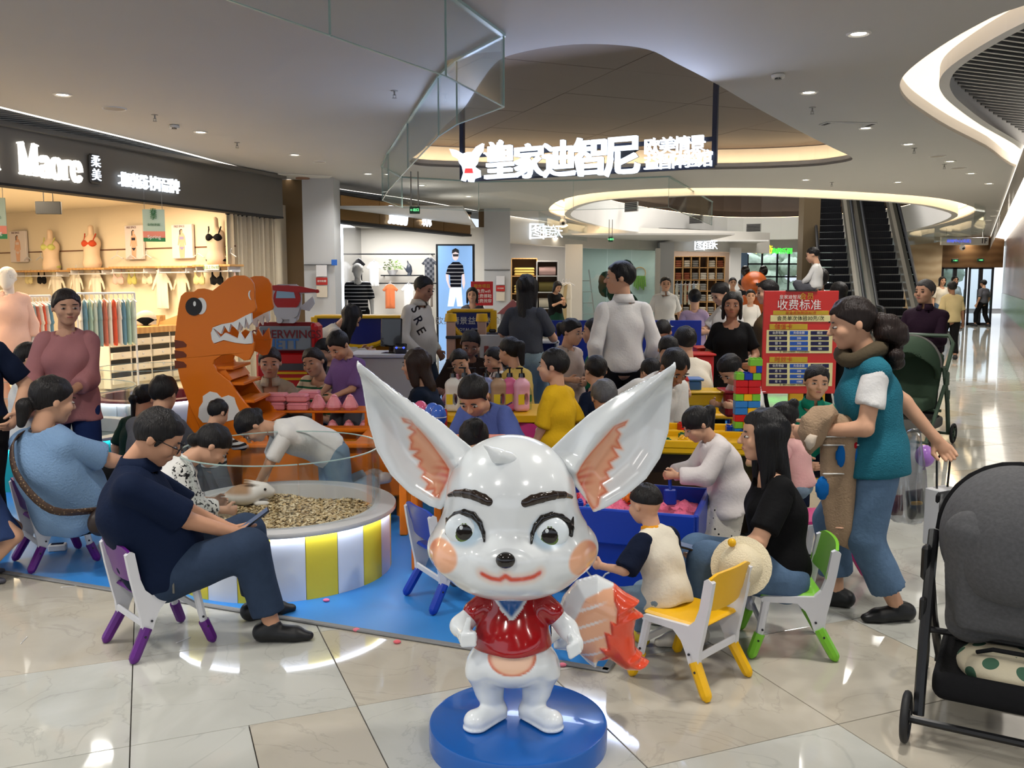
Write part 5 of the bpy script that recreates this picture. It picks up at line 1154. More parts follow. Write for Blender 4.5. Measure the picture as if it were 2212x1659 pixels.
def person(label, px, py, Y, yaw, H=None, sit=False, lean=0, hunch=0, side=0, hy=0, hp=None, hr=0, hands=(None, None), feet=None, fz=0, top=None, bot=None, shoes=(40, 40, 44), hair=('short',), hcol=(20, 17, 17), sk=(206, 158, 128),
           head=1.0, fat=1.0, fem=False, face=True, grip=(.6, .6), pal=(None, None), legs=True, seatz=None, polk=(0, 1, .2), hipw=1.0, chair=None, glasses=False, group=None, poles=(None, None), q=1.0, over=None, zoff=0):
    tgt = D(px, py, Y); Hh = H or 1.6; LN = [lean]
    def skel(Hh, pz, lean=None):
        lean = LN[0]
        K = {}; P = np.array((0, 0, pz)); Rt = rotm(0, R(lean), R(side)); Ru = rotm(0, R(lean + hunch), R(side))
        sp = Rt @ np.array((0, 0, 1)); su = Ru @ np.array((0, 0, 1))
        C = P + sp * .17 * Hh; N = C + su * .135 * Hh; hh = .154 * Hh * (1 + (head - 1) * .85); sw = (.084 if fem else .096) * Hh * (.92 if head > 1.1 else 1)
        K['P'], K['C'], K['N'], K['sp'], K['su'] = P, C, N, sp, su; K['S'] = [C + Ru @ np.array((s * sw, -.006 * Hh, .088 * Hh)) for s in (-1, 1)]
        pit = (lean + hunch) * .45 if hp is None else hp; K['Mh'] = rotm(R(-hy), R(pit), R(hr)); nd = nrm(su * .6 + K['Mh'] @ np.array((0, .1, .5))); K['Hc'] = N + nd * .028 * Hh + K['Mh'] @ np.array((0, .10, .52)) * hh; K['hh'] = hh; K['Ru'] = Ru; K['Rt'] = Rt
        K['top'] = K['Hc'] + K['Mh'] @ np.array((0, 0, .53)) * hh; K['hip'] = [P + Rt @ np.array((s * .055 * Hh * hipw, 0, -.02 * Hh)) for s in (-1, 1)]; return K
    if chair:
        cx_, cy_, pz_ = chair; fo = (tgt.x - cx_) * -math.sin(yaw) + (tgt.y - cy_) * math.cos(yaw)
        for _ in range(14):
            K = skel(Hh, pz_); LN[0] += max(-6, min(6, (fo - K['top'][1]) / (.3 * Hh) * 40)); LN[0] = max(-22, min(45, LN[0])); K = skel(Hh, pz_); Hh *= 1 + .7 * ((tgt.z - pz_) / (K['top'][2] - pz_) - 1)
        lean = LN[0]
    if sit: pz = tgt.z - (skel(Hh, 0)['top'][2])
    else:
        for _ in range(6): pz = .525 * Hh - (.02 * Hh if lean > 20 else 0); K = skel(Hh, pz + zoff); Hh = Hh if H else Hh * (tgt.z / K['top'][2])
        if H: pz = tgt.z - skel(Hh, 0)['top'][2]
        else: pz += zoff
    K = skel(Hh, pz); ca, sa = math.cos(yaw), math.sin(yaw); T0 = K['top']; X0 = tgt.x - (ca * T0[0] - sa * T0[1]); Y0 = tgt.y - (sa * T0[0] + ca * T0[1])
    root = thing('person', label, 'person', (X0, Y0, 0), yaw, group)
    u = Hh; P, C, N, S, Hc, Mh, hh, hip = (K[k] for k in ('P', 'C', 'N', 'S', 'Hc', 'Mh', 'hh', 'hip')); hb = max(.010, min(.028, .0028 * Y)) * q; hd = max(.005, min(.014, .0013 * Y)) * q
    E, W = [], []
    for i, s in enumerate((-1, 1)):
        t = hands[i]; t = np.array((s * .15, .03, -.045)) if t is None else np.array(t, float); t = P + t * u
        po = poles[i] or (s * .5, -.9, -.35); e, w_ = ik(S[i], t, .172 * u, .148 * u, po); E.append(e); W.append(w_)
    KN, AN = [], []
    for i, s in enumerate((-1, 1)):
        f = feet[i] if feet else ((s * .065, .0, 0) if not sit else (s * .09, .27, 0)); a = np.array((f[0] * u, f[1] * u, .042 * u + fz + (f[2] if len(f) > 2 else 0))); k, a = ik(hip[i], a, .245 * u, .245 * u, (s * .12 + polk[0] * s, polk[1], polk[2])); KN.append(k); AN.append(a)
    tors = [('e', P + K['Rt'] @ np.array((0, 0, .005 * u)), np.array((.088 * (1.06 if fem else 1), .068, .075)) * u * fat, K['Rt']), ('c', P, C, .07 * u * fat, .074 * u * fat, ((1, 0, 0), 1.18)), ('e', C + K['Ru'] @ np.array((0, .004 * u, .02 * u)), np.array((.090 if not fem else .080, .062, .090)) * u * fat, K['Ru'])]
    if fem: tors += [('e', C + K['Ru'] @ np.array((s * .037 * u, .045 * u, .01 * u)), np.array((.034, .03, .034)) * u, K['Ru']) for s in (-1, 1)] if head < 1.08 else []
    if fat > 1.05: tors.append(('e', P + K['Rt'] @ np.array((0, .035 * u, .07 * u)), np.array((.085, .075, .085)) * u * fat, K['Rt']))
    pts = np.array([P, C, N, *S, *E, *W, *KN, *AN]); lo, hi = pts.min(0) - .13 * u, pts.max(0) + .13 * u
    def torso(F, e, k=.03):
        for t in tors:
            if t[0] == 'e': F.ell(t[1], t[2] + e, k * u, 1, t[3])
            else: F.cone(t[1], t[2], t[3] + e, t[4] + e, k * u, 1, t[5])
        for i in (0, 1): F.cone(N - K['su'] * .025 * u, S[i], .030 * u + e, .030 * u + e * .8, .03 * u)
    B = Fld(lo, hi, hb * 1.1); torso(B, 0); B.cone(N - K['su'] * .02 * u, Hc + Mh @ np.array((0, -.08, -.28)) * hh, .034 * u * (.9 if fem else 1), .031 * u * (.9 if fem else 1), .02 * u)
    for i in (0, 1):
        B.cone(S[i], E[i], .030 * u, .025 * u, .015 * u); B.cone(E[i], W[i], .026 * u, .0175 * u, .01 * u)
        if legs:
            B.cone(hip[i], KN[i], .05 * u, .035 * u, .02 * u); B.cone(KN[i], AN[i], .035 * u, .023 * u, .015 * u)
    parts = [(*B.mesh(), 0)]
    # head
    hl = lambda *p: Hc + Mh @ np.array(p, float) * hh
    Hd = Fld(Hc - .72 * hh, Hc + .72 * hh, hd); Hd.ell(hl(0, -.03, .10), np.array((.345, .425, .395)) * hh, .02, 1, Mh); Hd.ell(hl(0, .10, -.18), np.array((.275, .30, .31)) * hh, .10 * hh, 1, Mh); Hd.ell(hl(0, .27, -.40), np.array((.11, .09, .085)) * hh, .10 * hh, 1, Mh)
    if head > 1.1: Hd.ell(hl(0, .13, -.2), np.array((.30, .28, .24)) * hh, .08 * hh, 1, Mh)
    Hd.cone(hl(0, -.08, -.25), hl(0, -.12, -.6), .21 * hh, .22 * hh, .06 * hh)
    for s in (-1, 1) if hair[0] not in ('long', 'bob') else (): Hd.ell(hl(s * .355, -.05, -.04), np.array((.035, .075, .11)) * hh, .03 * hh, 1, Mh)
    if face:
        Hd.cone(hl(0, .405, .02), hl(0, .475, -.115), .028 * hh, .05 * hh, .05 * hh)
        for s in (-1, 1): Hd.ell(hl(s * .05, .44, -.125), np.array((.04, .04, .035)) * hh, .03 * hh, 1, Mh); Hd.ell(hl(s * .15, .44, .005), np.array((.10, .07, .05)) * hh, .06 * hh, -1, Mh); Hd.ell(hl(s * .2, .27, -.12), np.array((.10, .10, .10)) * hh, .08 * hh, 1, Mh)
        Hd.ell(hl(0, .375, -.25), np.array((.10, .05, .05)) * hh, .05 * hh, 1, Mh)
    parts.append((*Hd.mesh(), 0))
    # hands
    for i, s in enumerate((-1, 1)):
        d = nrm(W[i] - E[i]); pn = np.array(pal[i], float) if pal[i] is not None else np.array((-s, .25, 0.)); pn = nrm(pn - d * (pn @ d)); sd = np.cross(d, pn); L = .1 * u; c = grip[i]
        F_ = Fld(W[i] - .14 * u, W[i] + .14 * u, max(.0042, min(.012, .0011 * Y)) * q); F_.cone(W[i] - d * .02 * u, W[i], .0185 * u, .017 * u, .01 * u); F_.cone(W[i], W[i] + d * .045 * L / .1, .016 * u, .023 * u, .012 * u, 1, (pn, .6))
        for k in range(4):
            o_ = (k - 1.5) * .0118 * u; b0 = W[i] + d * .046 * u + sd * o_; fl_ = (.043, .049, .046, .036)[k] * u; d1 = nrm(d * math.cos(c) + pn * math.sin(c)); d2 = nrm(d * math.cos(c * 2.1) + pn * math.sin(c * 2.1)); b1 = b0 + d1 * fl_ * .55; b2 = b1 + d2 * fl_ * .5
            F_.cone(b0, b1, .0068 * u, .0062 * u, .003 * u); F_.cone(b1, b2, .0062 * u, .005 * u, .003 * u)
        fr = np.array((0, 1., .3)); ts = sd if sd @ fr > 0 else -sd
        b0 = W[i] + d * .014 * u + ts * .017 * u; b1 = b0 + nrm(d * .8 + ts * .7 + pn * .5 * c) * .028 * u; b2 = b1 + nrm(d + pn * (.3 + c * .5)) * .022 * u; F_.cone(b0, b1, .0088 * u, .0072 * u, .005 * u); F_.cone(b1, b2, .0072 * u, .0056 * u, .003 * u)
        parts.append((*F_.mesh(), 0))
    npmesh('body', parts, [skin(sk)], root); M_hair = hairm(hcol)
    if face:
        rot = Matrix([list(r) for r in Mh])
        for s in (-1, 1):
            if Y < 9:
                b = MB(); b.sph(hl(s * .15, .36, .0), (.075 * hh, .045 * hh, .024 * hh), 12, 8, rot); e = b.build('eye', M_eyew, root, 0); b = MB(); b.sph(hl(s * .15, .385, .0), (.034 * hh, .03 * hh, .026 * hh), 10, 6, rot); b.build('iris', M_iris, e, 0)
            else: b = MB(); b.sph(hl(s * .15, .375, .0), (.07 * hh, .04 * hh, .028 * hh), 8, 6, rot); b.build('eye', M_iris, root, 0)
            b = MB(); b.sph(hl(s * .155, .385, .105), (.085 * hh, .025 * hh, .015 * hh), 10, 6, rot); b.build('eyebrow', M_brow, root, 0)
        b = MB(); b.sph(hl(0, .405, -.245), (.085 * hh, .025 * hh, .026 * hh), 12, 6, rot); b.build('lips', mat('lip_skin', (168, 92, 84), .45), root, 0)
    if glasses:
        b = MB(); [b.tube([hl(s * .17 + .11 * math.cos(a), .46, .0 + .085 * math.sin(a)) for a in [2 * PI * k / 16 for k in range(16)]], .011 * hh, 5, True) for s in (-1, 1)]; b.tube([hl(-.06, .465, .02), hl(.06, .465, .02)], .011 * hh, 5); [b.tube([hl(s * .28, .45, .02), hl(s * .375, .2, .03), hl(s * .37, -.08, .02)], .010 * hh, 5) for s in (-1, 1)]; b.build('glasses', mat('dark_wire', (40, 38, 40), .3, metal=.6), root, 0)
    # hair
    st = hair[0]; ln = hair[1] * u if len(hair) > 1 else 0; hx = Hc.copy(); lo2 = Hc - .8 * hh; hi2 = Hc + .8 * hh
    if st in ('long', 'pony', 'braid', 'pigtails'): lo2 = lo2 - np.array((.06 * u, .06 * u, ln)); lo2 = np.minimum(lo2, Hc - .3 * u) if ln > .1 * u else lo2; hi2 = hi2 + .05 * u
    Hf = Fld(lo2, hi2, hd * 1.15); vol = {'crop': 1.02, 'bald': 1.0}.get(st, 1.055); Hf.ell(hl(0, -.045, .115), np.array((.365, .435, .405)) * hh * vol, .01, 1, Mh)
    fr_ = .30 if st in ('short', 'crop') else .30
    if 'fringe' in hair: fr_ = .10
    if st == 'bald': fr_ = .02
    bk = -.34 if st in ('short', 'crop', 'bald') else -.42
    if st == 'undercut': fr_, bk = .22, -.02
    n_ = nrm(Mh @ np.array((0, (fr_ - bk), -.86))); Hf.cut(hl(0, .42, fr_), n_, .03 * hh)
    Hf.ell(hl(0, .47, -.10), np.array((.295, .22, .385 if 'fringe' not in hair else .26)) * hh, .04 * hh, -1, Mh)
    Hf.warp(lambda X, Y_, Z: .012 * hh * (np.sin(X / hh * 23 + 3 * np.sin(Z / hh * 7)) + np.sin(Y_ / hh * 19 + 3 * np.sin(X / hh * 9))) * np.cos(Z / hh * 5))
    if st in ('short', 'crop'): 
        for s in (-1, 1): Hf.cone(hl(s * .335, .12, .12), hl(s * .34, .06, -.10), .06 * hh, .035 * hh, .03 * hh, 1, (Mh[:, 0], .5))
    if st == 'bob' or st == 'long':
        for s in (-1, 1): Hf.cone(hl(s * .30, .05, .1), hl(s * .34, -.02, -.5) if st == 'bob' else hl(s * .30, -.02, -.3) + np.array((0, 0, -ln)), .19 * hh, .13 * hh, .08 * hh, 1, (Mh[:, 0], .6))
        e_ = hl(0, -.3, -.4) + (np.array((0, 0, -ln)) - .02 * u * K['Mh'][:, 1] if st == 'long' else 0)
        Hf.cone(hl(0, -.15, .1), e_, .34 * hh, .27 * hh, .08 * hh, 1, (Mh[:, 1], .62))
        if st == 'long': Hf.warp(lambda X, Y_, Z: .03 * hh * np.sin(X * 70 + Z * 8) * np.cos(Y_ * 60))
    if st in ('pony', 'bun', 'braid', 'curlpony'):
        z0 = hair[2] if len(hair) > 2 and not isinstance(hair[2], str) else 0.0; a = hl(0, -.42, z0)
        if st == 'bun': Hf.ell(hl(0, -.40, z0 + .1), np.array((.17, .17, .17)) * hh, .05 * hh)
        else:
            m_ = a - Mh[:, 1] * .12 * hh; e = m_ + np.array((0, 0, -ln)) - Mh[:, 1] * .015 * u; Hf.cone(a, m_, .10 * hh, .17 * hh, .05 * hh); Hf.cone(m_, e, .18 * hh if st == 'pony' else .10 * hh, .09 * hh if st == 'pony' else .06 * hh, .05 * hh)
    if st == 'pigtails':
        for s in (-1, 1): a = hl(s * .36, -.15, .15); Hf.cone(a, a + np.array((0, 0, -ln)) + Mh[:, 0] * s * .1 * hh, .10 * hh, .05 * hh, .05 * hh)
    npmesh('hair', [(*Hf.mesh(), 0)], [M_hair], root)
    # garments
    for top in [t_ for t_ in (top, over) if t_]:
        e = top.get('loose', .012) * u; sl_ = top.get('sl', .8); hem = top.get('hem', -.02); F_ = Fld(lo - e, hi + e, hb * .95); torso(F_, e, .035)
        if hem < -.05:
            F_.cone(P, P - np.array((0, 0, -hem * u)), .085 * u * fat + e, (.085 + top.get('flare', .01)) * u * fat + e, .03 * u, 1, ((1, 0, 0), 1.12))
        F_.cut(P + K['Rt'] @ np.array((0, 0, hem * u)), -K['sp'], .004); nk = top.get('neck', .046) * u; F_.cone(N - K['su'] * .012 * u + K['Ru'][:, 1] * .012 * u, N + K['su'] * .12 * u, nk * .95, nk * 1.25, .005 * u, -1)
        if top.get('v'): F_.ell(N + K['Ru'] @ np.array((0, .055 * u, -.02 * u)), np.array((.03, .04, .06)) * u * top['v'], .004 * u, -1, K['Ru'])
        a = top.get('wr', .0055) * u / 1.6; ph = (NP[0] * 1.7) % 6; fq = 1.0 / u
        sv = []
        for i in (0, 1):
            if sl_ <= 0: continue
            sr = top.get('sr', .012) * u
            if sl_ <= 1:
                c = S[i] + (E[i] - S[i]) * sl_; G_ = Fld(lo - e, hi + e, hb * .95) if False else None; F2 = Fld(np.minimum(S[i], c) - .09 * u, np.maximum(S[i], c) + .09 * u, hb * .95); F2.cone(S[i], E[i], .031 * u + sr, .029 * u + sr * 1.3, .01 * u); F2.cut(c, E[i] - S[i], .003)
            else:
                c = E[i] + (W[i] - E[i]) * (sl_ - 1); p3 = np.array((S[i], E[i], W[i])); F2 = Fld(p3.min(0) - .09 * u, p3.max(0) + .09 * u, hb * .95); F2.cone(S[i], E[i], .031 * u + sr, .027 * u + sr, .01 * u); F2.cone(E[i], W[i], .029 * u + sr, .021 * u + sr, .012 * u); F2.cut(c, W[i] - E[i], .003)
                if top.get('puff'): F2.ell(E[i] + (c - E[i]) * .6, np.array((1, 1, 1)) * .055 * u, .04 * u)
            F2.warp(lambda X, Y_, Z: a * (np.sin((X + Y_ * .6) * 42 * fq + Z * 30 * fq + ph) * np.cos(Z * 26 * fq + Y_ * 20 * fq)))
            sv.append((*F2.mesh(), 0))
        F_.warp(lambda X, Y_, Z: a * (np.sin(X * 30 * fq + 3 * np.sin(Z * 9 * fq + ph) + Y_ * 18 * fq) * np.cos(Z * 17 * fq - X * 11 * fq + ph) + .7 * np.sin(Z * 38 * fq + 4 * np.sin(X * 12 * fq) + ph)))
        mt_ = top['c']; tp_ = npmesh(top.get('name', 'shirt'), [(*F_.mesh(), 0)] + ([] if 'c2' in top else sv), [mt_], root)
        if 'c2' in top: [npmesh('sleeve', [v_], [top['c2']], tp_) for v_ in sv]
        if top.get('collar'):
            b = MB(); mm_ = K['Ru']; cc = N + K['su'] * .004 * u + mm_[:, 1] * .008 * u; ring = []
            for k in range(17):
                an = R(-250 + 320 * k / 16 + 0); an = R(100 + 340 * k / 16 - 0); r_ = .043 * u; p0 = cc + mm_[:, 0] * r_ * math.cos(an) + mm_[:, 1] * r_ * math.sin(an) * 1.05; ring.append((p0 + K['su'] * .028 * u, p0 * 1 + mm_[:, 0] * .016 * u * math.cos(an) + mm_[:, 1] * .02 * u * math.sin(an) - K['su'] * .012 * u))
            vs = [tuple(x) for pr in ring for x in pr]; fs = [(2 * k, 2 * k + 1, 2 * k + 3, 2 * k + 2) for k in range(16)]; b.add(vs, fs); o = b.build('collar', top.get('cc', mt_), tp_, 60); sm = o.modifiers.new('thick', 'SOLIDIFY'); sm.thickness = .004
    if bot and legs:
        e = bot.get('loose', .012) * u; F_ = Fld(lo - e - np.array((0, 0, .02)), hi + e, hb * .95); F_.ell(*[(t[1], t[2] + e) for t in tors][0], .03 * u, 1, K['Rt']); ll = bot.get('len', 1.85)
        if bot.get('skirt'):
            k_ = (KN[0] + KN[1]) / 2; m_ = P + (k_ - P) * bot['skirt']; F_.cone(P, m_, .085 * u + e, .13 * u, .03 * u, 1, ((1, 0, 0), 1.15)); F_.cut(m_, m_ - P, .004); F_.warp(lambda X, Y_, Z: .004 * np.sin(70 * X + 40 * Y_))
        else:
            sg = []
            for i in (0, 1):
                F2 = Fld(np.minimum(np.minimum(hip[i], KN[i]), AN[i]) - .11 * u, np.maximum(np.maximum(hip[i], KN[i]), AN[i]) + .11 * u, hb * .95); fl_ = bot.get('flare', .014) * u
                F2.cone(hip[i], KN[i], .054 * u + e, .037 * u + e * 1.1, .015 * u)
                if ll > 1: F2.cone(KN[i], AN[i], .037 * u + e * 1.1, .026 * u + fl_, .012 * u); c = KN[i] + (AN[i] - KN[i]) * (ll - 1); F2.cut(c, AN[i] - KN[i], .003)
                else: c = hip[i] + (KN[i] - hip[i]) * ll; F2.cut(c, KN[i] - hip[i], .003)
                F2.warp(lambda X, Y_, Z: .0028 * u / 1.6 * np.sin(X * 22 / u + Y_ * 26 / u + Z * 34 / u + i) * np.cos(Z * 15 / u + Y_ * 20 / u)); sg.append((*F2.mesh(), 0))
            F_.cut(P + K['Rt'] @ np.array((0, 0, -.055 * u)), -K['sp'], .02) if not sit else None
        F_.cut(P + K['Rt'] @ np.array((0, 0, bot.get('rise', .055) * u)), K['sp'], .003); npmesh('skirt' if bot.get('skirt') else 'trousers', [(*F_.mesh(), 0)] + ([] if bot.get('skirt') else sg), [bot['c']], root)
    if shoes and legs:
        for i, s in enumerate((-1, 1)):
            kd = AN[i] - KN[i]; yw = nrm(np.array((s * .25, 1, 0))); 
            if feet and len(feet[i]) > 3: yw = nrm(np.array((math.sin(feet[i][3]), math.cos(feet[i][3]), 0)))
            g_ = AN[i] - np.array((0, 0, .042 * u)); F2 = Fld(g_ - .13 * u, g_ + .15 * u, max(.006, hb * .7)); F2.cone(g_ - yw * .03 * u + np.array((0, 0, .028 * u)), g_ + yw * .065 * u + np.array((0, 0, .02 * u)), .027 * u, .025 * u, .01 * u); F2.cone(g_ + yw * .065 * u + np.array((0, 0, .02 * u)), g_ + yw * .10 * u + np.array((0, 0, .014 * u)), .026 * u, .018 * u, .01 * u, 1, ((0, 0, 1), .75)); F2.cone(g_ - yw * .03 * u + np.array((0, 0, .03 * u)), g_ + np.array((0, 0, .05 * u)), .026 * u, .024 * u, .01 * u)
            F2.cut(g_ + np.array((0, 0, .002)), (0, 0, -1)); F2.cut(g_ + np.array((0, 0, .062 * u)), (0, 0, 1)); sh = npmesh('shoe', [(*F2.mesh(), 0)], [mat('shoe_%d_%d_%d' % shoes, shoes, .45)], root)
    NP[0] += 1; K.update(root=root, E=E, W=W, KN=KN, AN=AN, u=u, X0=X0, Y0=Y0, yaw=yaw, S=S)
    if DEBUG: open('/tmp/people.txt', 'a').write('%-60s H %.2f pelvis %.2f at %.2f %.2f knee %.2f\n' % (label[:60], u, P[2], X0, Y0, KN[0][2]))
    return K
DEBUG = False
def pw(K, p):
    """person-local point -> world"""
    ca, sa = math.cos(K['yaw']), math.sin(K['yaw']); return Vector((K['X0'] + ca * p[0] - sa * p[1], K['Y0'] + sa * p[0] + ca * p[1], p[2]))
c_ = cloth
DEN = c_('denim', (84, 108, 136), noise=.18, nscale=25); DEND = c_('dark_denim', (46, 60, 82), noise=.15, nscale=25); DENL = c_('pale_denim', (120, 142, 160), noise=.15, nscale=25); BLK = c_('black', (14, 14, 16)); WHT = c_('white', (222, 220, 216)); NAV = c_('navy', (12, 22, 44)); CRM = c_('cream', (226, 218, 200)); GRY = c_('grey', (84, 84, 90)); LEO = c_('leopard', (214, 212, 206), voro=((30, 28, 30), 55, .54, .58))
def T(c, **k): k['c'] = c; return k
P_ = {}
def on(k, pz=.40): c = CHP[k][1]; r = CHP[k][2]; return (c.x + math.sin(r) * -.02, c.y + math.cos(r) * .02, pz)
def who(key, *a, **k): P_[key] = person(*a, **k)
CHD = dict(head=1.28, shoes=(70, 70, 80)); LAP = ((-.09, .2, .1), (.09, .22, .1)); FWD = ((-.1, .27, .12), (.1, .27, .12))
# --- nearest, left side
who('man', 'man in a navy polo sitting on a purple chair looking at his phone', 374, 890, 3.93, R(-72), H=1.66, sit=True, chair=on('man', .35), hunch=22, hp=32, hy=6, hands=((-.03, .225, .06), (.035, .235, .07)), feet=((-.10, .27, 0), (.10, .30, 0)), top=T(c_('navy_polo', (10, 24, 50)), sl=.95, hem=-.05, loose=.016, sr=.018, collar=True), bot=T(DEND, len=1.82, loose=.018, flare=.02), shoes=(18, 18, 20), fat=1.2, glasses=True, sk=(196, 146, 116), grip=(.9, .7), poles=((-.4, -.6, -1), (.4, -.6, -1)))
who('bluew', 'woman in a light blue embroidered top with a brown bag strap, seen from behind', 122, 812, 4.85, R(-20), H=1.6, sit=True, chair=on('bluew', .35), hunch=10, hp=12, hy=22, hands=((-.12, .2, .08), (.16, .22, .12)), feet=((-.06, .24, 0), (.12, .26, 0)), top=T(c_('pale_blue_lace', (118, 148, 182), bump=.6, bscale=90), sl=.75, hem=-.045, loose=.02, sr=.02), bot=T(BLK, len=1.9), shoes=(206, 196, 180), hair=('pony', .06, -.2), fem=True, fat=1.22, face=True)
who('greym', 'man in a dark grey shirt sitting with his back to us before the teal pen', 357, 810, 6.05, R(-12), H=1.5, sit=True, lean=6, hunch=16, hp=12, hands=FWD, top=T(GRY, sl=.9, hem=-.06, loose=.018), bot=T(DEND), face=False, fat=1.08)
who('pinkw', 'woman in a dusty pink blouse standing by the underwear shop', 142, 623, 6.1, R(203), hy=-14, hp=4, hands=((-.02, .18, .06), (.12, .16, .05)), top=T(c_('dusty_pink', (166, 112, 114)), sl=1.62, hem=-.09, loose=.015, sr=.018, flare=.015, neck=.04), bot=T(c_('royal_denim', (24, 42, 88)), flare=.02), hair=('bun', 0, -.35), hcol=(34, 26, 24), fem=True, sk=(200, 152, 124))
who('boyw', 'boy in a white t-shirt beside the teal pen, facing away to the right', 70, 740, 6.3, R(-65), hp=10, hands=(None, (.1, .16, .1)), top=T(WHT, sl=.9, hem=-.06, loose=.02), bot=T(GRY), **CHD)
who('edge', 'person at the left edge carrying a clear bag, only the arm in view', -75, 625, 5.3, R(185), hands=((-.17, .05, .02), None), top=T(NAV, sl=.8), bot=T(BLK), fem=True, face=False)
who('dress', 'child in a blue denim dress at the left edge, mostly out of the picture', -62, 830, 4.75, R(-60), H=1.12, top=T(c_('denim_dress', (52, 70, 112)), sl=.8, hem=-.2, flare=.09, loose=.02), hair=('bob',), face=False, **CHD)
who('braid', 'girl with a long dark braid behind the man in grey', 322, 832, 6.9, R(-20), H=1.15, sit=True, lean=12, hp=25, top=T(c_('bottle_green', (24, 48, 40)), sl=.9), bot=T(DEND), hair=('braid', .17, -.15), face=False, **CHD)
who('lean', 'girl in a white t-shirt leaning over the striped pen to stroke the rabbit', 507, 906, 5.5, R(114), H=1.24, sit=True, lean=60, hunch=12, hp=66, hands=((-.02, .42, -.22), (.06, .34, -.18)), feet=((-.06, -.26, .30), (.05, -.24, .30)), polk=(0, .6, -.9), top=T(WHT, sl=.9, hem=-.02, loose=.024), bot=T(DENL, loose=.02), hair=('bun', 0, -.1), shoes=(196, 192, 186), fem=True, head=1.1, poles=((-.5, -.2, .6), (.5, -.2, .6)))
who('leo', 'child in a white top with leopard sleeves crouching by the striped pen', 492, 928, 4.86, R(-62), H=1.15, sit=True, lean=26, hunch=16, hp=48, hands=((-.06, .28, .04), (.1, .3, .03)), feet=((-.07, .16, 0), (.07, .2, 0)), top=T(WHT, sl=1.7, hem=-.05, loose=.024, sr=.022, c2=LEO), bot=T(LEO), hair=('bun', 0, -.3), fem=True, **CHD)
who('strb', 'small boy in a black and white striped shirt at the back of the striped pen', 478, 862, 5.9, R(-35), hp=18, top=T(c_('bw_stripe', (206, 204, 198), stripe=((24, 24, 28), 2, .034, .5)), sl=1.8, loose=.018), bot=T(GRY), hair=('crop',), face=False, hands=FWD, **{**CHD, 'head': 1.4})
# --- around the counter
who('blaz', 'woman in a beige blazer sitting behind the orange shelf, mouth open', 582, 750, 7.5, R(192), H=1.6, sit=True, lean=6, hp=6, hands=((-.1, .22, .2), (.12, .2, .1)), top=T(c_('oat_blazer', (186, 172, 150)), sl=1.9, loose=.02, v=1.3, collar=True), bot=T(NAV), hair=('pony', .05, -.1), hcol=(40, 26, 20), fem=True)
who('stripew', 'woman in a green and cream striped knit leaning and smiling', 668, 752, 7.72, R(160), H=1.55, sit=True, lean=14, side=-14, hp=8, hr=14, hands=LAP, top=T(c_('green_stripe', (206, 188, 160), stripe=((30, 90, 62), 2, .055, .3)), sl=.95, loose=.018), bot=T(NAV), hair=('pony', .05, -.1), hcol=(34, 24, 20), fem=True)
who('purb', 'boy in a purple t-shirt looking down behind the pink gift packs', 716, 722, 7.25, R(148), hp=40, hands=((-.06, .2, .06), (.08, .2, .05)), top=T(c_('lilac_tee', (122, 92, 146)), sl=.95, loose=.022, hem=-.06), bot=T(GRY), **{**CHD, 'head': 1.22})
who('greyb', 'boy in a grey shirt just behind the boy in purple', 690, 735, 8.2, R(140), hp=30, top=T(GRY, sl=.9), bot=T(NAV), **CHD)
who('deskw', 'woman in a cream top with long black hair bending over the cash desk', 775, 664, 9.6, R(-72), H=1.6, lean=34, hunch=8, hp=40, hands=((-.08, .34, .08), (.1, .36, .08)), top=T(c_('oat_knit', (196, 188, 174)), sl=1.9, loose=.016), bot=T(BLK), hair=('long', .13), fem=True)
who('navyw', 'woman in a navy dress with a cream bag strap sitting sideways', 897, 752, 7.1, R(78), H=1.6, sit=True, lean=8, hp=4, hands=LAP, top=T(c_('ink_blue', (14, 26, 44)), sl=1.5, loose=.02, puff=1), bot=T(c_('ink_blue', (14, 26, 44)), skirt=1.0), hair=('long', .05), hcol=(44, 30, 24), fem=True)
who('ore', 'man in a white jacket with letters down the sleeve, hands in pockets', 922, 597, 9.75, R(-118), hp=18, hands=((-.13, .07, -.01), (.13, .09, .0)), top=T(c_('ecru_jacket', (204, 198, 186)), sl=2, hem=-.08, loose=.016, sr=.014, name='jacket', collar=True), bot=T(c_('slate_denim', (58, 68, 80)), flare=.03), hair=('crop',), fat=1.06, sk=(170, 124, 100))
who('blub', 'boy in a blue t-shirt bent over the orange table behind the fox ear', 1010, 824, 5.25, R(158), H=1.3, sit=True, lean=14, hunch=14, hp=44, hands=((-.12, .22, .1), (.1, .2, .08)), top=T(c_('periwinkle', (88, 104, 166)), sl=.9, loose=.026, sr=.026), bot=T(NAV), fat=1.1, **{**CHD, 'head': 1.2})
who('headg', 'girl whose dark head with a white hair tie shows above the fox statue', 1020, 908, 4.62, R(12), H=1.05, sit=True, lean=12, hp=30, top=T(c_('rose', (190, 120, 130)), sl=.9), bot=T(NAV), hair=('pony', .05, .2), face=False, **CHD)
who('brown', 'man in a dark brown shirt leaning over the girls at the far table', 1020, 716, 8.8, R(182), H=1.68, sit=True, lean=18, hp=26, hr=-8, hands=((-.12, .25, .08), (.14, .25, .1)), top=T(c_('dark_brown', (44, 32, 28)), sl=1.0, loose=.016), bot=T(BLK), hair=('crop',), sk=(150, 108, 88))
who('pinkg', 'girl in a pink jacket resting her chin by the paint bottles', 984, 757, 7.75, R(172), H=1.12, sit=True, lean=16, hp=20, hr=16, hands=((-.05, .2, .2), (.07, .2, .17)), top=T(c_('candy_pink', (222, 160, 168)), sl=1.9, loose=.02), bot=T(NAV), hair=('pony', .08, .1), fem=True, **CHD)
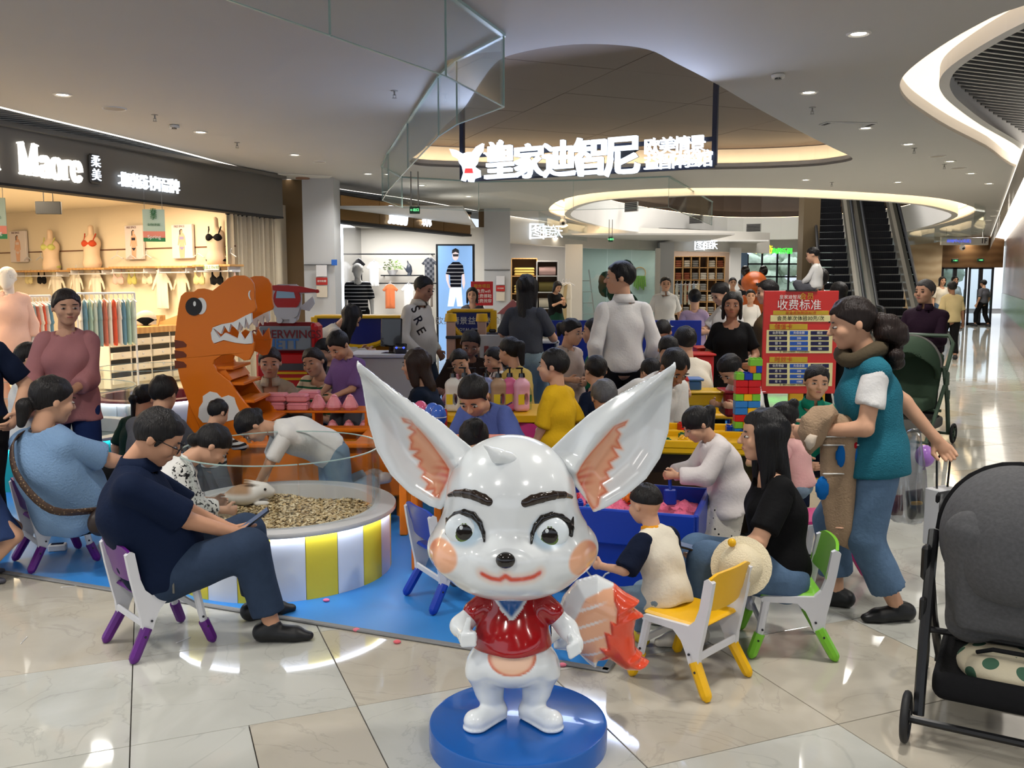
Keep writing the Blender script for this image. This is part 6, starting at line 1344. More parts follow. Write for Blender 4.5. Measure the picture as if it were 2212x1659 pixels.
who('whiteg', 'girl in a white collared dress in profile at the far table', 1062, 750, 8.2, R(128), H=1.15, sit=True, lean=8, hp=12, hands=FWD, top=T(c_('blush', (214, 192, 186)), sl=1.7, loose=.02, collar=True, cc=WHT), bot=T(NAV), hair=('pony', .1, .1), fem=True, **CHD)
who('yelg', 'girl in a mustard t-shirt with a ponytail, back turned, at the far table', 1098, 728, 7.62, R(48), H=1.32, sit=True, lean=8, hp=10, hands=FWD, top=T(c_('mustard', (196, 166, 88)), sl=.9, loose=.022), bot=T(NAV), hair=('pony', .12, .15), fem=True, **{**CHD, 'head': 1.15})
who('greyw', 'woman with very long black hair in a grey t-shirt and pale wide jeans', 1138, 592, 8.9, R(-14), hands=((-.1, .18, .16), (.1, .2, .13)), top=T(c_('charcoal_tee', (70, 72, 78)), sl=.8, loose=.012, hem=.03), bot=T(c_('wide_pale_denim', (128, 146, 152)), flare=.05, loose=.02, rise=.06), hair=('long', .2), fem=True, face=False)
who('yelb', 'boy in a bright yellow t-shirt with a sun print standing behind the fox', 1196, 752, 5.62, R(60), hy=-12, hands=((-.13, .1, -.06), (.13, -.05, -.04)), top=T(c_('sun_yellow', (222, 176, 28)), sl=.95, hem=-.14, loose=.026, flare=.02), bot=T(GRY, len=1.2), **{**CHD, 'head': 1.22})
who('beigeg', 'girl in a beige printed t-shirt holding something pink', 1240, 688, 7.9, R(205), hy=-30, hp=10, hands=((-.05, .16, .08), (.07, .16, .1)), top=T(c_('sand_tee', (196, 178, 164)), sl=.95, hem=-.09, loose=.026), bot=T(c_('grey_wide', (96, 104, 110)), flare=.03), hair=('pony', .06, .1), fem=True, **{**CHD, 'head': 1.2})
who('greenb', 'boy in a green shirt behind the girl in beige', 1283, 687, 8.35, R(75), hy=-5, top=T(c_('leaf_green', (32, 112, 76)), sl=.9), bot=T(NAV), **CHD)
who('whites', 'tall man in a white shirt with rolled sleeves, back to us, head turned left', 1340, 563, 7.65, R(4), hy=-78, hp=0, hands=((-.125, .03, -.03), (.135, .08, -.01)), top=T(c_('white_linen', (226, 222, 218)), sl=1.62, hem=-.035, loose=.010, sr=.010, collar=True), bot=T(c_('black_slacks', (24, 24, 28)), flare=.02), hair=('short',), hcol=(12, 11, 12))
who('greyh', 'grey-haired man in a navy jacket sitting behind the fox, seen from behind', 1302, 820, 5.8, R(10), H=1.45, sit=True, lean=14, hunch=14, hp=20, top=T(NAV, sl=1.9, loose=.022), bot=T(BLK), hcol=(92, 92, 94), face=False, fat=1.08, hands=FWD)
who('navb', 'boy in a navy top between the tall man and the girl in beige', 1286, 766, 6.6, R(20), H=1.15, sit=True, lean=10, top=T(NAV, sl=1.9), bot=T(GRY), hair=('crop',), face=False, **CHD)
# --- far visitors
who('staff', 'shop assistant in a dark green apron reading her phone at the bedding shop', 1207, 608, 22.0, R(-150), hp=25, hands=((-.02, .2, .2), (.05, .2, .17)), top=T(BLK, sl=1.2, hem=-.2, flare=.04), bot=T(c_('apron_green', (18, 52, 40)), skirt=1.1), hair=('bob',), fem=True)
who('polo', 'man in a white polo and black trousers walking by the bedding shop', 1438, 597, 16.5, R(178), hands=((-.17, .02, -.03), (.17, .06, -.03)), feet=((-.06, .1), (.06, -.1)), top=T(WHT, sl=.85, loose=.018, collar=True, hem=.02), bot=T(BLK))
who('over', 'woman in lilac with navy dungarees, seen from behind', 1501, 624, 12.2, R(-8), top=T(c_('lilac', (168, 146, 172)), sl=.85, loose=.016), bot=T(c_('dungaree_navy', (20, 26, 40)), rise=.16, flare=.03, loose=.02), hair=('bun', 0, .1), fem=True, face=False)
who('whitew', 'woman in a white t-shirt with tied hair looking down to the left', 1546, 613, 10.6, R(112), hp=30, lean=8, hands=FWD, top=T(WHT, sl=.85, loose=.022, hem=-.06), bot=T(DENL), hair=('bun', 0, .1), fem=True)
who('blackd', 'woman in a black dress with a patterned arm bag standing and watching', 1582, 630, 8.5, R(166), hp=4, hands=((-.12, .14, .06), (.16, .02, -.04)), top=T(BLK, sl=.8, hem=-.22, flare=.03, loose=.016, neck=.055), bot=T(BLK), hair=('bob',), fem=True, sk=(168, 122, 96), fat=1.04)
who('olive', 'woman in an olive jacket with a brown handbag behind the price board', 1655, 604, 9.6, R(88), hp=6, hands=(None, (.12, .12, .0)), top=T(c_('olive', (86, 68, 44)), sl=1.9, hem=-.1, loose=.016), bot=T(BLK), hair=('pony', .03, -.2), fem=True)
who('sholder', 'man seen from behind carrying a small child, beyond the price board', 1766, 577, 10.2, R(35), hands=((-.16, .05, .3), (.14, .1, .2)), top=T(WHT, sl=.9), bot=T(BLK), face=False, sk=(178, 130, 104))
who('toddler', 'small child in white riding on a man\'s shoulders', 1752, 534, 10.15, R(60), H=.84, sit=True, hp=14, hands=((-.08, .2, .02), (.08, .2, .02)), feet=((-.1, .1, 1.4), (.1, .1, 1.4)), top=T(WHT, sl=1.6, loose=.02), bot=T(GRY), hair=('crop',), **{**CHD, 'head': 1.35})
who('darkh', 'woman with dark hair right of the man carrying a child', 1812, 608, 11.0, R(20), top=T(WHT, sl=.9), bot=T(BLK), hair=('bob',), fem=True, face=False)
for k, (x, y, Y, yaw, c, lb) in enumerate(((1020, 620, 14.5, 178, GRY, 'woman in a dark grey t-shirt in front of the menswear shop screen'), (1583, 599, 24, 175, c_('light_grey', (170, 170, 170)), 'distant man in pale grey beside the bedding shelves'), (1602, 603, 27, 10, BLK, 'distant person in black walking toward the garden window'), (1622, 625, 19, 170, WHT, 'distant child in a white top near the bear figure'), (2036, 597, 30, 180, CRM, 'far woman in cream walking in through the corridor doors'), (2063, 596, 32.5, 180, c_('pale_blue', (160, 180, 190)), 'far woman in pale blue at the corridor doors'), (2125, 604, 34.5, 20, GRY, 'far person with a backpack walking out through the glass doors'))):
    who('far%d' % k, lb, x, y, Y, R(yaw), top=T(c, sl=.9), bot=T(DEN if k in (4, 5) else BLK), fem=k in (0, 4, 5), hair=('bob',) if k in (0, 4, 5) else ('short',), feet=((-.06, .12), (.06, -.12)) if k > 3 else None, head=1.25 if k == 3 else 1)
# --- right side tables
who('creamw', 'woman in a cream top with pinned hair, back turned, at the toy tables', 1478, 704, 7.7, R(15), H=1.6, sit=True, lean=10, hunch=8, top=T(CRM, sl=1.2, loose=.02), bot=T(GRY), hair=('bun', 0, .0), fem=True, face=False, hands=FWD)
who('faceb', 'boy in a red and white top facing us in front of the woman in cream', 1448, 730, 7.1, R(185), H=1.1, sit=True, hp=30, top=T(c_('red_white', (196, 60, 60), stripe=((220, 220, 220), 2, .09, .5)), sl=.9), bot=T(NAV), hands=FWD, **CHD)
who('leanb', 'child in white leaning over the far toy table', 1425, 698, 8.6, R(150), H=1.2, sit=True, lean=30, hp=40, hands=((-.12, .3, .0), (.12, .3, .0)), top=T(WHT, sl=1.8), bot=T(NAV), **CHD)
who('kidr', 'child with dark hair right behind the fox ear at the toy table', 1404, 772, 7.0, R(30), H=1.1, sit=True, lean=10, top=T(GRY, sl=.9), bot=T(NAV), face=False, hair=('crop',), hands=FWD, **CHD)
who('phonem', 'man in a white t-shirt sitting with a phone, one arm stretched to the blocks', 1475, 763, 6.45, R(208), H=1.72, sit=True, lean=20, hunch=10, hp=42, hands=((-.02, .25, .06), (.30, .10, .05)), top=T(WHT, sl=.9, loose=.024, sr=.024), bot=T(BLK), hair=('crop',), sk=(160, 114, 90), fat=1.08, pal=((.3, .2, 1), None))
who('blockb', 'boy in a white shirt bending to the blocks left of the block tower', 1560, 776, 6.95, R(120), H=1.2, sit=True, lean=24, hp=48, hands=FWD, top=T(WHT, sl=.9), bot=T(NAV), **CHD)
who('jackg', 'girl in a sheer white jacket with a ponytail playing in the blue sand table', 1487, 884, 4.72, R(100), lean=20, hunch=8, hp=32, hands=((-.06, .33, .10), (.1, .3, .08)), top=T(c_('sheer_white', (222, 214, 212)), sl=1.95, hem=-.11, loose=.03, sr=.026, flare=.03), bot=T(c_('dotted_skirt', (222, 216, 204), dots=((20, 20, 24), 30, .16)), skirt=1.25), hair=('pony', .11, .12, 'fringe'), fem=True, **{**CHD, 'head': 1.22})
who('creamb', 'toddler boy in a cream shirt with navy sleeves sitting on the yellow chair', 1388, 1044, 3.78, R(38), H=.98, sit=True, chair=(on('boy')[0] - .10, on('boy')[1] + .06, .315), hunch=6, hp=12, hands=((-.22, .22, .12), (.1, .26, .1)), feet=((-.10, .26, 0), (.1, .26, 0)), top=T(c_('ivory_tee', (222, 214, 196)), sl=.98, hem=-.055, loose=.024, sr=.024, c2=NAV, collar=True, cc=c_('amber', (222, 150, 30))), bot=T(DENL, loose=.022), hair=('undercut',), **{**CHD, 'head': 1.3, 'shoes': (222, 190, 40)})
who('blackw', 'woman in a black t-shirt and jeans sitting on the lime chair, phone in hand', 1650, 882, 3.92, R(86), H=1.6, sit=True, chair=on('black', .345), hunch=5, hp=2, hands=((-.10, .22, .06), (.13, .10, -.03)), feet=((-.04, .27, 0), (.12, .36, 0)), top=T(c_('black_tee', (9, 9, 11)), sl=.8, hem=-.03, loose=.012, neck=.056), bot=T(DEN, len=1.78, loose=.02, flare=.03), hair=('long', .12), hcol=(12, 11, 13), fem=True, shoes=(216, 208, 192), grip=(.5, .5), poles=((-.9, -.4, -.3), (.6, -.8, -.4)), pal=((.4, .3, 1), None))
who('greenw', 'woman in a green top with tied hair looking at the camera by the price board', 1768, 788, 6.15, R(176), H=1.45, sit=True, lean=14, hp=4, hr=-4, hands=((-.2, .2, .02), (.06, .2, .04)), top=T(c_('jade', (16, 116, 92)), sl=.9, loose=.016, collar=True), bot=T(NAV), hair=('pony', .03, -.1), fem=True)
who('pinkk', 'small girl in pink with a dark bun behind the woman in black', 1686, 868, 5.45, R(60), H=.95, sit=True, lean=12, hp=14, hands=FWD, top=T(c_('shell_pink', (226, 176, 172)), sl=1.5, loose=.02), bot=T(DENL), hair=('bun', 0, .3), fem=True, **{**CHD, 'head': 1.35})
who('teal', 'woman in a teal knit and jeans carrying a fleece coat, bags behind her', 1828, 642, 4.28, R(82), lean=5, hunch=5, hp=14, hands=((-.06, .19, .07), (.07, -.22, .02)), feet=((-.05, -.08, 0), (.06, .08, 0)), top=T(c_('white_polo', (222, 220, 218)), sl=.62, hem=.0, loose=.006, sr=.012), over=T(c_('teal_knit', (36, 104, 122), bump=.6, bscale=140), sl=0, hem=-.06, loose=.017, neck=.052, name='sweater'), bot=T(DEN, len=1.72, loose=.016, flare=.03), hair=('pony', .1, -.1), hcol=(30, 20, 17), fem=True, shoes=(22, 22, 24), poles=((-.6, -.9, -.4), (.4, -.9, .1)))
who('dad', 'man in a dark plum shirt pushing a green stroller', 1999, 603, 9.55, R(140), hy=18, hands=((-.06, .2, .09), (.12, .18, .07)), top=T(c_('plum', (38, 20, 36)), sl=1.9, loose=.02, collar=True, hem=.0), bot=T(c_('ink_trouser', (14, 14, 20))), hcol=(58, 56, 56), sk=(190, 144, 116))
who('beigem', 'man in a beige shirt walking away down the corridor with a dark bag', 2057, 607, 19.4, R(-5), hands=((-.15, .0, -.04), (.17, .04, -.05)), feet=((-.06, .12), (.05, -.08)), top=T(c_('khaki_shirt', (190, 172, 128)), sl=.9, loose=.026, hem=-.04), bot=T(BLK), face=False, sk=(150, 108, 84))
# ================================================================ PROPS
def pillow(poly, T_, h=.008, R_=None, mid=0):
    xs = [p[0] for p in poly]; zs = [p[1] for p in poly]; E = Fld((min(xs), -T_ * 1.3, min(zs)), (max(xs), T_ * 1.3, max(zs)), h); sl, X, Y, Z = E.sl(E.o, E.o + E.n * E.h)
    X2, Z2 = np.broadcast_arrays(X[:, 0, :], Z[0]); sd = poly_sd(X2, Z2, poly); R_ = R_ or .4 * min(max(xs) - min(xs), max(zs) - min(zs)); t = T_ * np.sqrt(np.clip(-sd / R_, 0, 1)); E.val = np.maximum(sd[:, None, :], np.abs(Y + .15 * T_ * np.sin(X2 * 60)[:, None, :]) - t[:, None, :]).astype(np.float32); return E.mesh()
SH = {}
def shared(name, key, build, m, parent=None, loc=None, rot=None, sc=None):
    if key not in SH: o = build(); SH[key] = o.data; bpy.data.objects.remove(o)
    o = meshobj(name, SH[key], parent, loc, rot)
    if not o.data.materials: o.data.materials.append(m)
    o.material_slots[0].link = 'OBJECT'; o.material_slots[0].material = m
    if sc: o.scale = sc
    return o
def mbox(nm, c, d, m, par=None, rz=0, bv=.006): b = MB(); b.box((0, 0, 0), d, 0, b=bv); return b.build(nm, m, par, None, c, (0, 0, rz))
# ---- blue sand table
st = thing('sand_table', 'blue sand table with pink play sand behind the toddler in cream', 'table', (.62, 4.72, .009), R(-18)); w_, d_, zt = .78, .62, .47
for nm, c, d in (('side', (-w_ / 2, 0, zt - .09), (.03, d_, .18)), ('side', (w_ / 2, 0, zt - .09), (.03, d_, .18)), ('side', (0, -d_ / 2, zt - .09), (w_, .03, .18)), ('side', (0, d_ / 2, zt - .09), (w_, .03, .18)), ('tray_floor', (0, 0, zt - .15), (w_, d_, .02))): mbox(nm, c, d, M_bu, st, 0, .008)
mbox('front_panel', (0, -d_ / 2 + .05, .18), (.6, .02, .3), M_bu, st)
for x in (-.33, .33):
    for y in (-.25, .25): b = MB(); b.cyl((x, y, .3), (x * 1.1, y * 1.1, 0), .035, .03, 12); b.build('leg', M_bu, st, 40)
b = MB(); a = [(-.2 + .02 * k, .1 + .03 * math.sin(k)) for k in range(9)]; b.tube([(p[0], -d_ / 2 + .036, p[1]) for p in a], .005, 6); b.build('cloud_outline', WHT, st)
n = 22; b = MB(); g = [[(-w_ / 2 + .02 + (w_ - .04) * i / n, -d_ / 2 + .02 + (d_ - .04) * j / n, zt - .085 + .025 * math.sin(i * .9) * math.cos(j * .8) + .012 * math.sin(i * 2.3 + j * 1.7)) for j in range(n + 1)] for i in range(n + 1)]
for i in range(n):
    for j in range(n): b.quad(g[i][j], g[i + 1][j], g[i + 1][j + 1], g[i][j + 1])
sand = tag(b.build('play_sand', mat('pink_sand', (240, 118, 150), .95, bump=.9, bscale=90, noise=.12, nscale=40), None, 0, st.location, st.rotation_euler), 'pink moulding sand in the blue sand table', 'sand', kind='stuff')
def stp(x, y, z): q = Matrix.Rotation(R(-18), 3, 'Z') @ Vector((x, y, 0)); return (st.location.x + q.x, st.location.y + q.y, z)
def brick(nm, c, sx, sy, sz, m, lb, rz=0, cat='toy brick', grp=None, par=None):
    b = MB(); b.box((0, 0, sz / 2), (sx, sy, sz), b=.003)
    nx, ny = max(1, round(sx / .032)), max(1, round(sy / .032))
    for i in range(nx):
        for j in range(ny): b.cyl((-sx / 2 + sx * (i + .5) / nx, -sy / 2 + sy * (j + .5) / ny, sz), (-sx / 2 + sx * (i + .5) / nx, -sy / 2 + sy * (j + .5) / ny, sz + .008), .010, n=8)
    o = b.build(nm, m, par, None, c, (0, 0, rz)); return o if par else tag(o, lb, cat, grp)
for k, (x, y, m, lb) in enumerate(((-.25, -.12, M_bu, 'blue toy brick in the sand table corner nearest the fox'), (-.15, -.2, plastic('sky_plastic', (40, 120, 200)), 'sky blue toy brick beside the toddler\'s hand'), (-.3, .0, M_re, 'red toy brick at the left of the pink sand'), (-.2, .05, M_pu, 'purple toy mould in the pink sand'))): brick('toy_brick', stp(x, y, zt - .06), .064, .064, .05, m, lb, k * .7, grp='bricks in the sand table')
o = thing('sand_bucket', 'red square toy bucket upside down in the pink sand', 'bucket', stp(.05, .12, zt - .07), .3); b = MB(); b.box((0, 0, .045), (.10, .09, .09), b=.01); b.build('body', M_re, o); b = MB(); b.box((0, 0, .004), (.12, .11, .008), b=.002); b.build('rim', M_re, o)
o = thing('sand_mould', 'orange claw-shaped sand mould beside the red bucket', 'toy', stp(-.04, .16, zt - .07), 1); b = MB(); [b.cyl((.02 * i, 0, .02), (.02 * i + .01, .03, .06), .012, .006, 8) for i in (-1, 0, 1)]; b.build('claw', M_or, o, 40); b = MB(); b.sph((0, -.02, .03), (.04, .03, .03)); b.build('palm', M_or, o, 0)
o = thing('sand_tool', 'blue toy shovel head sticking out of the pink sand', 'toy', stp(.2, .16, zt - .07)); b = MB(); b.box((0, 0, .05), (.07, .02, .09), b=.008); b.build('blade', M_bu, o); b = MB(); b.cyl((0, 0, .09), (0, .02, .15), .01, n=8); b.build('handle', M_bu, o)
# ---- orange table by the blue-shirted boy, and balls
o = thing('kids_table', 'orange kids table behind the fox, boy in blue leaning on it', 'table', (-.30, 5.02, .009)); mbox('top', (0, 0, .70), (.56, .3, .06), M_or, o, 0, .02)
for x in (-.24, .24): mbox('side_panel', (x, 0, .34), (.04, .26, .67), M_or, o)
o = thing('kids_table', 'small orange cube table behind the left fox ear', 'table', (-.58, 5.75, .009)); mbox('top', (0, 0, .66), (.3, .34, .05), M_or, o, 0, .015); [mbox('leg', (x, y, .32), (.05, .05, .64), M_or, o) for x in (-.11, .11) for y in (-.12, .12)]
for k, (x, y, c, lb) in enumerate(((908, 852, (214, 96, 130), 'pink shiny toy egg beside the blue ones'), (934, 856, (70, 104, 190), 'left blue shiny toy egg'), (946, 864, (60, 98, 186), 'right blue shiny toy egg in front'))):
    p = D(x, y, 5.85 - .1 * k); o = thing('toy_egg', lb, 'toy egg', (p.x, p.y, .695), group='shiny toy eggs'); b = MB(); b.sph((0, 0, .075), (.055, .055, .075), 16, 10); b.build('shell', plastic('egg_%d' % c[0], c, .12), o, 0); b = MB(); b.lathe([(.0555, .07), (.057, .073), (.0555, .076)], 20); b.build('seam', WHT, o); b = MB(); b.lathe([(.03, 0), (.035, .008), (.0, .012)], 12); b.build('stand', M_wp, o)
p = D(955, 885, 5.7); o = thing('drink_can', 'red drink can with white writing by the toy eggs', 'can', (p.x, p.y, .695)); b = MB(); b.lathe([(0, 0), (.028, 0), (.033, .01), (.033, .1), (.027, .115), (0, .115)], 18); b.build('body', M_re, o, 40); b = MB(); b.lathe([(0, .116), (.025, .116)], 14); b.build('lid', mat('can_metal', (180, 180, 184), .25, metal=.9), o); text('lettering', '来', .06, WHT, (0, -.034, .06), (1, 0, 0), UP, o, .001)
# ---- yellow octagonal table with paint bottles
yt = thing('paint_table', 'yellow eight-sided table with a row of pump bottles', 'table', (-.04, 6.98, .009)); oc = [(.52 * sx, .2 * sy) for sx, sy in ((-1, -.6), (-.8, -1), (.8, -1), (1, -.6), (1, .6), (.8, 1), (-.8, 1), (-1, .6))]
b = MB(); b.prism([(x, y * 1.7) for x, y in oc], .05, (0, 0, .595), (1, 0, 0), (0, 1, 0)); b.build('top', M_ye, yt); b = MB(); b.prism([(x * .88, y * 1.4) for x, y in oc], .56, (0, 0, .29), (1, 0, 0), (0, 1, 0)); b.build('pedestal', plastic('mustard_board', (196, 150, 20)), yt)
for k, x in enumerate((.28, .36, .44)):
    b = MB(); [b.tube([(x, -.285, .3), (x + s * .02, -.286, .42), (x + s * .035, -.286, .5)], .006, 5) for s in (-1, 1)]; b.build('antler_drawing', M_fblk, yt)
def bottle_me():
    F_ = Fld((-.065, -.05, 0), (.065, .05, .3), .006); F_.box((0, 0, .115), (.058, .042, .115), .03, 0); F_.ell((0, 0, .215), (.056, .04, .05), .03); F_.cone((0, 0, .23), (0, 0, .275), .022, .02, .01); F_.ell((.022, 0, .10), (.02, .08, .05), .008, -1); return npmesh('body', [(*F_.mesh(), 0)], [WHT])
def pump_me(): b = MB(); b.cyl((0, 0, .27), (0, 0, .30), .026, .022, 12); b.cyl((0, 0, .30), (0, 0, .335), .007, n=8); b.box((-.018, 0, .34), (.06, .016, .012), b=.004); return b.build('pump', M_fblk)
for k, (x, c, nm) in enumerate(((979, (222, 216, 206), 'leftmost white'), (1004, (220, 216, 208), 'second white'), (1026, (164, 160, 184), 'grey-lilac'), (1050, (138, 146, 190), 'blue-lilac'), (1077, (176, 142, 112), 'tan'), (1101, (222, 108, 150), 'deep pink'), (1127, (236, 172, 190), 'pale pink rightmost'))):
    p = D(x, 862, 6.86 + .03 * (k % 2)); o = thing('pump_bottle', nm + ' pump bottle of paint on the yellow table', 'bottle', (p.x, p.y, .630), R(-8 + 5 * k), 'pump bottles of paint'); o.scale = (1.0, 1.0, .98)
    shared('body', 'pbot', bottle_me, plastic('bottle_%d_%d' % c[:2], c, .4), o); shared('pump', 'ppump', pump_me, M_fblk, o); b = MB(); b.box((-.02, -.043, .10), (.05, .003, .08), b=.001); b.build('label', mat('yellow_label', (226, 196, 40), .5), o)
p = D(1140, 845, 7.0); o = thing('water_bottle', 'clear plastic water bottle right of the paint bottles', 'bottle', (p.x, p.y, .630)); b = MB(); b.lathe([(0, 0), (.03, 0), (.032, .02), (.032, .14), (.012, .19), (.012, .2)], 16); b.build('body', glass('pet_plastic', (230, 240, 240), .5), o, 40); b = MB(); b.lathe([(.014, .195), (.014, .215), (0, .215)], 12); b.build('cap', M_wp, o); b = MB(); b.lathe([(.033, .06), (.033, .11)], 16); b.build('label', mat('green_label', (40, 110, 70), .5), o)
p = D(1062, 872, 6.95); o = thing('tray', 'dark tray with clear cups and a purple spoon before the bottles', 'tray', (p.x, 6.74, .630)); mbox('base', (0, 0, .006), (.34, .14, .012), mat('dark_green_tray', (40, 58, 56), .4), o); b = MB(); b.lathe([(.03, .012), (.045, .055)], 14, c=(.05, 0, 0)); b.build('cup', MATS['pet_plastic'], o); b = MB(); b.tube([(.06, 0, .03), (.16, -.02, .09)], .006, 6); b.build('spoon', M_pu, o)
# ---- yellow brick table and tower
bt = thing('brick_table', 'yellow building-brick table behind the girl in the white jacket', 'table', (1.22, 5.95, .009), R(-8)); mbox('top', (0, 0, .55), (1.0, .75, .05), M_ye, bt, 0, .012); [mbox('rim', c, d, M_ye, bt) for c, d in (((0, -.365, .59), (1.0, .03, .05)), ((0, .365, .59), (1.0, .03, .05)), ((.485, 0, .59), (.03, .73, .05)), ((-.485, 0, .59), (.03, .73, .05)), ((0, .05, .59), (.97, .025, .045)))]
mbox('base_panel', (0, 0, .27), (.8, .55, .53), plastic('dark_brown_board', (60, 42, 20)), bt)
rng = random.Random(11); cols = [M_re, M_ye, M_gr, M_bu, M_or, plastic('sky_plastic', (40, 120, 200)), plastic('deep_green_plastic', (20, 100, 50))]
names = ['red', 'yellow', 'lime', 'blue', 'orange', 'sky blue', 'green']
for k in range(16):
    i = rng.randrange(7); x, y = rng.uniform(-.4, .4), rng.uniform(-.3, .3); q = Matrix.Rotation(R(-8), 3, 'Z') @ Vector((x, y, 0)); brick('toy_brick', (1.18 + q.x, 5.95 + q.y, .585), rng.choice((.064, .064, .128)), .064, rng.choice((.03, .05)), cols[i], names[i] + ' loose brick lying on the yellow brick table, ' + ('front left', 'front right', 'back left', 'back right')[(x > 0) + 2 * (y > 0)] + ' part', rng.random() * 3, grp='loose bricks on the yellow table')
TW = D(1612, 900, 6.05); tw = thing('brick_tower', 'tall multicoloured toy brick tower beside the price board', 'toy', (TW.x, 6.05, .585)); z = 0; ht = (D(1612, 805, 6.05).z - .585) / 9
pat = [['sky'], [2, 1, 2], [0, 0], ['sky', 1], ['sky', 'sky'], [2, 1, 2], [0, 0], [0, 0], [2, 3, 2]]
for r_ in range(9):
    row = pat[r_]; n = len(row)
    for i, c in enumerate(row): m = cols[5] if c == 'sky' else cols[c]; brick('brick', ((i + .5) / n * .17 - .085, 0, r_ * ht), .17 / n - .002, .07, ht - .002, m, None, 0, par=tw)
for i, (x, m) in enumerate(((.03, M_or), (.07, M_bu))): brick('brick', (x, 0, 9 * ht), .04, .06, ht, m, None, par=tw)
brick('brick', (.05, 0, 10 * ht), .085, .06, ht, M_gr, None, par=tw)
o = thing('brick_plate', 'lime green studded brick plate leaning from the tower', 'toy', D(1665, 858, 5.95), .2); b = MB(); b.box((0, 0, 0), (.2, .1, .02), rot=Matrix.Rotation(R(40), 3, 'Y')); b.build('plate', M_gr, o); b = MB(); [b.cyl((x * math.cos(R(40)), y, -x * math.sin(R(40)) + .008), (x * math.cos(R(40)) + .008, y, -x * math.sin(R(40)) + .02), .011, n=8) for x in (-.08, -.04, 0, .04, .08) for y in (-.03, .03)]; b.build('studs', M_gr, o); o.location.z = .66
# far toy tubs and tables
for k, (x, y, Y, sx, sz, c, lb) in enumerate(((1495, 800, 8.1, .34, .3, (190, 30, 30), 'red toy tub on the far toy table'), (1530, 772, 8.9, .26, .2, (200, 60, 40), 'small red tub behind the larger one'), (1470, 830, 7.4, .3, .1, (60, 110, 180), 'blue shallow tray at the far toy table'), (1525, 860, 7.3, .5, .12, (214, 170, 20), 'yellow tray of the far toy table'), (1600, 870, 7.2, .3, .2, (150, 30, 40), 'dark red tub beside the brick tower'))):
    p = D(x, y, Y); o = thing('toy_tub', lb, 'tub', (p.x, Y, p.z - sz / 2)); b = MB(); b.box((0, 0, sz / 2), (sx, .26, sz), b=.02); b.build('body', plastic('tub_%d_%d' % c[:2], c), o); b = MB(); b.box((0, 0, sz), (sx + .03, .29, .02), b=.006); b.build('rim', plastic('tub_%d_%d' % c[:2], c), o)
for k, (x, Y, w2, z2, c, lb) in enumerate(((1520, 8.2, .8, .42, M_ye, 'low yellow toy table behind the man in the white t-shirt'), (1500, 9.2, .8, .5, M_bu, 'low blue toy table further back with red tubs'))):
    p = D(x, 800, Y); o = thing('toy_table', lb, 'table', (p.x, Y, .009)); mbox('top', (0, 0, z2), (w2, .5, .05), c, o, 0, .015); [mbox('leg', (sx * w2 * .42, sy * .2, z2 / 2), (.06, .06, z2), c, o) for sx in (-1, 1) for sy in (-1, 1)]
# ---- price board
PY_ = 7.45; PO = D(1727, 738, PY_); board = thing('price_board', 'red and yellow price list board with blue and navy pills on a yellow stand', 'sign', (PO.x, PY_, 0)); a, c = D(1650, 628, PY_), D(1803, 850, PY_); bw, bh, bz = c.x - a.x, a.z - c.z, (a.z + c.z) / 2
mbox('panel', (0, 0, bz), (bw, .02, bh), mat('red_print', (206, 48, 40), .35), board, 0, .004); mbox('clip', (0, -.005, bz + bh / 2), (.26, .03, .012), M_fblk, board); 
for s in (-1, 1): mbox('leg', (s * .09 + .08, .02, (bz - bh / 2) / 2 + .1), (.12, .04, bz - bh / 2 + .2), M_ye, board)
mbox('foot', (.08, .02, .015), (.42, .3, .03), M_ye, board)
def bp(x, y): p = D(x, y, PY_ - .011); return (p.x - PO.x, p.z)
def pil(nm, x0, x1, y0, y1, m, off=.0115, rad=.012): a, c = bp(x0, y0), bp(x1, y1); b = MB(); b.box(((a[0] + c[0]) / 2, -off, (a[1] + c[1]) / 2), (c[0] - a[0], .003, a[1] - c[1]), b=.001); return b.build(nm, m, board)
INK = mat('navy_ink', (24, 20, 70), .5); CRE = mat('pale_yellow_print', (232, 222, 160), .5); GOL = mat('gold_print', (196, 162, 40), .5); WI = mat('white_ink', (240, 238, 232), .5); RI = mat('red_ink', (206, 60, 30), .5); BI = mat('cobalt_print', (34, 84, 176), .5); BK = mat('black_ink', (24, 22, 24), .5)
def bt_(s, x, y, px_, m, al='CENTER', off=.0155): p = bp(x, y); text('lettering', s, px_ * PY_ / F_PX, m, (p[0], -off, p[1]), (1, 0, 0), UP, board, .0006, .0, al)
bt_('皇家迪智尼', 1707, 642, 9.5, WI); bt_('会员', 1742, 641, 16, GOL); bt_('收费标准', 1726, 660, 24, WI)
pil('strip', 1670, 1790, 671, 680, GOL); bt_('非会员体验58元/次', 1730, 676, 8, RI); pil('strip', 1664, 1796, 681, 695, CRE, .013); bt_('会员单次体验30元/次', 1729, 688, 11, BK)
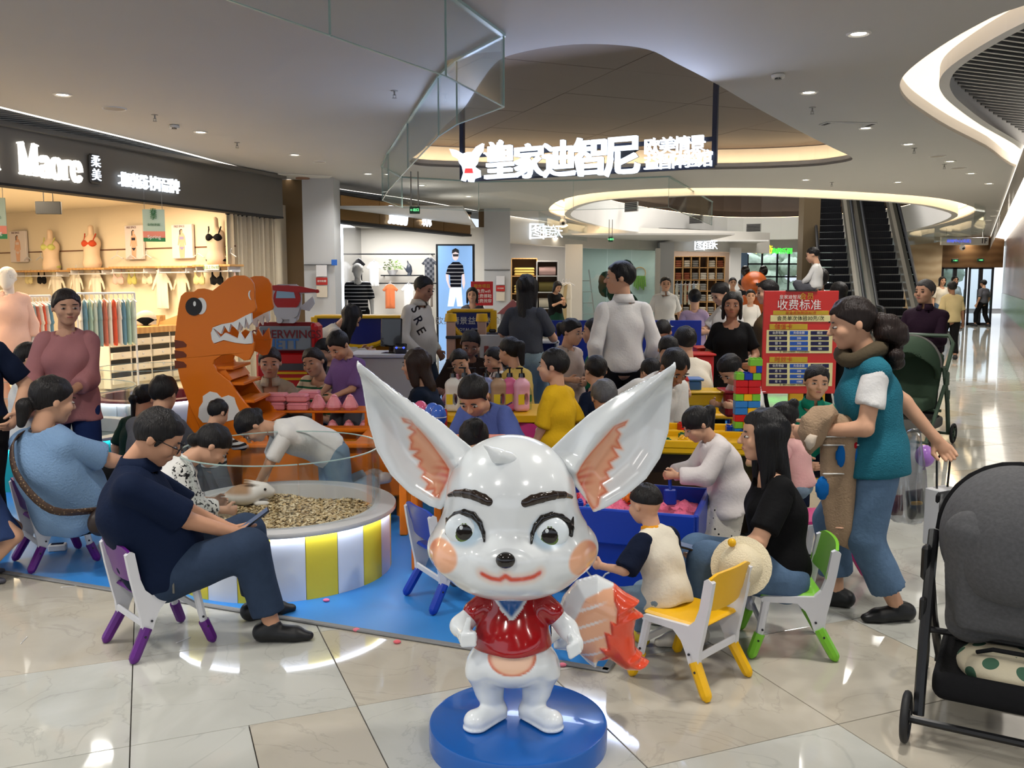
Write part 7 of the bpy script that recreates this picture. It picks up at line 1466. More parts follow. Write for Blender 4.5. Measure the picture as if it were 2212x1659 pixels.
for y0, ttl, rows in ((700, '储值卡', ('会员等级', '金 卡', '银 卡', '宝 卡')), (771, '时效卡', ('会员等级', '月 卡', '季 卡', '年 卡'))):
    pil('strip', 1662, 1744, y0, y0 + 12, GOL, .0125); bt_(ttl, 1692, y0 + 6, 13, RI); pil('block', 1656, 1797, y0 + 13, y0 + 63, CRE)
    for r_ in range(4):
        yy = y0 + 15 + r_ * 11.4
        for x0, x1, m, tx in ((1661, 1700, INK, rows[r_]), (1706, 1745, BI, ('充值金额', '200', '300', '500') [r_] if y0 < 750 else ('充值金额', '288', '488', '1088')[r_]), (1751, 1790, INK, ('赠送', '50', '80', '180')[r_])): pil('pill', x0, x1, yy, yy + 8.4, m, .0135); bt_(tx, (x0 + x1) / 2, yy + 4.3, 6.2, WI, off=.016)
    bt_('注：储值卡可全国通用，不与其他优惠同享', 1716, y0 + 60, 3.4, BK)
# ---- low blue partition with moon, arch counters, desk
o = thing('partition', 'low blue partition with a white moon behind the toy tables', 'partition', (D(1350, 690, 9.9).x, 9.9, .008)); wl = D(1520, 690, 9.9).x - D(1190, 690, 9.9).x; mbox('panel', (0, 0, .6), (wl, .04, 1.2), plastic('deep_blue_board', (16, 44, 140)), o); b = MB(); q = D(1452, 698, 9.87); b.prism([(.05 * math.cos(t), .05 * math.sin(t)) for t in [R(60 + 30 * k) for k in range(9)]] + [(.015 + .042 * math.cos(t), .042 * math.sin(t)) for t in [R(270 - 24 * k) for k in range(8)]], .006, (q.x - o.location.x, -.024, q.z), (1, 0, 0), (0, 0, 1)); b.build('moon', WHT, o)
def arch(x0, x1, ytop, Y, label, txt=None):
    a, c = D(x0, ytop, Y), D(x1, ytop, Y); w2 = c.x - a.x; o = thing('arch_counter', label, 'counter', ((a.x + c.x) / 2, Y, .008)); h2 = a.z; mbox('top', (0, .15, h2), (w2, .4, .035), M_ye, o, 0, .01)
    [mbox('post', (s * w2 / 2, .15, h2 / 2), (.07, .4, h2), M_ye, o) for s in (-1, 1)]; up_ = [(-w2 / 2 + w2 * k / 10, h2 - .34 + .22 * abs(k / 5 - 1) ** 2) for k in range(11)]; b = MB(); b.prism(up_ + [(w2 / 2, h2), (-w2 / 2, h2)], .03, (0, 0, 0), (1, 0, 0), (0, 0, 1)); b.build('arch_panel', plastic('navy_board', (22, 34, 110)), o); b = MB(); b.tube([(p[0], -.01, p[1]) for p in up_], .03, 8); b.build('arch_rib', M_ye, o, 40); mbox('shelf', (0, .2, .55), (w2 - .08, .3, .03), M_ye, o); mbox('back', (0, .36, h2 / 2), (w2, .02, h2), plastic('amber_board', (210, 140, 20)), o)
    if txt: text('lettering', txt, .095, WHT, (0, -.02, h2 - .12), (1, 0, 0), UP, o, .003, .004); text('lettering', 'ROYAL DIZHINI', .05, WHT, (0, -.02, h2 - .22), (1, 0, 0), UP, o, .003)
    return o
arch(680, 872, 686, 10.2, 'yellow and navy arched counter left of the man in the white jacket'); arch(972, 1066, 673, 10.6, 'yellow and navy arched counter with white shop lettering', '欧美情景益智体验馆')
dk = thing('cash_desk', 'white cash desk with a black monitor behind the woman in navy', 'desk', (D(832, 760, 8.95).x, 9.0, .008)); mbox('body', (0, 0, .44), (.62, .5, .88), plastic('white_board', (206, 202, 196)), dk); mbox('top', (.02, 0, .90), (.72, .56, .035), M_wp, dk)
mo = thing('monitor', 'black computer monitor seen from behind on the cash desk', 'monitor', (D(846, 745, 8.9).x, 8.9, .918), R(-14)); b = MB(); b.box((0, 0, .21), (.22, .03, .28), rot=Matrix.Rotation(R(-6), 3, 'X'), b=.01); b.build('screen', M_fblk, mo); b = MB(); b.box((.0, 0, .05), (.05, .03, .1)); b.build('stand', M_fblk, mo); mbox('foot', (0, 0, .006), (.18, .14, .012), M_fblk, mo)
sc_ = thing('scanner', 'black counter scanner with two blue lights on the cash desk', 'scanner', (D(866, 765, 8.8).x, 8.8, .918)); b = MB(); b.box((0, 0, .05), (.12, .08, .1), rot=Matrix.Rotation(R(30), 3, 'X'), b=.01); b.build('body', M_fblk, sc_)
for s in (-1, 1): b = MB(); b.sph((s * .035, -.06, .07), .010, 8, 6); b.build('light', mat('blue_spot_led', (40, 60, 255), emit=3), sc_)
# toy garage, play house board, doll house
o = thing('toy_garage', 'pink and tan toy garage tower with yellow caps and ramps', 'toy', (D(1008, 760, 9.3).x, 9.3, .5)); mbox('stand', (0, 0, -.25), (.5, .3, .48), M_bu, o)
for x in (-.16, .16): mbox('column', (x, 0, .36), (.09, .09, .72), plastic('tan_plastic', (206, 162, 136)), o); b = MB(); b.cyl((x, 0, .72), (x, 0, .80), .065, .055, 12); b.build('cap', M_ye, o, 40)
for z in (.12, .32, .56): mbox('deck', (0, 0, z), (.42, .16, .03), plastic('black_plastic', (34, 34, 38)), o)
b = MB(); b.tube([(-.16, -.1, .3), (0, -.16, .36), (.16, -.1, .44)], .03, 8); b.build('ramp', plastic('tan_plastic', (206, 162, 136)), o, 40)
o = thing('toy_kitchen', 'white toy play front with a printed shuttered window', 'toy', (D(1066, 740, 9.0).x, 9.0, .3)); mbox('panel', (0, 0, .4), (.28, .04, .8), plastic('white_board', (206, 202, 196)), o); mbox('window', (0, -.023, .6), (.09, .006, .16), mat('grey_print', (120, 126, 134), .5), o); [mbox('shutter', (s * .07, -.023, .6), (.045, .008, .18), plastic('brick_print', (150, 60, 50)), o) for s in (-1, 1)]; mbox('plinth', (0, 0, -.15), (.3, .3, .3), M_bu, o)
o = thing('doll_house', 'white doll house with a pitched red roof on the toy shelf', 'toy', (D(1108, 690, 9.6).x, 9.6, 1.02)); mbox('wall', (0, 0, .14), (.26, .2, .28), plastic('white_board', (206, 202, 196)), o); b = MB(); b.prism([(-.17, .27), (.17, .27), (0, .42)], .24, (0, 0, 0), (1, 0, 0), (0, 0, 1)); b.build('roof', plastic('roof_pink', (190, 110, 104)), o); mbox('window', (-.05, -.102, .16), (.05, .006, .07), M_fblk, o); mbox('door', (.06, -.102, .07), (.06, .006, .13), M_re, o)
o = thing('toy_shelf', 'white toy shelf carrying the doll house', 'shelf', (D(1105, 720, 9.6).x, 9.6, .008)); mbox('board', (0, 0, .99), (1.0, .36, .03), M_wp, o); mbox('board', (0, 0, .5), (1.0, .36, .03), M_wp, o); [mbox('upright', (x, 0, .5), (.03, .36, 1.0), M_wp, o) for x in (-.48, 0, .48)]; mbox('back', (0, .17, .5), (1.0, .02, 1.0), plastic('deep_blue_board', (16, 44, 140)), o)
for k, x in enumerate((-.36, -.2)): 
    q = thing('toy_car', ('dark grey toy car on the left of the shelf', 'dark toy truck beside the doll house')[k], 'toy car', (o.location.x + x, 9.5, 1.016 + .008)); mbox('body', (0, 0, .05), (.13, .08, .05), plastic('car_grey', (60, 58, 66)), q, 0, .012); mbox('cabin', (0, 0, .09), (.07, .07, .04), M_fblk, q, 0, .01)
    for sx in (-.04, .04):
        for sy in (-.04, .04): b = MB(); b.cyl((sx, sy - .008, .02), (sx, sy + .008, .02), .02, n=10); b.build('wheel', M_fblk, q)
# orange box of toy on partition: pinkish tubes
o = thing('bear_statue', 'distant orange bear-like figure with black ears by the garden window', 'statue', (D(1628, 640, 26).x, 26, 0)); F_ = Fld((-.5, -.5, 0), (.5, .5, 2.1), .03); F_.ell((0, 0, 1.65), (.36, .34, .32), .05); F_.ell((-.02, -.3, 1.58), (.16, .14, .12), .06); F_.ell((0, 0, .95), (.3, .26, .45), .08); [F_.cone((s * .14, 0, .6), (s * .16, 0, .05), .14, .13, .05) for s in (-1, 1)]; [F_.cone((s * .26, 0, 1.2), (s * .38, -.1, .8), .1, .09, .05) for s in (-1, 1)]; npmesh('body', [(*F_.mesh(), 0)], [plastic('bear_orange', (196, 96, 40))], o)
for s in (-1, 1): b = MB(); b.sph((s * .26, 0, 1.98), (.13, .06, .16), 12, 8); b.build('ear', M_fblk, o, 0)
b = MB(); b.sph((-.02, -.44, 1.6), .05, 8, 6); b.build('nose', M_fblk, o, 0)
# ================================================================ SHOP CONTENTS
TEE = [(-.10, .30), (-.045, .335), (0, .315), (.045, .335), (.10, .30), (.22, .17), (.165, .11), (.13, .15), (.135, -.33), (-.135, -.33), (-.13, .15), (-.165, .11), (-.22, .17)]
PJ = [(-.10, .30), (-.04, .335), (0, .25), (.04, .335), (.10, .30), (.26, -.02), (.20, -.06), (.14, .08), (.15, -.36), (-.15, -.36), (-.14, .08), (-.20, -.06), (-.26, -.02)]
BRA = [(-.13, .0), (-.09, .02), (-.08, .16), (-.07, .16), (-.05, .03), (0, .0), (.05, .03), (.07, .16), (.08, .16), (.09, .02), (.13, .0), (.12, -.09), (.05, -.11), (0, -.08), (-.05, -.11), (-.12, -.09)]
SLIM = [(-.04, .3), (-.01, .33), (.02, .33), (.05, .3), (.07, .05), (.055, .03), (.06, -.33), (-.06, -.33), (-.055, .03), (-.07, .05)]
def garment(kind, loc, rz, c, label, sc=1, grp=None, hanger=True, m=None):
    poly = {'tee': TEE, 'pj': PJ, 'bra': BRA, 'slim': SLIM}[kind]; t = thing('hanging_' + {'tee': 'shirt', 'pj': 'pyjama_top', 'bra': 'bra', 'slim': 'garment'}[kind], label, 'clothes', loc, rz, grp); t.scale = (sc, sc, sc)
    shared('cloth', 'g' + kind, lambda: npmesh('cloth', [(*pillow(poly, .035, .014), 0)], [WHT]), m or c_('g_%d_%d_%d' % c, c), t)
    if hanger: shared('hanger', 'h' + kind, lambda: (lambda b: (b.tube([(-.12, 0, .29), (0, 0, .345), (.12, 0, .29)], .008, 5), b.tube([(0, 0, .345), (0, 0, .39), (.02, 0, .41), (.03, 0, .39)], .005, 5), b.build('hanger', M_wp))[-1])(MB()), M_wp, t)
    return t
# ---- shop 1: wall shelves, busts, posters, clothes
swr = math.atan2(-SWd.y, -SWd.x); nS = Vector((SWn.x, SWn.y, 0)); dS = Vector((-SWd.x, -SWd.y, 0))
M_oak = mat('light_oak', (206, 160, 104), .45, wave=((190, 142, 88), 3, 2, 'X'))
for k, (x0, x1, y, lb) in enumerate(((30, 145, 586, 'oak wall shelf at the far left of the warm-lit shop'), (160, 240, 581, 'oak wall shelf under the bust in coral'), (250, 330, 578, 'oak wall shelf under the poster beside the hanging banner'), (350, 420, 577, 'oak wall shelf under the right poster'), (430, 512, 574, 'oak wall shelf under the bust in black'))):
    a, c = sw(x0, y, .15), sw(x1, y, .15); o = thing('wall_shelf', lb, 'shelf', ((a.x + c.x) / 2, (a.y + c.y) / 2, (a.z + c.z) / 2), swr); L_ = (c - a).length; mbox('board', (0, 0, 0), (L_, .3, .035), M_oak, o); b = MB(); b.cyl((-L_ / 2, -.1, -.09), (L_ / 2, -.1, -.09), .012, n=6); b.build('rail', M_wp, o); [mbox('bracket', (s * L_ * .42, 0, -.06), (.015, .26, .09), M_wp, o) for s in (-1, 1)]
b = MB(); a, c = sw(0, 547, .006), sw(509, 531, .006); mm = (a + c) / 2; b.box((0, 0, 0), ((c - a).length, .012, .02)); b.build('trim_17', mat('brown_seam', (110, 70, 50), .5), None, None, mm, (0, 0, swr)); tag(bpy.data.objects['trim_17'], kind='structure')
def bust(x, y, c, lb, c2=None):
    p = sw(x, y, .16); t = thing('bust_form', lb, 'mannequin', p, swr + PI + .5); t.scale = (1.1, 1.1, 1.1)
    def mk(): F_ = Fld((-.22, -.16, 0), (.22, .16, .75), .014); F_.ell((0, 0, .08), (.15, .1, .14), .05); F_.cone((0, 0, .1), (0, 0, .36), .10, .11, .05, 1, ((1, 0, 0), 1.2)); F_.ell((0, 0, .42), (.15, .1, .12), .05); F_.cone((0, 0, .5), (0, 0, .66), .05, .045, .04); [F_.ell((s * .06, .08, .40), (.055, .05, .055), .03) for s in (-1, 1)]; F_.cut((0, 0, 0), (0, 0, -1)); return npmesh('torso', [(*F_.mesh(), 0)], [WHT])
    shared('torso', 'bust', mk, mat('bust_skin', (228, 200, 170), .5), t)
    def mk2(): F_ = Fld((-.22, -.16, .2), (.22, .17, .6), .012); F_.ell((0, 0, .39), (.152, .105, .07), .03); [F_.ell((s * .06, .085, .40), (.06, .055, .058), .03) for s in (-1, 1)]; F_.cone((-.07, .09, .44), (-.09, .02, .56), .012, .012, .01); F_.cone((.07, .09, .44), (.09, .02, .56), .012, .012, .01); return npmesh('bra', [(*F_.mesh(), 0)], [WHT])
    shared('bra', 'bustbra', mk2, c_('u_%d_%d_%d' % c, c), t)
    def mk3(): F_ = Fld((-.2, -.15, -.02), (.2, .15, .2), .012); F_.ell((0, 0, .08), (.155, .106, .10), .03); F_.cut((0, 0, .15), (0, 0, 1)); return npmesh('briefs', [(*F_.mesh(), 0)], [WHT])
    shared('briefs', 'bustbrief', mk3, c_('u_%d_%d_%d' % (c2 or c), c2 or c), t)
bust(112, 586, (206, 206, 120), 'bust form in pale yellow underwear on the warm-lit wall'); bust(200, 580, (200, 80, 50), 'bust form in coral underwear on the warm-lit wall', (226, 190, 160)); bust(468, 573, (20, 18, 20), 'bust form in black underwear at the right end of the wall')
def poster(x0, x1, y0, y1, lb, hair, c):
    a, c2 = sw(x0, y0, .05), sw(x1, y1, .05); o = thing('poster', lb, 'poster', ((a.x + c2.x) / 2, (a.y + c2.y) / 2, (a.z + c2.z) / 2), swr); W_, H_ = Vector((c2.x - a.x, c2.y - a.y)).length, a.z - c2.z; mbox('sheet', (0, 0, 0), (W_, .05, H_), mat('poster_white', (226, 216, 214), .5), o); sk_ = mat('printed_skin', (224, 176, 146), .6)
    def fl(nm, pts, m, off): b = MB(); b.prism([(x * W_, z * H_) for x, z in pts], .003, (0, -off, 0), (1, 0, 0), (0, 0, 1)); b.build(nm, m, o)
    fl('printed_figure', [(-.08, .25), (.08, .25), (.16, .15), (.2, -.1), (.16, -.12), (.1, .02), (.14, -.2), (.1, -.48), (-.1, -.48), (-.14, -.2), (-.08, .02), (-.16, -.12), (-.2, -.1), (-.14, .15)], sk_, .027); fl('printed_face', [(.055 * math.cos(t) , .30 + .05 * math.sin(t)) for t in [k * .6 for k in range(11)]], sk_, .028); fl('printed_hair', [(-.09, .2), (-.09, .33), (0, .37), (.08, .33), (.05, .34), (-.04, .33), (-.05, .2)], hairm(hair), .030); fl('printed_bra', [(-.1, .14), (.1, .14), (.1, .06), (-.1, .06)], c, .030); fl('printed_brief', [(-.12, -.16), (.12, -.16), (.03, -.24), (-.03, -.24)], c, .030); text('lettering', 'FREE SPACE', .05, mat('plum_ink', (90, 40, 60), .6), (-.1 * W_, -.027, .44 * H_), (1, 0, 0), UP, o, .001)
poster(22, 60, 500, 566, 'poster of a woman in pale underwear at the far left', (60, 36, 24), mat('ink_pale', (226, 206, 200), .6)); poster(271, 312, 488, 560, 'poster of a woman in dark underwear left of the hanging banner', (50, 30, 22), mat('ink_dark', (40, 40, 54), .6)); poster(372, 419, 486, 558, 'poster of a woman in lilac underwear right of the hanging banner', (60, 36, 24), mat('ink_lilac', (150, 140, 180), .6))
# banners
for k, (x0, x1, y0, y1) in enumerate(((308, 357, 452, 522), (-40, 15, 427, 516))):
    Y = 12.6 if k == 0 else 10.9; a, c2 = D(x0, y0, Y), D(x1, y1, Y); o = thing('hanging_banner', ('green spring sale banner hanging in the warm-lit shop', 'spring sale banner cut by the left picture edge')[k], 'banner', ((a.x + c2.x) / 2, Y, (a.z + c2.z) / 2), .12); W_, H_ = c2.x - a.x, a.z - c2.z; mbox('sheet', (0, 0, 0), (W_, .008, H_), mat('mint_print', (186, 206, 190), .6), o); mbox('coral_band', (0, -.006, -.28 * H_), (W_, .004, .2 * H_), mat('coral_print', (232, 140, 120), .6), o); mbox('green_band', (0, -.006, -.44 * H_), (W_, .004, .12 * H_), mat('leaf_print', (50, 130, 80), .6), o); gi = mat('green_ink', (40, 110, 60), .6)
    for s_, z, h_, m in (('春', .42, .3, gi), ('季', .26, .3, gi), ('全场5折起', .02, .13, gi), ('Spring', -.36, .22, WI)): text('lettering', s_, h_ * W_ if len(s_) > 3 and s_ != 'Spring' else h_ * W_ * 1.1, m, (0, -.012, z * H_), (1, 0, 0), UP, o, .001)
    b = MB(); [b.cyl((s * W_ * .4, 0, H_ / 2), (s * W_ * .4, 0, 2.98 - o.location.z), .004, n=4) for s in (-1, 1)]; b.build('string', M_fixg, o)
p = D(105, 449, 12.4); o = thing('hanging_screen', 'dark hanging screen seen from behind in the warm-lit shop', 'screen', p, .1); mbox('panel', (0, 0, 0), (.33, .05, .17), M_bl, o); b = MB(); [b.cyl((s * .06, 0, .08), (s * .06, 0, 2.98 - p.z), .006, n=5) for s in (-1, 1)]; b.build('cable', M_bl, o)
p = sw(457, 578, .31); o = thing('price_plate', 'white discount plate reading 6.8 below the bust in black', 'sign', p, swr); mbox('plate', (0, 0, 0), (.34, .012, .09), M_wp, o); text('lettering', '新品上市6.8折', .062, mat('leaf_ink', (120, 160, 100), .6), (0, -.008, 0), (1, 0, 0), UP, o, .001)
# hanging clothes on the wall rail (below shelves) and free rails
pal_ = [((226, 214, 186), 'cream'), ((222, 206, 150), 'butter'), ((20, 20, 22), 'black'), ((236, 226, 206), 'ivory'), ((224, 190, 178), 'blush'), ((196, 190, 110), 'olive yellow')]
for k, (x, kd, ci_) in enumerate(((62, 'bra', 1), (90, 'bra', 2), (122, 'pj', 3), (165, 'pj', 3), (208, 'pj', 3), (255, 'bra', 4), (285, 'bra', 5), (318, 'bra', 0), (350, 'pj', 3), (392, 'pj', 0), (430, 'bra', 1), (468, 'bra', 2), (500, 'bra', 4))):
    p = sw(x, 607 if kd == 'pj' else 600, .12); garment(kd, (p.x, p.y, p.z - (.12 if kd == 'pj' else 0)), swr + .1 * (k % 3 - 1), pal_[ci_][0], pal_[ci_][1] + ' garment on the wall rail, number %d counting from the left' % (k + 1), 1.15 if kd == 'bra' else 1.0, 'garments on the wall rail')
gl = [(110, 150, 170), (140, 170, 176), (226, 96, 70), (168, 196, 180), (206, 120, 100), (220, 216, 206), (200, 210, 196), (232, 226, 210)]
gn = ['slate', 'pale blue', 'coral', 'mint', 'terracotta', 'white', 'sage', 'ivory']
def rail(x0, x1, ytop, Y0, Y1, n, lb, offs, kind='slim'):
    a, c = D(x0, ytop, Y0), D(x1, ytop, Y1); c.z = a.z; o = thing('clothes_rail', lb, 'clothes rail', ((a.x + c.x) / 2, (a.y + c.y) / 2, 0), math.atan2(c.y - a.y, c.x - a.x)); L_ = (c - a).length; b = MB(); b.cyl((-L_ / 2, 0, a.z), (L_ / 2, 0, a.z), .015, n=8); b.build('bar', M_wp, o)
    for s in (-1, 1): b = MB(); b.cyl((s * L_ / 2, 0, 0), (s * L_ / 2, 0, a.z), .015, n=8); b.box((s * L_ / 2, 0, .015), (.04, .4, .03)); b.build('post', M_wp, o)
    for k in range(n):
        p = a.lerp(c, (k + .5) / n); i = (k * 3 + offs) % 8; garment(kind, (p.x, p.y, a.z - .42), math.atan2(c.y - a.y, c.x - a.x) + R(65 + 8 * (k % 3)), gl[i], '%s garment, number %d along the %s' % (gn[i], k + 1, lb.split(' in ')[0].split(' beside ')[0]), 1.0, 'garments on ' + lb[:24])
rail(45, 108, 640, 11.6, 12.2, 9, 'white left clothes rail beside the pink mannequin', 0); rail(165, 290, 634, 12.4, 13.2, 12, 'white right clothes rail in the warm-lit shop', 5)
p = D(14, 575, 11.0)
def manneq(lb, px, py, Y, yaw, top, bot, sk_=(232, 224, 214), **k): person(lb, px, py, Y, yaw, top=top, bot=bot, sk=sk_, face=False, hair=('bald',), hcol=sk_, shoes=sk_, **k); o = [q for q in bpy.data.objects if q.get('label') == lb][0]; o.name = 'mannequin'; o['category'] = 'mannequin'; [setattr(q, 'name', 'head_cap') for q in o.children if q.name.startswith('hair')]
manneq('cream mannequin in pink silk pyjamas at the left of the shop', 14, 575, 11.0, R(190), T(c_('pink_silk', (236, 190, 170)), sl=1.6, loose=.03, hem=-.12), T(c_('pink_silk', (236, 190, 170)), flare=.04), fem=True)
# drawer cabinet
cb_ = thing('drawer_cabinet', 'white shop cabinet with rows of drawers and an oak bin top', 'cabinet', (0, 0, 0)); a = G(240, 846); cdir = S1t; ca_ = math.atan2(cdir.y, cdir.x); LC = 1.75; cb_.location = (a.x + cdir.x * LC / 2, a.y + cdir.y * LC / 2, .006); cb_.rotation_euler = (0, 0, ca_)
M_cab = mat('cabinet_white', (236, 226, 208), .5); mbox('body', (0, .25, .44), (LC, .5, .82), M_cab, cb_); mbox('worktop', (0, .24, .88), (LC + .06, .56, .1), M_oak, cb_)
for i in range(4):
    for j in range(4): x = -LC / 2 + .22 + i * .435; z = .14 + j * .19; mbox('drawer_gap', (x, -.004, z + .09), (.39, .02, .07), M_bl, cb_, 0, .002); dr_ = mbox('drawer', (x, -.02, z), (.39, .04, .10), M_cab, cb_); b = MB(); b.sph((x, -.05, z), .014, 8, 6); kn_ = b.build('knob', M_wp, dr_); kn_.matrix_parent_inverse = Matrix.Translation((x, -.02, z)).inverted()
for i in range(4): x = -LC / 2 + i * .48 + .1; b = MB(); b.prism([(0, 0), (.45, 0), (.45, .02), (.0, .16), (-.06, .17)], .02, (x, .0, .93), (0, 1, 0), (0, 0, 1)); b.build('bin_divider', M_oak, cb_)
mbox('bin_back', (0, .45, 1.0), (LC, .02, .16), M_oak, cb_)
p = D(315, 690, 13.7); o = thing('hip_form', 'small hip form in black briefs on the cabinet', 'mannequin', (p.x, p.y, .99), .3); shared('torso', 'hips', lambda: (lambda F_: (F_.ell((0, 0, .1), (.15, .1, .12), .05), F_.cone((-.07, 0, .08), (-.08, 0, 0), .075, .07, .03), F_.cone((.07, 0, .08), (.08, 0, 0), .075, .07, .03), F_.cut((0, 0, .0), (0, 0, -1)), npmesh('torso', [(*F_.mesh(), 0)], [WHT]))[-1])(Fld((-.2, -.15, -.05), (.2, .15, .25), .012)), MATS['bust_skin'], o); shared('briefs', 'bustbrief', None, BLK, o)
# curtain at the shop edge
cu = thing('curtain', 'pale beige folded curtain at the right end of the warm-lit shop', 'curtain', (0, 0, 0)); a, c = s1(4.35, .22, 0), s1(5.7, .22, 0); n = 60; b = MB(); V_ = []
for i in range(n + 1): t = i / n; q = Vector(a).lerp(Vector(c), t); o_ = .05 * math.sin(t * 70) * (1 + .3 * math.sin(t * 17)); V_.append((q.x + S1n.x * o_, q.y + S1n.y * o_))
for i in range(n): b.quad((*V_[i], .05), (*V_[i + 1], .05), (*V_[i + 1], 2.72), (*V_[i], 2.72))
b.build('fabric', c_('curtain_beige', (206, 192, 168)), cu, 0); b = MB(); b.cyl((*V_[0], 2.72), (*V_[-1], 2.72), .02, n=6); b.build('rail', M_dark, cu)
# ---- notices on columns
for k, (x, y, Y, lb) in enumerate(((695, 610, 15.95, 'paper notices with a red panel on the silver column left of the menswear shop'), (1081, 625, 22.45, 'small paper notices with a red panel on the far silver column'))):
    s = 1 if k == 0 else 1.1; p = D(x, y, Y); o = thing('notice_sheet', lb, 'notice', p); mbox('sheet', (0, 0, .2 * s), (.19 * s, .006, .2 * s), M_wp, o); mbox('red_panel', (0, 0, .02 * s), (.2 * s, .006, .13 * s), mat('notice_red', (170, 36, 30), .5), o); mbox('sheet', (0, 0, -.16 * s), (.19 * s, .006, .2 * s), mat('notice_cream', (206, 196, 180), .6), o); text('lettering', '请勿吸烟', .04, WI, (0, -.005, .02 * s), (1, 0, 0), UP, o, .001)
p = D(722, 567, 15.95); o = tag(mbox('blue_sticker', p, (.1, .006, .1), mat('blue_sticker', (40, 100, 190), .5)), 'small blue square sticker on the silver column', 'sticker')
# ---- menswear shop
def jrail(x0, x1, y, lb, d=.35): a, c = jw(x0, y, d), jw(x1, y, d); o = thing('display_rail', lb, 'rail', ((a.x + c.x) / 2, JY - d, a.z)); mbox('bar', (0, 0, 0), (c.x - a.x, .03, .03), M_bl, o); [mbox('bracket', (s * (c.x - a.x) * .45, d / 2, 0), (.03, d, .03), M_bl, o) for s in (-1, 1)]; return o
jrail(755, 940, 549, 'black upper wall rail in the menswear shop'); jrail(822, 915, 595, 'black wall shelf with plant in the menswear shop', .3); jrail(745, 950, 612, 'black lower wall rail in the menswear shop')
PLD = c_('plaid', (60, 64, 72), check=((110, 112, 118), 14))
for x, y, c, lb, m in ((772, 585, (20, 20, 24), 'black t-shirt hanging at the left of the menswear wall', None), (808, 592, (230, 230, 230), 'white t-shirt hanging high on the menswear wall', None), (928, 583, (70, 74, 80), 'dark plaid shirt hanging by the menswear screen', PLD), (843, 640, (214, 120, 76), 'orange polo hanging low on the menswear wall', None), (883, 640, (232, 230, 228), 'white polo hanging low on the menswear wall', None)): p = jw(x, y, .42); garment('tee', p, 0, c, lb, .92, 'shirts on the menswear wall', True, m)
for k in range(10): x = 752 + k * 8 if k < 6 else 905 + (k - 6) * 9; p = jw(x, 640, .42); garment('slim', p, R(70), ((210, 180, 60), (220, 220, 220), (170, 160, 150), (150, 140, 132), (180, 172, 164), (30, 30, 34))[k % 6], 'shirt number %d on the low menswear rail, edge on' % (k + 1), .8, 'edge-on shirts on the low rail')
manneq('white mannequin in a black and white striped t-shirt at the menswear shop', 772, 568, 19.2, R(185), T(c_('navy_stripe', (16, 18, 24), stripe=((196, 196, 200), 2, .075, .22)), sl=.85, loose=.014), T(BLK), (214, 212, 208))
p = jw(848, 594, .3); o = thing('potted_plant', 'leafy green plant in a white bowl on the menswear shelf', 'plant', (p.x, p.y, p.z)); b = MB(); b.lathe([(.0, 0), (.08, 0), (.14, .12), (.13, .12)], 16); b.build('pot', M_wp, o, 40); b = MB(); rr = random.Random(2)
for k in range(90): a_, e_ = rr.random() * 6.28, rr.uniform(.1, 1.4); r_ = rr.uniform(.08, .28); q = Vector((math.cos(a_) * math.cos(e_) * r_, math.sin(a_) * math.cos(e_) * r_, .12 + math.sin(e_) * r_)); u_ = Vector((math.cos(a_ + 1), math.sin(a_ + 1), .2)) * .03; v_ = Vector((math.cos(a_), math.sin(a_), -.5)) * .06; b.quad(q - u_, q + v_ * .3 - u_ * .1, q + u_, q + v_)
b.build('leaves', mat('leaf_green', (110, 150, 50), .5), o)
p = jw(884, 594, .3); o = thing('ornament', 'small black and gold bird ornament on the menswear shelf', 'ornament', p); F_ = Fld((-.15, -.08, 0), (.15, .08, .4), .012); F_.ell((0, 0, .15), (.07, .05, .12), .03); F_.cone((0, 0, .22), (-.04, 0, .34), .03, .015, .02); F_.cone((-.05, 0, .1), (-.14, 0, .2), .03, .006, .02); F_.cone((0, 0, 0), (.05, 0, .1), .05, .03, .02); npmesh('body', [(*F_.mesh(), 0)], [mat('dark_ceramic', (60, 66, 78), .2)], o)
# lit screen with printed man
a, c = D(946, 531, 20.7), D(1021, 662, 20.7); a0 = D(946, 690, 20.7); W_, H_ = c.x - a.x, a.z; o = thing('light_box', 'tall lit screen showing a man in a striped t-shirt and sunglasses', 'screen', ((a.x + c.x) / 2, 20.7, 0)); mbox('case', (0, .06, H_ / 2), (W_ + .1, .1, H_ + .08), M_bl, o); mbox('display', (0, 0, H_ / 2), (W_, .02, H_), mat('screen_blue', (122, 160, 206), .4, emit=.75), o)
def lp(nm, pts, m, off=.014): b = MB(); b.prism([((D(x, y, 20.7).x - o.location.x), D(x, y, 20.7).z) for x, y in pts], .004, (0, -off, 0), (1, 0, 0), (0, 0, 1)); b.build(nm, m, o)
SKE = mat('screen_skin', (226, 206, 206), emit=.5); lp('printed_shirt', [(968, 575), (978, 566), (992, 566), (1000, 573), (1003, 592), (997, 594), (996, 621), (973, 621), (972, 594), (963, 592)], c_('screen_stripe', (14, 16, 30), stripe=((200, 200, 210), 2, .085, .22))); lp('printed_head', ci(984, 552, 7, 11), SKE); lp('printed_hair', [(976, 548), (977, 540), (984, 536), (991, 540), (992, 548), (984, 544)], M_fblk, .017); lp('printed_glasses', [(978, 549), (991, 549), (990, 554), (979, 554)], M_fblk, .018); lp('printed_arm', [(963, 592), (969, 593), (970, 612), (976, 624), (970, 622), (964, 605)], SKE, .016); lp('printed_arm', [(998, 593), (1003, 591), (1005, 612), (1002, 626), (998, 612)], SKE, .016); lp('printed_trousers', [(972, 621), (997, 621), (1000, 662), (988, 662), (985, 640), (980, 662), (967, 662)], mat('screen_white', (214, 226, 238), emit=.7))
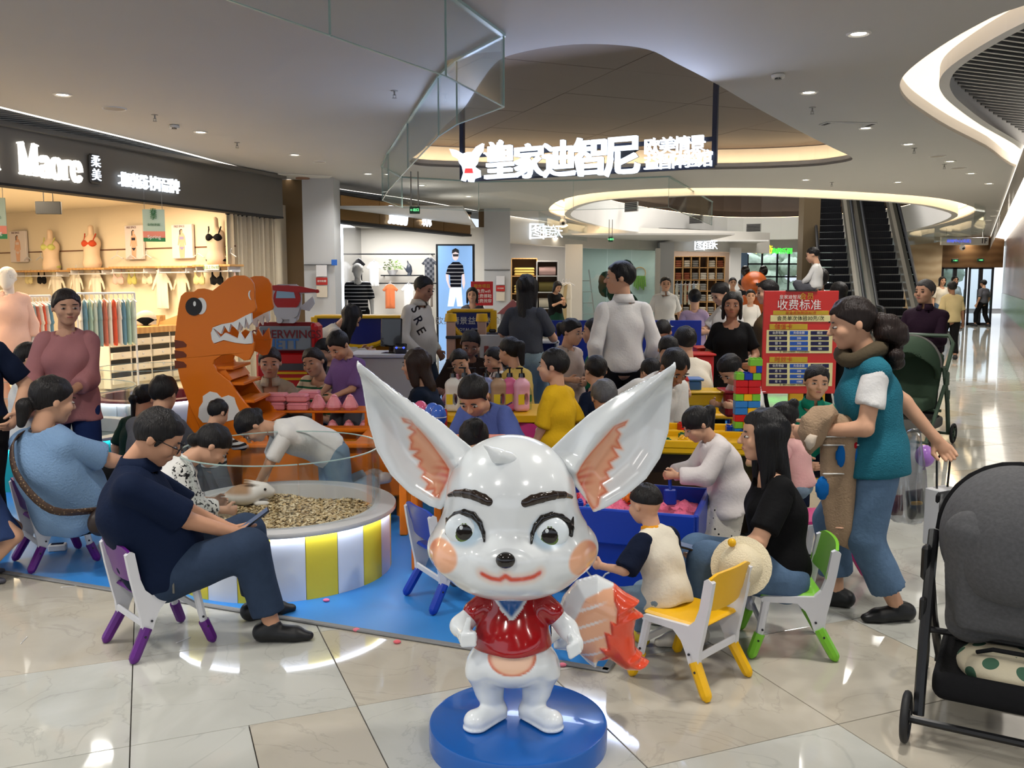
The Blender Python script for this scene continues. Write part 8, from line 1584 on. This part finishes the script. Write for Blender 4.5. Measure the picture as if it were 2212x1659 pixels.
a, c = D(1017, 608, 18.5), D(1065, 660, 18.5); o = thing('notice_board', 'red board listing free wifi and other services before the menswear shop', 'sign', ((a.x + c.x) / 2, 18.5, 0), .1); mbox('panel', (0, 0, (a.z + c.z) / 2), (c.x - a.x, .03, a.z - c.z), mat('board_red', (190, 30, 36), .4), o); mbox('stand', (0, .03, c.z / 2), (.06, .04, c.z), M_bl, o); [text('lettering', s_, .085, m, (.0, -.018, a.z - .1 - .1 * k), (1, 0, 0), UP, o, .001) for k, (s_, m) in enumerate((('服务项目', GOL), ('1.免费wifi', WI), ('2.免费擦鞋', WI), ('3.免费按摩', WI)))]
a = D(737, 480, 17.0); b = MB(); b.box((a.x, 17.0, 1.35), (.05, .05, 2.7)); tag(b.build('trim_18', mat('led_tube_white', (220, 236, 255), emit=3)), kind='structure')
# ---- bedding shops: pigeon-hole shelves with folded bedding
def shelves(x0, x1, Y, zs_, nx, lb, m, fill, dep=.4):
    a, c = D(x0, 600, Y), D(x1, 600, Y); W_ = c.x - a.x; o = thing('shelf_unit', lb, 'shelf', ((a.x + c.x) / 2, Y, 0)); H_ = zs_[-1]
    for z in zs_: mbox('board', (0, dep / 2, z), (W_, dep, .03), m, o, 0, .002)
    for k in range(nx + 1): mbox('upright', (-W_ / 2 + W_ * k / nx, dep / 2, H_ / 2), (.03, dep, H_), m, o, 0, .002)
    mbox('back', (0, dep, H_ / 2), (W_, .02, H_), mat('shelf_back', (96, 72, 54), .6), o); n = 0
    for j in range(len(zs_) - 1):
        for i in range(nx):
            f = fill[(j * nx + i) % len(fill)]
            if not f: continue
            w2 = W_ / nx * .8; z = zs_[j] + .016
            for q in range(3 if f[1] == 'stack' else 1):
                h_ = .085 if f[1] == 'stack' else (zs_[j + 1] - zs_[j]) * .62; n += 1
                t = thing('folded_quilt' if f[1] == 'stack' else 'bolster', '%s %s on row %d, column %d of the %s' % (f[2], 'folded bedding, layer %d,' % (q + 1) if f[1] == 'stack' else 'rolled bolster', j + 1, i + 1, lb.split(' full')[0]), 'bedding', (o.location.x - W_ / 2 + W_ * (i + .5) / nx, Y + dep * .42, z + q * h_), group='bedding in the ' + lb[:20])
                if f[1] == 'stack': b = MB(); b.box((0, 0, h_ / 2), (w2, dep * .7, h_ * .94), b=.03); b.build('fold', c_('bed_%d_%d_%d' % f[0], f[0]), t)
                else: b = MB(); b.cyl((-w2 / 2, 0, h_ / 2), (w2 / 2, 0, h_ / 2), h_ / 2, n=14); b.build('roll', c_('bed_%d_%d_%d' % f[0], f[0]), t, 40)
    return o
YQ = ((216, 190, 110), 'stack', 'yellow'); PQ = ((206, 172, 170), 'roll', 'pink'); OQ = ((104, 96, 56), 'roll', 'olive'); FQ = ((196, 192, 178), 'roll', 'floral white'); WQ = ((216, 206, 190), 'stack', 'cream'); RQ = ((150, 84, 60), 'stack', 'brick red'); GQ = ((150, 146, 140), 'stack', 'grey')
shelves(1105, 1160, 28.6, (.3, .8, 1.3, 1.85, 2.4), 1, 'oak shelf full of yellow bedding in the nearer bedding shop', M_oak, (WQ, WQ, YQ, YQ)); shelves(1160, 1205, 28.0, (.3, .85, 1.35, 1.85, 2.3), 1, 'white shelf full of rolled bedding in the nearer bedding shop', M_wp, (PQ, FQ, OQ, PQ)); shelves(1457, 1565, 33.2, (.5, .95, 1.35, 1.75, 2.2, 2.6), 6, 'oak pigeon-hole shelf full of folded bedding in the far shop', M_oak, (WQ, GQ, RQ, WQ, GQ, None, WQ, RQ, RQ, GQ, WQ))
for k in range(6): p = D(1462 + k * 9, 640, 31.8); garment('slim', (p.x, p.y, 1.25), R(40), ((206, 206, 196), (150, 160, 170), (196, 180, 150))[k % 3], 'patterned robe number %d hanging before the far bedding shelf' % (k + 1), 1.1, 'robes before the far bedding shelf')
for k in range(3): p = D(1215 + k * 7, 660, 26.5); garment('slim', (p.x, p.y, 1.1), R(30), ((206, 198, 176), (190, 170, 130), (216, 210, 196))[k], ('pale floral robe left of three at the bedding shop', 'tan floral robe in the middle of three at the bedding shop', 'cream robe right of three at the bedding shop')[k], 1.6, 'robes at the bedding shop door')
o = thing('ladder', 'white wooden ladder standing in the bedding shop window', 'ladder', (D(1275, 640, 31).x, 31, 0)); [(lambda b: (b.tube([(x, 0, 0), (x * .6 - .15, .5, 2.1)], .025, 6), b.build('rail', M_wp, o)))(MB()) for x in (-.22, .22)]; [(lambda b: (b.tube([(-.21 + .02 * k - .03 * k, .1 * k, .38 * k + .2), (.21 - .05 * k, .1 * k, .38 * k + .2)], .018, 6), b.build('rung', M_wp, o)))(MB()) for k in range(5)]
o = thing('leaf_plant', 'dark green giant-leaf plant in the bedding shop window', 'plant', (D(1335, 640, 31.6).x, 31.6, 0))
for k in range(7): a_ = k * .9; b = MB(); h_ = .9 + .2 * k; b.tube([(0, 0, 0), (.2 * math.cos(a_), .1, h_ * .7), (.4 * math.cos(a_), .1, h_)], .015, 5); b.sph((.45 * math.cos(a_), .1, h_), (.28, .03, .36), 10, 6); b.build('leaf', mat('deep_leaf', (28, 64, 48), .5), o, 0)
o = thing('wall_wreath', 'green hanging plant wreath on the bedding shop window wall', 'wreath', D(1382, 590, 33.9)); b = MB(); b.tube([(.22 * math.cos(t), 0, .22 * math.sin(t)) for t in [k * .52 for k in range(12)]], .02, 6, True); b.build('ring', M_oak, o); b = MB(); [b.tube([(.06 * (k - 3), -.03, -.1), (.07 * (k - 3), -.05, -.5 - .06 * (k % 3))], .03, 5) for k in range(7)]; b.build('leaves', MATS['leaf_green'], o)
# ================================================================ ESCALATORS
ES = Vector((math.sin(R(15.4)), math.cos(R(15.4)))); EN = Vector((ES.y, -ES.x)); E0_ = G(1786, 752); M_st = mat('escalator_step', (20, 22, 28), .35, metal=.5); M_inox = mat('brushed_steel', (140, 134, 122), .3, metal=.5); sl = math.tan(R(30))
for k in range(2):
    o = thing('escalator', ('left escalator rising away beyond the price board', 'right escalator rising away beyond the man with the stroller')[k], 'escalator', (E0_.x + EN.x * (k * 1.38 + .45), E0_.y + EN.y * (k * 1.38 + .45), 0), -R(15.4))
    key = 'estep'
    for i in range(30): shared('step', key, lambda: (lambda b: (b.box((0, .2, -.1), (.82, .4, .2), b=.01), [b.box((x, -.002, -.1), (.012, .01, .18)) for x in [-.36 + .06 * q for q in range(13)]], b.build('step', M_st))[-1])(MB()), M_st, o, (0, 1.2 + i * .4, .02 + i * .4 * sl))
    for s in (-1, 1):
        x = s * .54; L_ = 13.0; b = MB(); b.prism([(-.2, 0), (1.2, 0), (L_, (L_ - 1.2) * sl), (L_, (L_ - 1.2) * sl + .35), (1.2, .35), (-.2, .3)], .22, (x, 0, 0), (0, 1, 0), (0, 0, 1)); b.build('skirt_panel', M_inox, o); b = MB(); b.prism([(-.1, .3), (1.2, .35), (L_, (L_ - 1.2) * sl + .35), (L_, (L_ - 1.2) * sl + 1.0), (1.2, 1.0), (.1, .98), (-.15, .8), (-.22, .6)], .012, (x, 0, 0), (0, 1, 0), (0, 0, 1)); b.build('balustrade_glass', glass('smoked_glass', (70, 70, 66), .6), o)
        b = MB(); b.tube([(x, .1, .34), (x, -.24, .5), (x, -.26, .75), (x, -.1, .97), (x, .3, 1.02), (x, 1.2, 1.03), (x, L_, (L_ - 1.2) * sl + 1.03)], .045, 8); b.build('handrail', M_bl, o, 40)
    mbox('landing_plate', (0, .3, .01), (1.0, 1.8, .02), M_inox, o)
b = MB(); p = D(1745, 560, 28); b.box((p.x, 28, 3.2), (.5, .5, 6.4)); tag(b.build('wall_escalator_column', mat('bronze_column', (112, 98, 76), .4, metal=.4)), kind='structure')
# ================================================================ STROLLERS, BAGS, SMALL THINGS
def stroller(label, loc, rz, fab, trim, frame, sc=1, bag=False):
    o = thing('stroller', label, 'stroller', loc, rz); o.scale = (sc, sc, sc)
    F_ = Fld((-.3, -.35, .25), (.3, .4, .98), .012); F_.ell((0, -.02, .66), (.235, .25, .25), .02); F_.cut((0, .02, .62), (0, .55, -.8), .01); F_.ell((0, .05, .60), (.20, .24, .22), .01, -1); npmesh('canopy', [(*F_.mesh(), 0)], [fab], o)
    F_ = Fld((-.3, -.35, .2), (.3, .4, .9), .012); F_.cone((-.13, -.19, .70), (-.12, -.03, .36), .08, .08, .02, 1, ((0, 1, 0), .5)); F_.cone((.13, -.19, .70), (.12, -.03, .36), .08, .08, .02, 1, ((0, 1, 0), .5)); F_.box((0, -.14, .55), (.17, .05, .2), .03, .03, 1, rotm(0, R(-18))); F_.box((0, .1, .36), (.19, .16, .05), .03, .03); npmesh('seat', [(*F_.mesh(), 0)], [fab], o)
    b = MB(); b.tube([(.238 * math.cos(t), .0, .66 + .25 * math.sin(t)) for t in [k * PI / 14 for k in range(15)]], .012, 6); b.build('canopy_piping', trim, o, 40)
    for s in (-1, 1):
        b = MB(); b.tube([(s * .25, -.27, .09), (s * .25, -.2, .34), (s * .25, -.08, .58), (s * .25, -.03, .66)], .018, 8); b.tube([(s * .25, -.08, .5), (s * .25, .12, .3), (s * .23, .3, .07)], .016, 8); b.box((s * .265, -.09, .56), (.03, .05, .12), b=.01); b.box((s * .262, -.17, .42), (.02, .03, .08), b=.006); b.build('side_frame', frame, o, 40)
        for y, r_ in ((-.29, .085), (.31, .075)):
            wh = thing('wheel', None, None); bpy.data.objects.remove(wh); x = s * .285; b = MB(); b.tube([(x, y + r_ * .86 * math.cos(t), r_ + r_ * .86 * math.sin(t)) for t in [k * 2 * PI / 20 for k in range(20)]], r_ * .15, 8, True); w2 = b.build('wheel', mat('tyre_rubber', (30, 30, 32), .6), o, 0)
            b = MB(); b.cyl((x - .012, y, r_), (x + .012, y, r_), r_ * .28, n=10); [b.tube([(x, y, r_), (x, y + r_ * .8 * math.cos(t), r_ + r_ * .8 * math.sin(t))], .007, 5) for t in (0, 1.256, 2.513, 3.77, 5.03)]; b.build('hub', frame, w2)
    b = MB(); b.tube([(-.28, -.29, .08), (.28, -.29, .08)], .013, 8); b.tube([(-.25, -.02, .3), (.25, -.02, .3)], .012, 8); b.tube([(-.25, .3, .075), (.25, .3, .075)], .012, 8); b.build('axle', frame, o, 40)
    b = MB()
    if not bag: b.tube([(-.25, -.10, .62), (-.25, -.28, .84), (-.2, -.34, .90), (.2, -.34, .90), (.25, -.28, .84), (.25, -.10, .62)], .017, 8); b.build('handle', frame, o, 40)
    F_ = Fld((-.27, -.3, .1), (.27, .3, .32), .012); F_.box((0, 0, .19), (.22, .24, .055), .04, 0); F_.box((0, 0, .26), (.2, .22, .06), .03, .0, -1); npmesh('basket', [(*F_.mesh(), 0)], [trim], o)
    if bag: F_ = Fld((-.2, -.25, .15), (.2, .2, .36), .012); F_.ell((0, -.03, .235), (.17, .17, .075), .02); t = thing('patterned_bag', 'cream bag with round leaf pattern in the grey stroller basket', 'bag', loc, rz); npmesh('pouch', [(*F_.mesh(), 0)], [c_('leaf_pattern', (206, 196, 170), dots=((70, 104, 84), 14, .38))], t); b = MB(); b.tube([(-.1, -.12, .3), (-.05, -.15, .33), (.05, -.15, .33), (.1, -.12, .3)], .008, 6); b.build('handle', trim, t)
    return o
MEL = c_('grey_melange', (84, 84, 86), noise=.3, nscale=90); MBK = c_('black_mesh', (22, 22, 24)); MFR = mat('black_tube', (20, 20, 22), .35)
ns = stroller('grey melange stroller with black frame cut by the right picture edge', (1.80, 3.14, 0), R(-30), MEL, MBK, MFR, 1.06, True)
mbox('fabric_tag', (-.235, -.14, .80), (.012, .05, .03), MBK, ns)
stroller('green stroller pushed by the man in plum', (3.98, 8.98, 0), R(140), c_('sage_green', (58, 76, 60)), c_('grey_lining', (110, 108, 104)), mat('green_tube', (70, 90, 74), .4), 1.2)
# phones
def phone(K, i, label, up, off=(0, 0, 0), rz=0, tilt=30):
    w2 = np.array(K['W'][i]) + np.array(off); o = thing('phone', label, 'phone', pw(K, w2), K['yaw'] + rz); b = MB(); r_ = Matrix.Rotation(R(tilt), 3, 'X'); b.box((0, 0, 0), (.074, .15, .009), rot=r_, b=.003); b.build('case', M_fblk, o); b = MB(); b.box(r_ @ Vector((0, 0, .005)), (.068, .142, .002), rot=r_); b.build('screen', mat('phone_screen', (70, 90, 120), .2, emit=.35), o)
phone(P_['man'], 1, 'smartphone held by the man in navy', 1, (-.03, .09, .05), 0, 35); phone(P_['blackw'], 0, 'smartphone held by the woman in black', 1, (.03, .1, .03), 0, 15); phone(P_['phonem'], 0, 'smartphone held by the man in the white t-shirt', 1, (.02, .08, .03), 0, 15)
# bag of the woman in light blue
K = P_['bluew']; u = K['u']; Pp, Rt, Ru = K['P'], K['Rt'], K['Ru']; o = thing('shoulder_bag', 'brown patterned strap and dark pouch across the light blue back', 'bag', (K['X0'], K['Y0'], 0), K['yaw']); A = [K['N'] + Ru @ np.array((-.05, .02, .0)) * u, K['N'] + Ru @ np.array((-.05, -.08, -.01)) * u, K['C'] + Ru @ np.array((.0, -.135, .03)) * u, Pp + Rt @ np.array((.09, -.13, .10)) * u, Pp + Rt @ np.array((.165, -.02, .03)) * u]
C_ = [tuple(p) for p in catmull([Vector(p) for p in A], 5, False)]; b = MB(); vs = []; 
for p in C_: vs += [(p[0] - .014, p[1], p[2] - .018), (p[0] + .014, p[1], p[2] + .018)]
b.add(vs, [(2 * k, 2 * k + 1, 2 * k + 3, 2 * k + 2) for k in range(len(C_) - 1)]); s_ = b.build('strap', mat('brown_strap', (70, 50, 38), .5, dots=((150, 124, 90), 60, .25)), o, 60); q = s_.modifiers.new('thick', 'SOLIDIFY'); q.thickness = .006; q.offset = 0
F_ = Fld(A[-1] - .16, A[-1] + .16, .01); F_.ell(A[-1] + np.array((.02, .0, -.06)), (.06, .10, .08), .02); npmesh('pouch', [(*F_.mesh(), 0)], [mat('dark_leather', (40, 28, 24), .45)], o)
# teal woman: scarf, curls, coat, bags
K = P_['teal']; u = K['u']; b = MB(); N_ = K['N']; b.tube([tuple(N_ + K['Ru'] @ np.array((.062 * math.cos(t), .058 * math.sin(t) + .01, .008 + .012 * math.sin(2 * t))) * u) for t in [k * .3927 for k in range(16)]], .024 * u, 8, True); b.build('scarf', c_('olive_scarf', (78, 68, 52)), K['root'], 0)
F_ = Fld(K['Hc'] - np.array((.2, .5, .5)), K['Hc'] + np.array((.2, .1, .1)), .012); rr = random.Random(4); c0 = K['Hc'] + K['Mh'] @ np.array((0, -.55, -.05)) * K['hh']
for k in range(26): q = c0 + np.array((rr.uniform(-.05, .05), rr.uniform(-.09, .02), -rr.random() * .22)); F_.ell(q, np.array((.04, .04, .035)), .02)
npmesh('curls', [(*F_.mesh(), 0)], [hairm((34, 22, 18))], K['root'])
def pdraw(name, pts, Y, T_, m, par, h=.012): O = D(pts[0][0], pts[0][1], Y); poly = [(D(x, y, Y).x - O.x, D(x, y, Y).z - O.z) for x, y in pts]; o = npmesh(name, [(*pillow(poly, T_, h), 0)], [m], par); o.location = O - Vector(par.location); return o
CY_ = 4.2; o = thing('fleece_coat', 'beige fleece child coat with blue spots over the arm of the woman in teal', 'coat', D(1810, 1000, CY_)); FL = c_('beige_fleece', (164, 138, 112), bump=.6, bscale=110)
pdraw('coat_body', [(1768, 905), (1800, 890), (1850, 900), (1882, 905), (1888, 1060), (1886, 1135), (1874, 1150), (1872, 1190), (1850, 1198), (1818, 1180), (1790, 1170), (1772, 1080)], CY_, .06, FL, o); pdraw('hood', [(1722, 935), (1730, 900), (1758, 878), (1800, 872), (1815, 895), (1790, 925), (1775, 960), (1750, 985), (1738, 970)], CY_ - .03, .07, FL, o); pdraw('lining', [(1735, 950), (1748, 935), (1768, 940), (1760, 965), (1745, 978)], CY_ - .085, .02, c_('fleece_lining', (206, 190, 172)), o)
for x, y in ((1820, 985), (1855, 990), (1776, 1055)): pdraw('blue_spot', ci(x, y, 17, 27, 14), CY_ - .05, .012, c_('blue_print', (14, 96, 170)), o)
for y in (940, 958, 1020): pdraw('white_stripe', [(1775, y), (1880, y), (1880, y + 6), (1775, y + 6)], CY_ - .052, .008, WHT, o)
pdraw('red_patch', ci(1842, 962, 16, 14, 12), CY_ - .055, .01, c_('red_print', (170, 24, 34)), o); pdraw('piping', [(1805, 1135), (1880, 1148), (1880, 1154), (1803, 1142)], CY_ - .05, .012, c_('peach_piping', (226, 176, 150)), o)
BY = 4.55; PB = glass('thin_plastic', (214, 214, 218), .9, .25); o = thing('plastic_bag', 'clear plastic bag of boxes held behind by the woman in teal', 'bag', D(1955, 1040, BY)); pdraw('film', [(1965, 925), (1985, 925), (2000, 1000), (2006, 1100), (1992, 1132), (1935, 1130), (1902, 1108), (1912, 1040), (1940, 975)], BY, .10, PB, o); pdraw('box', [(1955, 1060), (1995, 1055), (1998, 1120), (1960, 1122)], BY + .01, .05, mat('dark_box', (60, 48, 46), .5), o); pdraw('box', [(1912, 1070), (1950, 1068), (1952, 1115), (1915, 1112)], BY + .02, .04, mat('maroon_box', (120, 40, 44), .5), o); pdraw('band', [(1966, 1083), (1994, 1081), (1994, 1090), (1966, 1092)], BY - .05, .02, mat('amber_tape', (220, 170, 40), .4), o)
o = thing('paper_bag', 'white and black printed shopping bag held behind by the woman in teal', 'bag', pw(P_['teal'], P_['teal']['W'][1]) + Vector((.06, .03, -.53)), .5); mbox('body', (0, 0, .14), (.15, .08, .28), mat('bag_white', (206, 206, 208), .5), o, 0, .004); mbox('print', (-.03, -.042, .14), (.09, .003, .27), mat('bag_print', (50, 50, 52), .5, voro=((150, 150, 150), 9, .5, .6)), o, 0, .001); b = MB(); b.tube([(-.04, 0, .28), (-.05, 0, .42), (.0, 0, .48), (.05, 0, .42), (.04, 0, .28)], .006, 6); b.build('handle', M_fblk, o)
o = thing('balloon', 'small purple balloon beside the shopping bag', 'balloon', D(1998, 985, 4.75)); b = MB(); b.sph((0, 0, 0), (.05, .05, .06), 14, 10); b.build('skin', plastic('lilac_balloon', (160, 110, 190), .2), o, 0); b = MB(); b.cyl((0, 0, -.06), (0, 0, -.075), .004, .01, 8); b.build('knot', plastic('lilac_balloon', (160, 110, 190)), o)
# toy bag by the man's shoe, hat on the yellow chair, keys
o = thing('toy_bag', 'clear plastic bag of coloured balls on the floor by the striped pen', 'bag', D(572, 1330, 4.18)); o.location.z = 0.0; pdraw('film', [(575, 1240), (590, 1270), (600, 1310), (585, 1332), (550, 1338), (540, 1320), (552, 1290), (565, 1262)], 4.2, .08, PB, o, .008)
for k, (x, y, c) in enumerate(((552, 1322, (206, 180, 60)), (575, 1312, (206, 70, 80)), (588, 1316, (90, 130, 190)), (570, 1290, (220, 140, 110)))): p = D(x, y, 4.22); b = MB(); b.sph((0, 0, 0), .028, 12, 8); b.build('ball', plastic('ball_%d' % c[0], c), o, 0, p - o.location)
c = CHP['boy'][1]; rz = CHP['boy'][2]; p = D(1600, 1222, 3.62); o = thing('straw_hat', 'cream straw hat with a yellow pompom hung on the yellow chair back', 'hat', p, rz); b = MB(); b.M = Matrix.Rotation(R(-65), 4, 'Y') @ Matrix.Rotation(R(20), 4, 'X'); b.lathe([(.001, .085), (.05, .08), (.08, .05), (.09, .0), (.125, -.01), (.125, -.014), (.088, -.006), (.078, .045), (.048, .074), (.001, .079)], 24); b.build('crown', mat('straw_weave', (222, 208, 176), .8, bump=.6, bscale=150), o, 40)
p2 = D(1581, 1172, 3.6); b = MB(); b.sph((0, 0, 0), .018, 10, 8); b.build('pompom', M_ye, o, 0, Matrix.Rotation(-rz, 3, 'Z') @ (p2 - p))
K = P_['man']; q = pw(K, K['P'] + np.array((.17, .03, .02))); o = thing('key_bunch', 'bunch of keys hanging from the belt of the man in navy', 'keys', q); b = MB(); b.tube([(.016 * math.cos(t), 0, .016 * math.sin(t)) for t in [k * .7 for k in range(9)]], .0025, 5, True); b.build('ring', mat('key_steel', (120, 118, 112), .3, metal=.9), o); [mbox('key', (-.03 + .02 * k, -.005 * k, -.05 - .006 * (k % 2)), (.010, .004, .07), MATS['key_steel'] if k % 2 else M_fblk, o) for k in range(4)]
# litter on the floor
for k, (x, y, c, lb) in enumerate(((705, 1303, (240, 120, 160), 'pink lump of play sand on the mat by the striped pen'), (770, 1364, (236, 130, 150), 'pink crumb at the mat edge left'), (858, 1390, (232, 110, 120), 'larger pink lump on the tiles by the mat edge'), (1215, 1440, (236, 130, 150), 'tiny pink crumb behind the fox base'))): p = G(x, y); b = MB(); b.sph((0, 0, .008), (.018, .012, .009), 8, 6); tag(b.build('sand_crumb', mat('crumb_%d' % c[1], c, .9), None, 0, (p.x, p.y, .008 if k == 0 else 0)), lb, 'crumb')
for k, (x, y, lb) in enumerate(((150, 1268, 'cotton swab on the tiles before the mat'), (396, 1384, 'cotton swab on the tiles under the navy man'), (52, 1384, 'cotton swab at the far left tiles'))): p = G(x, y); o = thing('cotton_swab', lb, 'cotton swab', (p.x, p.y, .003), R(20 + 40 * k)); b = MB(); b.cyl((-.035, 0, 0), (.035, 0, 0), .0013, n=6); b.build('stick', M_wp, o); b = MB(); [b.sph((s * .036, 0, 0), (.007, .0028, .0028), 8, 6) for s in (-1, 1)]; b.build('tip', WHT, o)
p = G(125, 1192); o = thing('socket_block', 'small white power socket block on the mat under the blue woman', 'socket', (p.x, p.y, .009), .3); mbox('case', (0, 0, .02), (.1, .06, .04), M_wp, o); mbox('slot', (0, 0, .041), (.07, .035, .003), M_fblk, o)
K = P_['ore']
for k, (ch, x, y) in enumerate((('S', 897, 668), ('R', 903, 692), ('E', 909, 715))): t_ = text('sleeve_letter', ch, .13, M_fblk, D(x, y, 9.52), (.5, .1, -.85), (.86, .1, .5), None, .003, .02); t_.parent = K['root']; t_.matrix_parent_inverse = (Matrix.Translation((K['X0'], K['Y0'], 0)) @ Matrix.Rotation(K['yaw'], 4, 'Z')).inverted()
for k in range(5):   # garden trees beyond the window
    x = 12 + k * 2.6; o = thing('garden_tree', ('leftmost', 'second', 'middle', 'fourth', 'rightmost')[k] + ' leafy tree outside the garden window', 'tree', (x, 48 + (k % 2) * 2, 0)); F_ = Fld((-1.6, -1.4, .6), (1.6, 1.4, 5), .14); rr = random.Random(k)
    for j in range(14): F_.ell((rr.uniform(-1, 1), rr.uniform(-.8, .8), rr.uniform(1.2, 4.2)), (.6, .6, .5), .1)
    F_.warp(lambda X, Y_, Z: .12 * np.sin(X * 11) * np.sin(Y_ * 12 + 1) * np.sin(Z * 13)); npmesh('crown', [(*F_.mesh(), 0)], [mat('tree_leaf', (168, 184, 166), .8, noise=.3, nscale=6)], o); b = MB(); b.cyl((0, 0, 0), (0, 0, 1.6), .12, .09, 8); b.build('trunk', mat('bark', (90, 76, 62), .9), o)
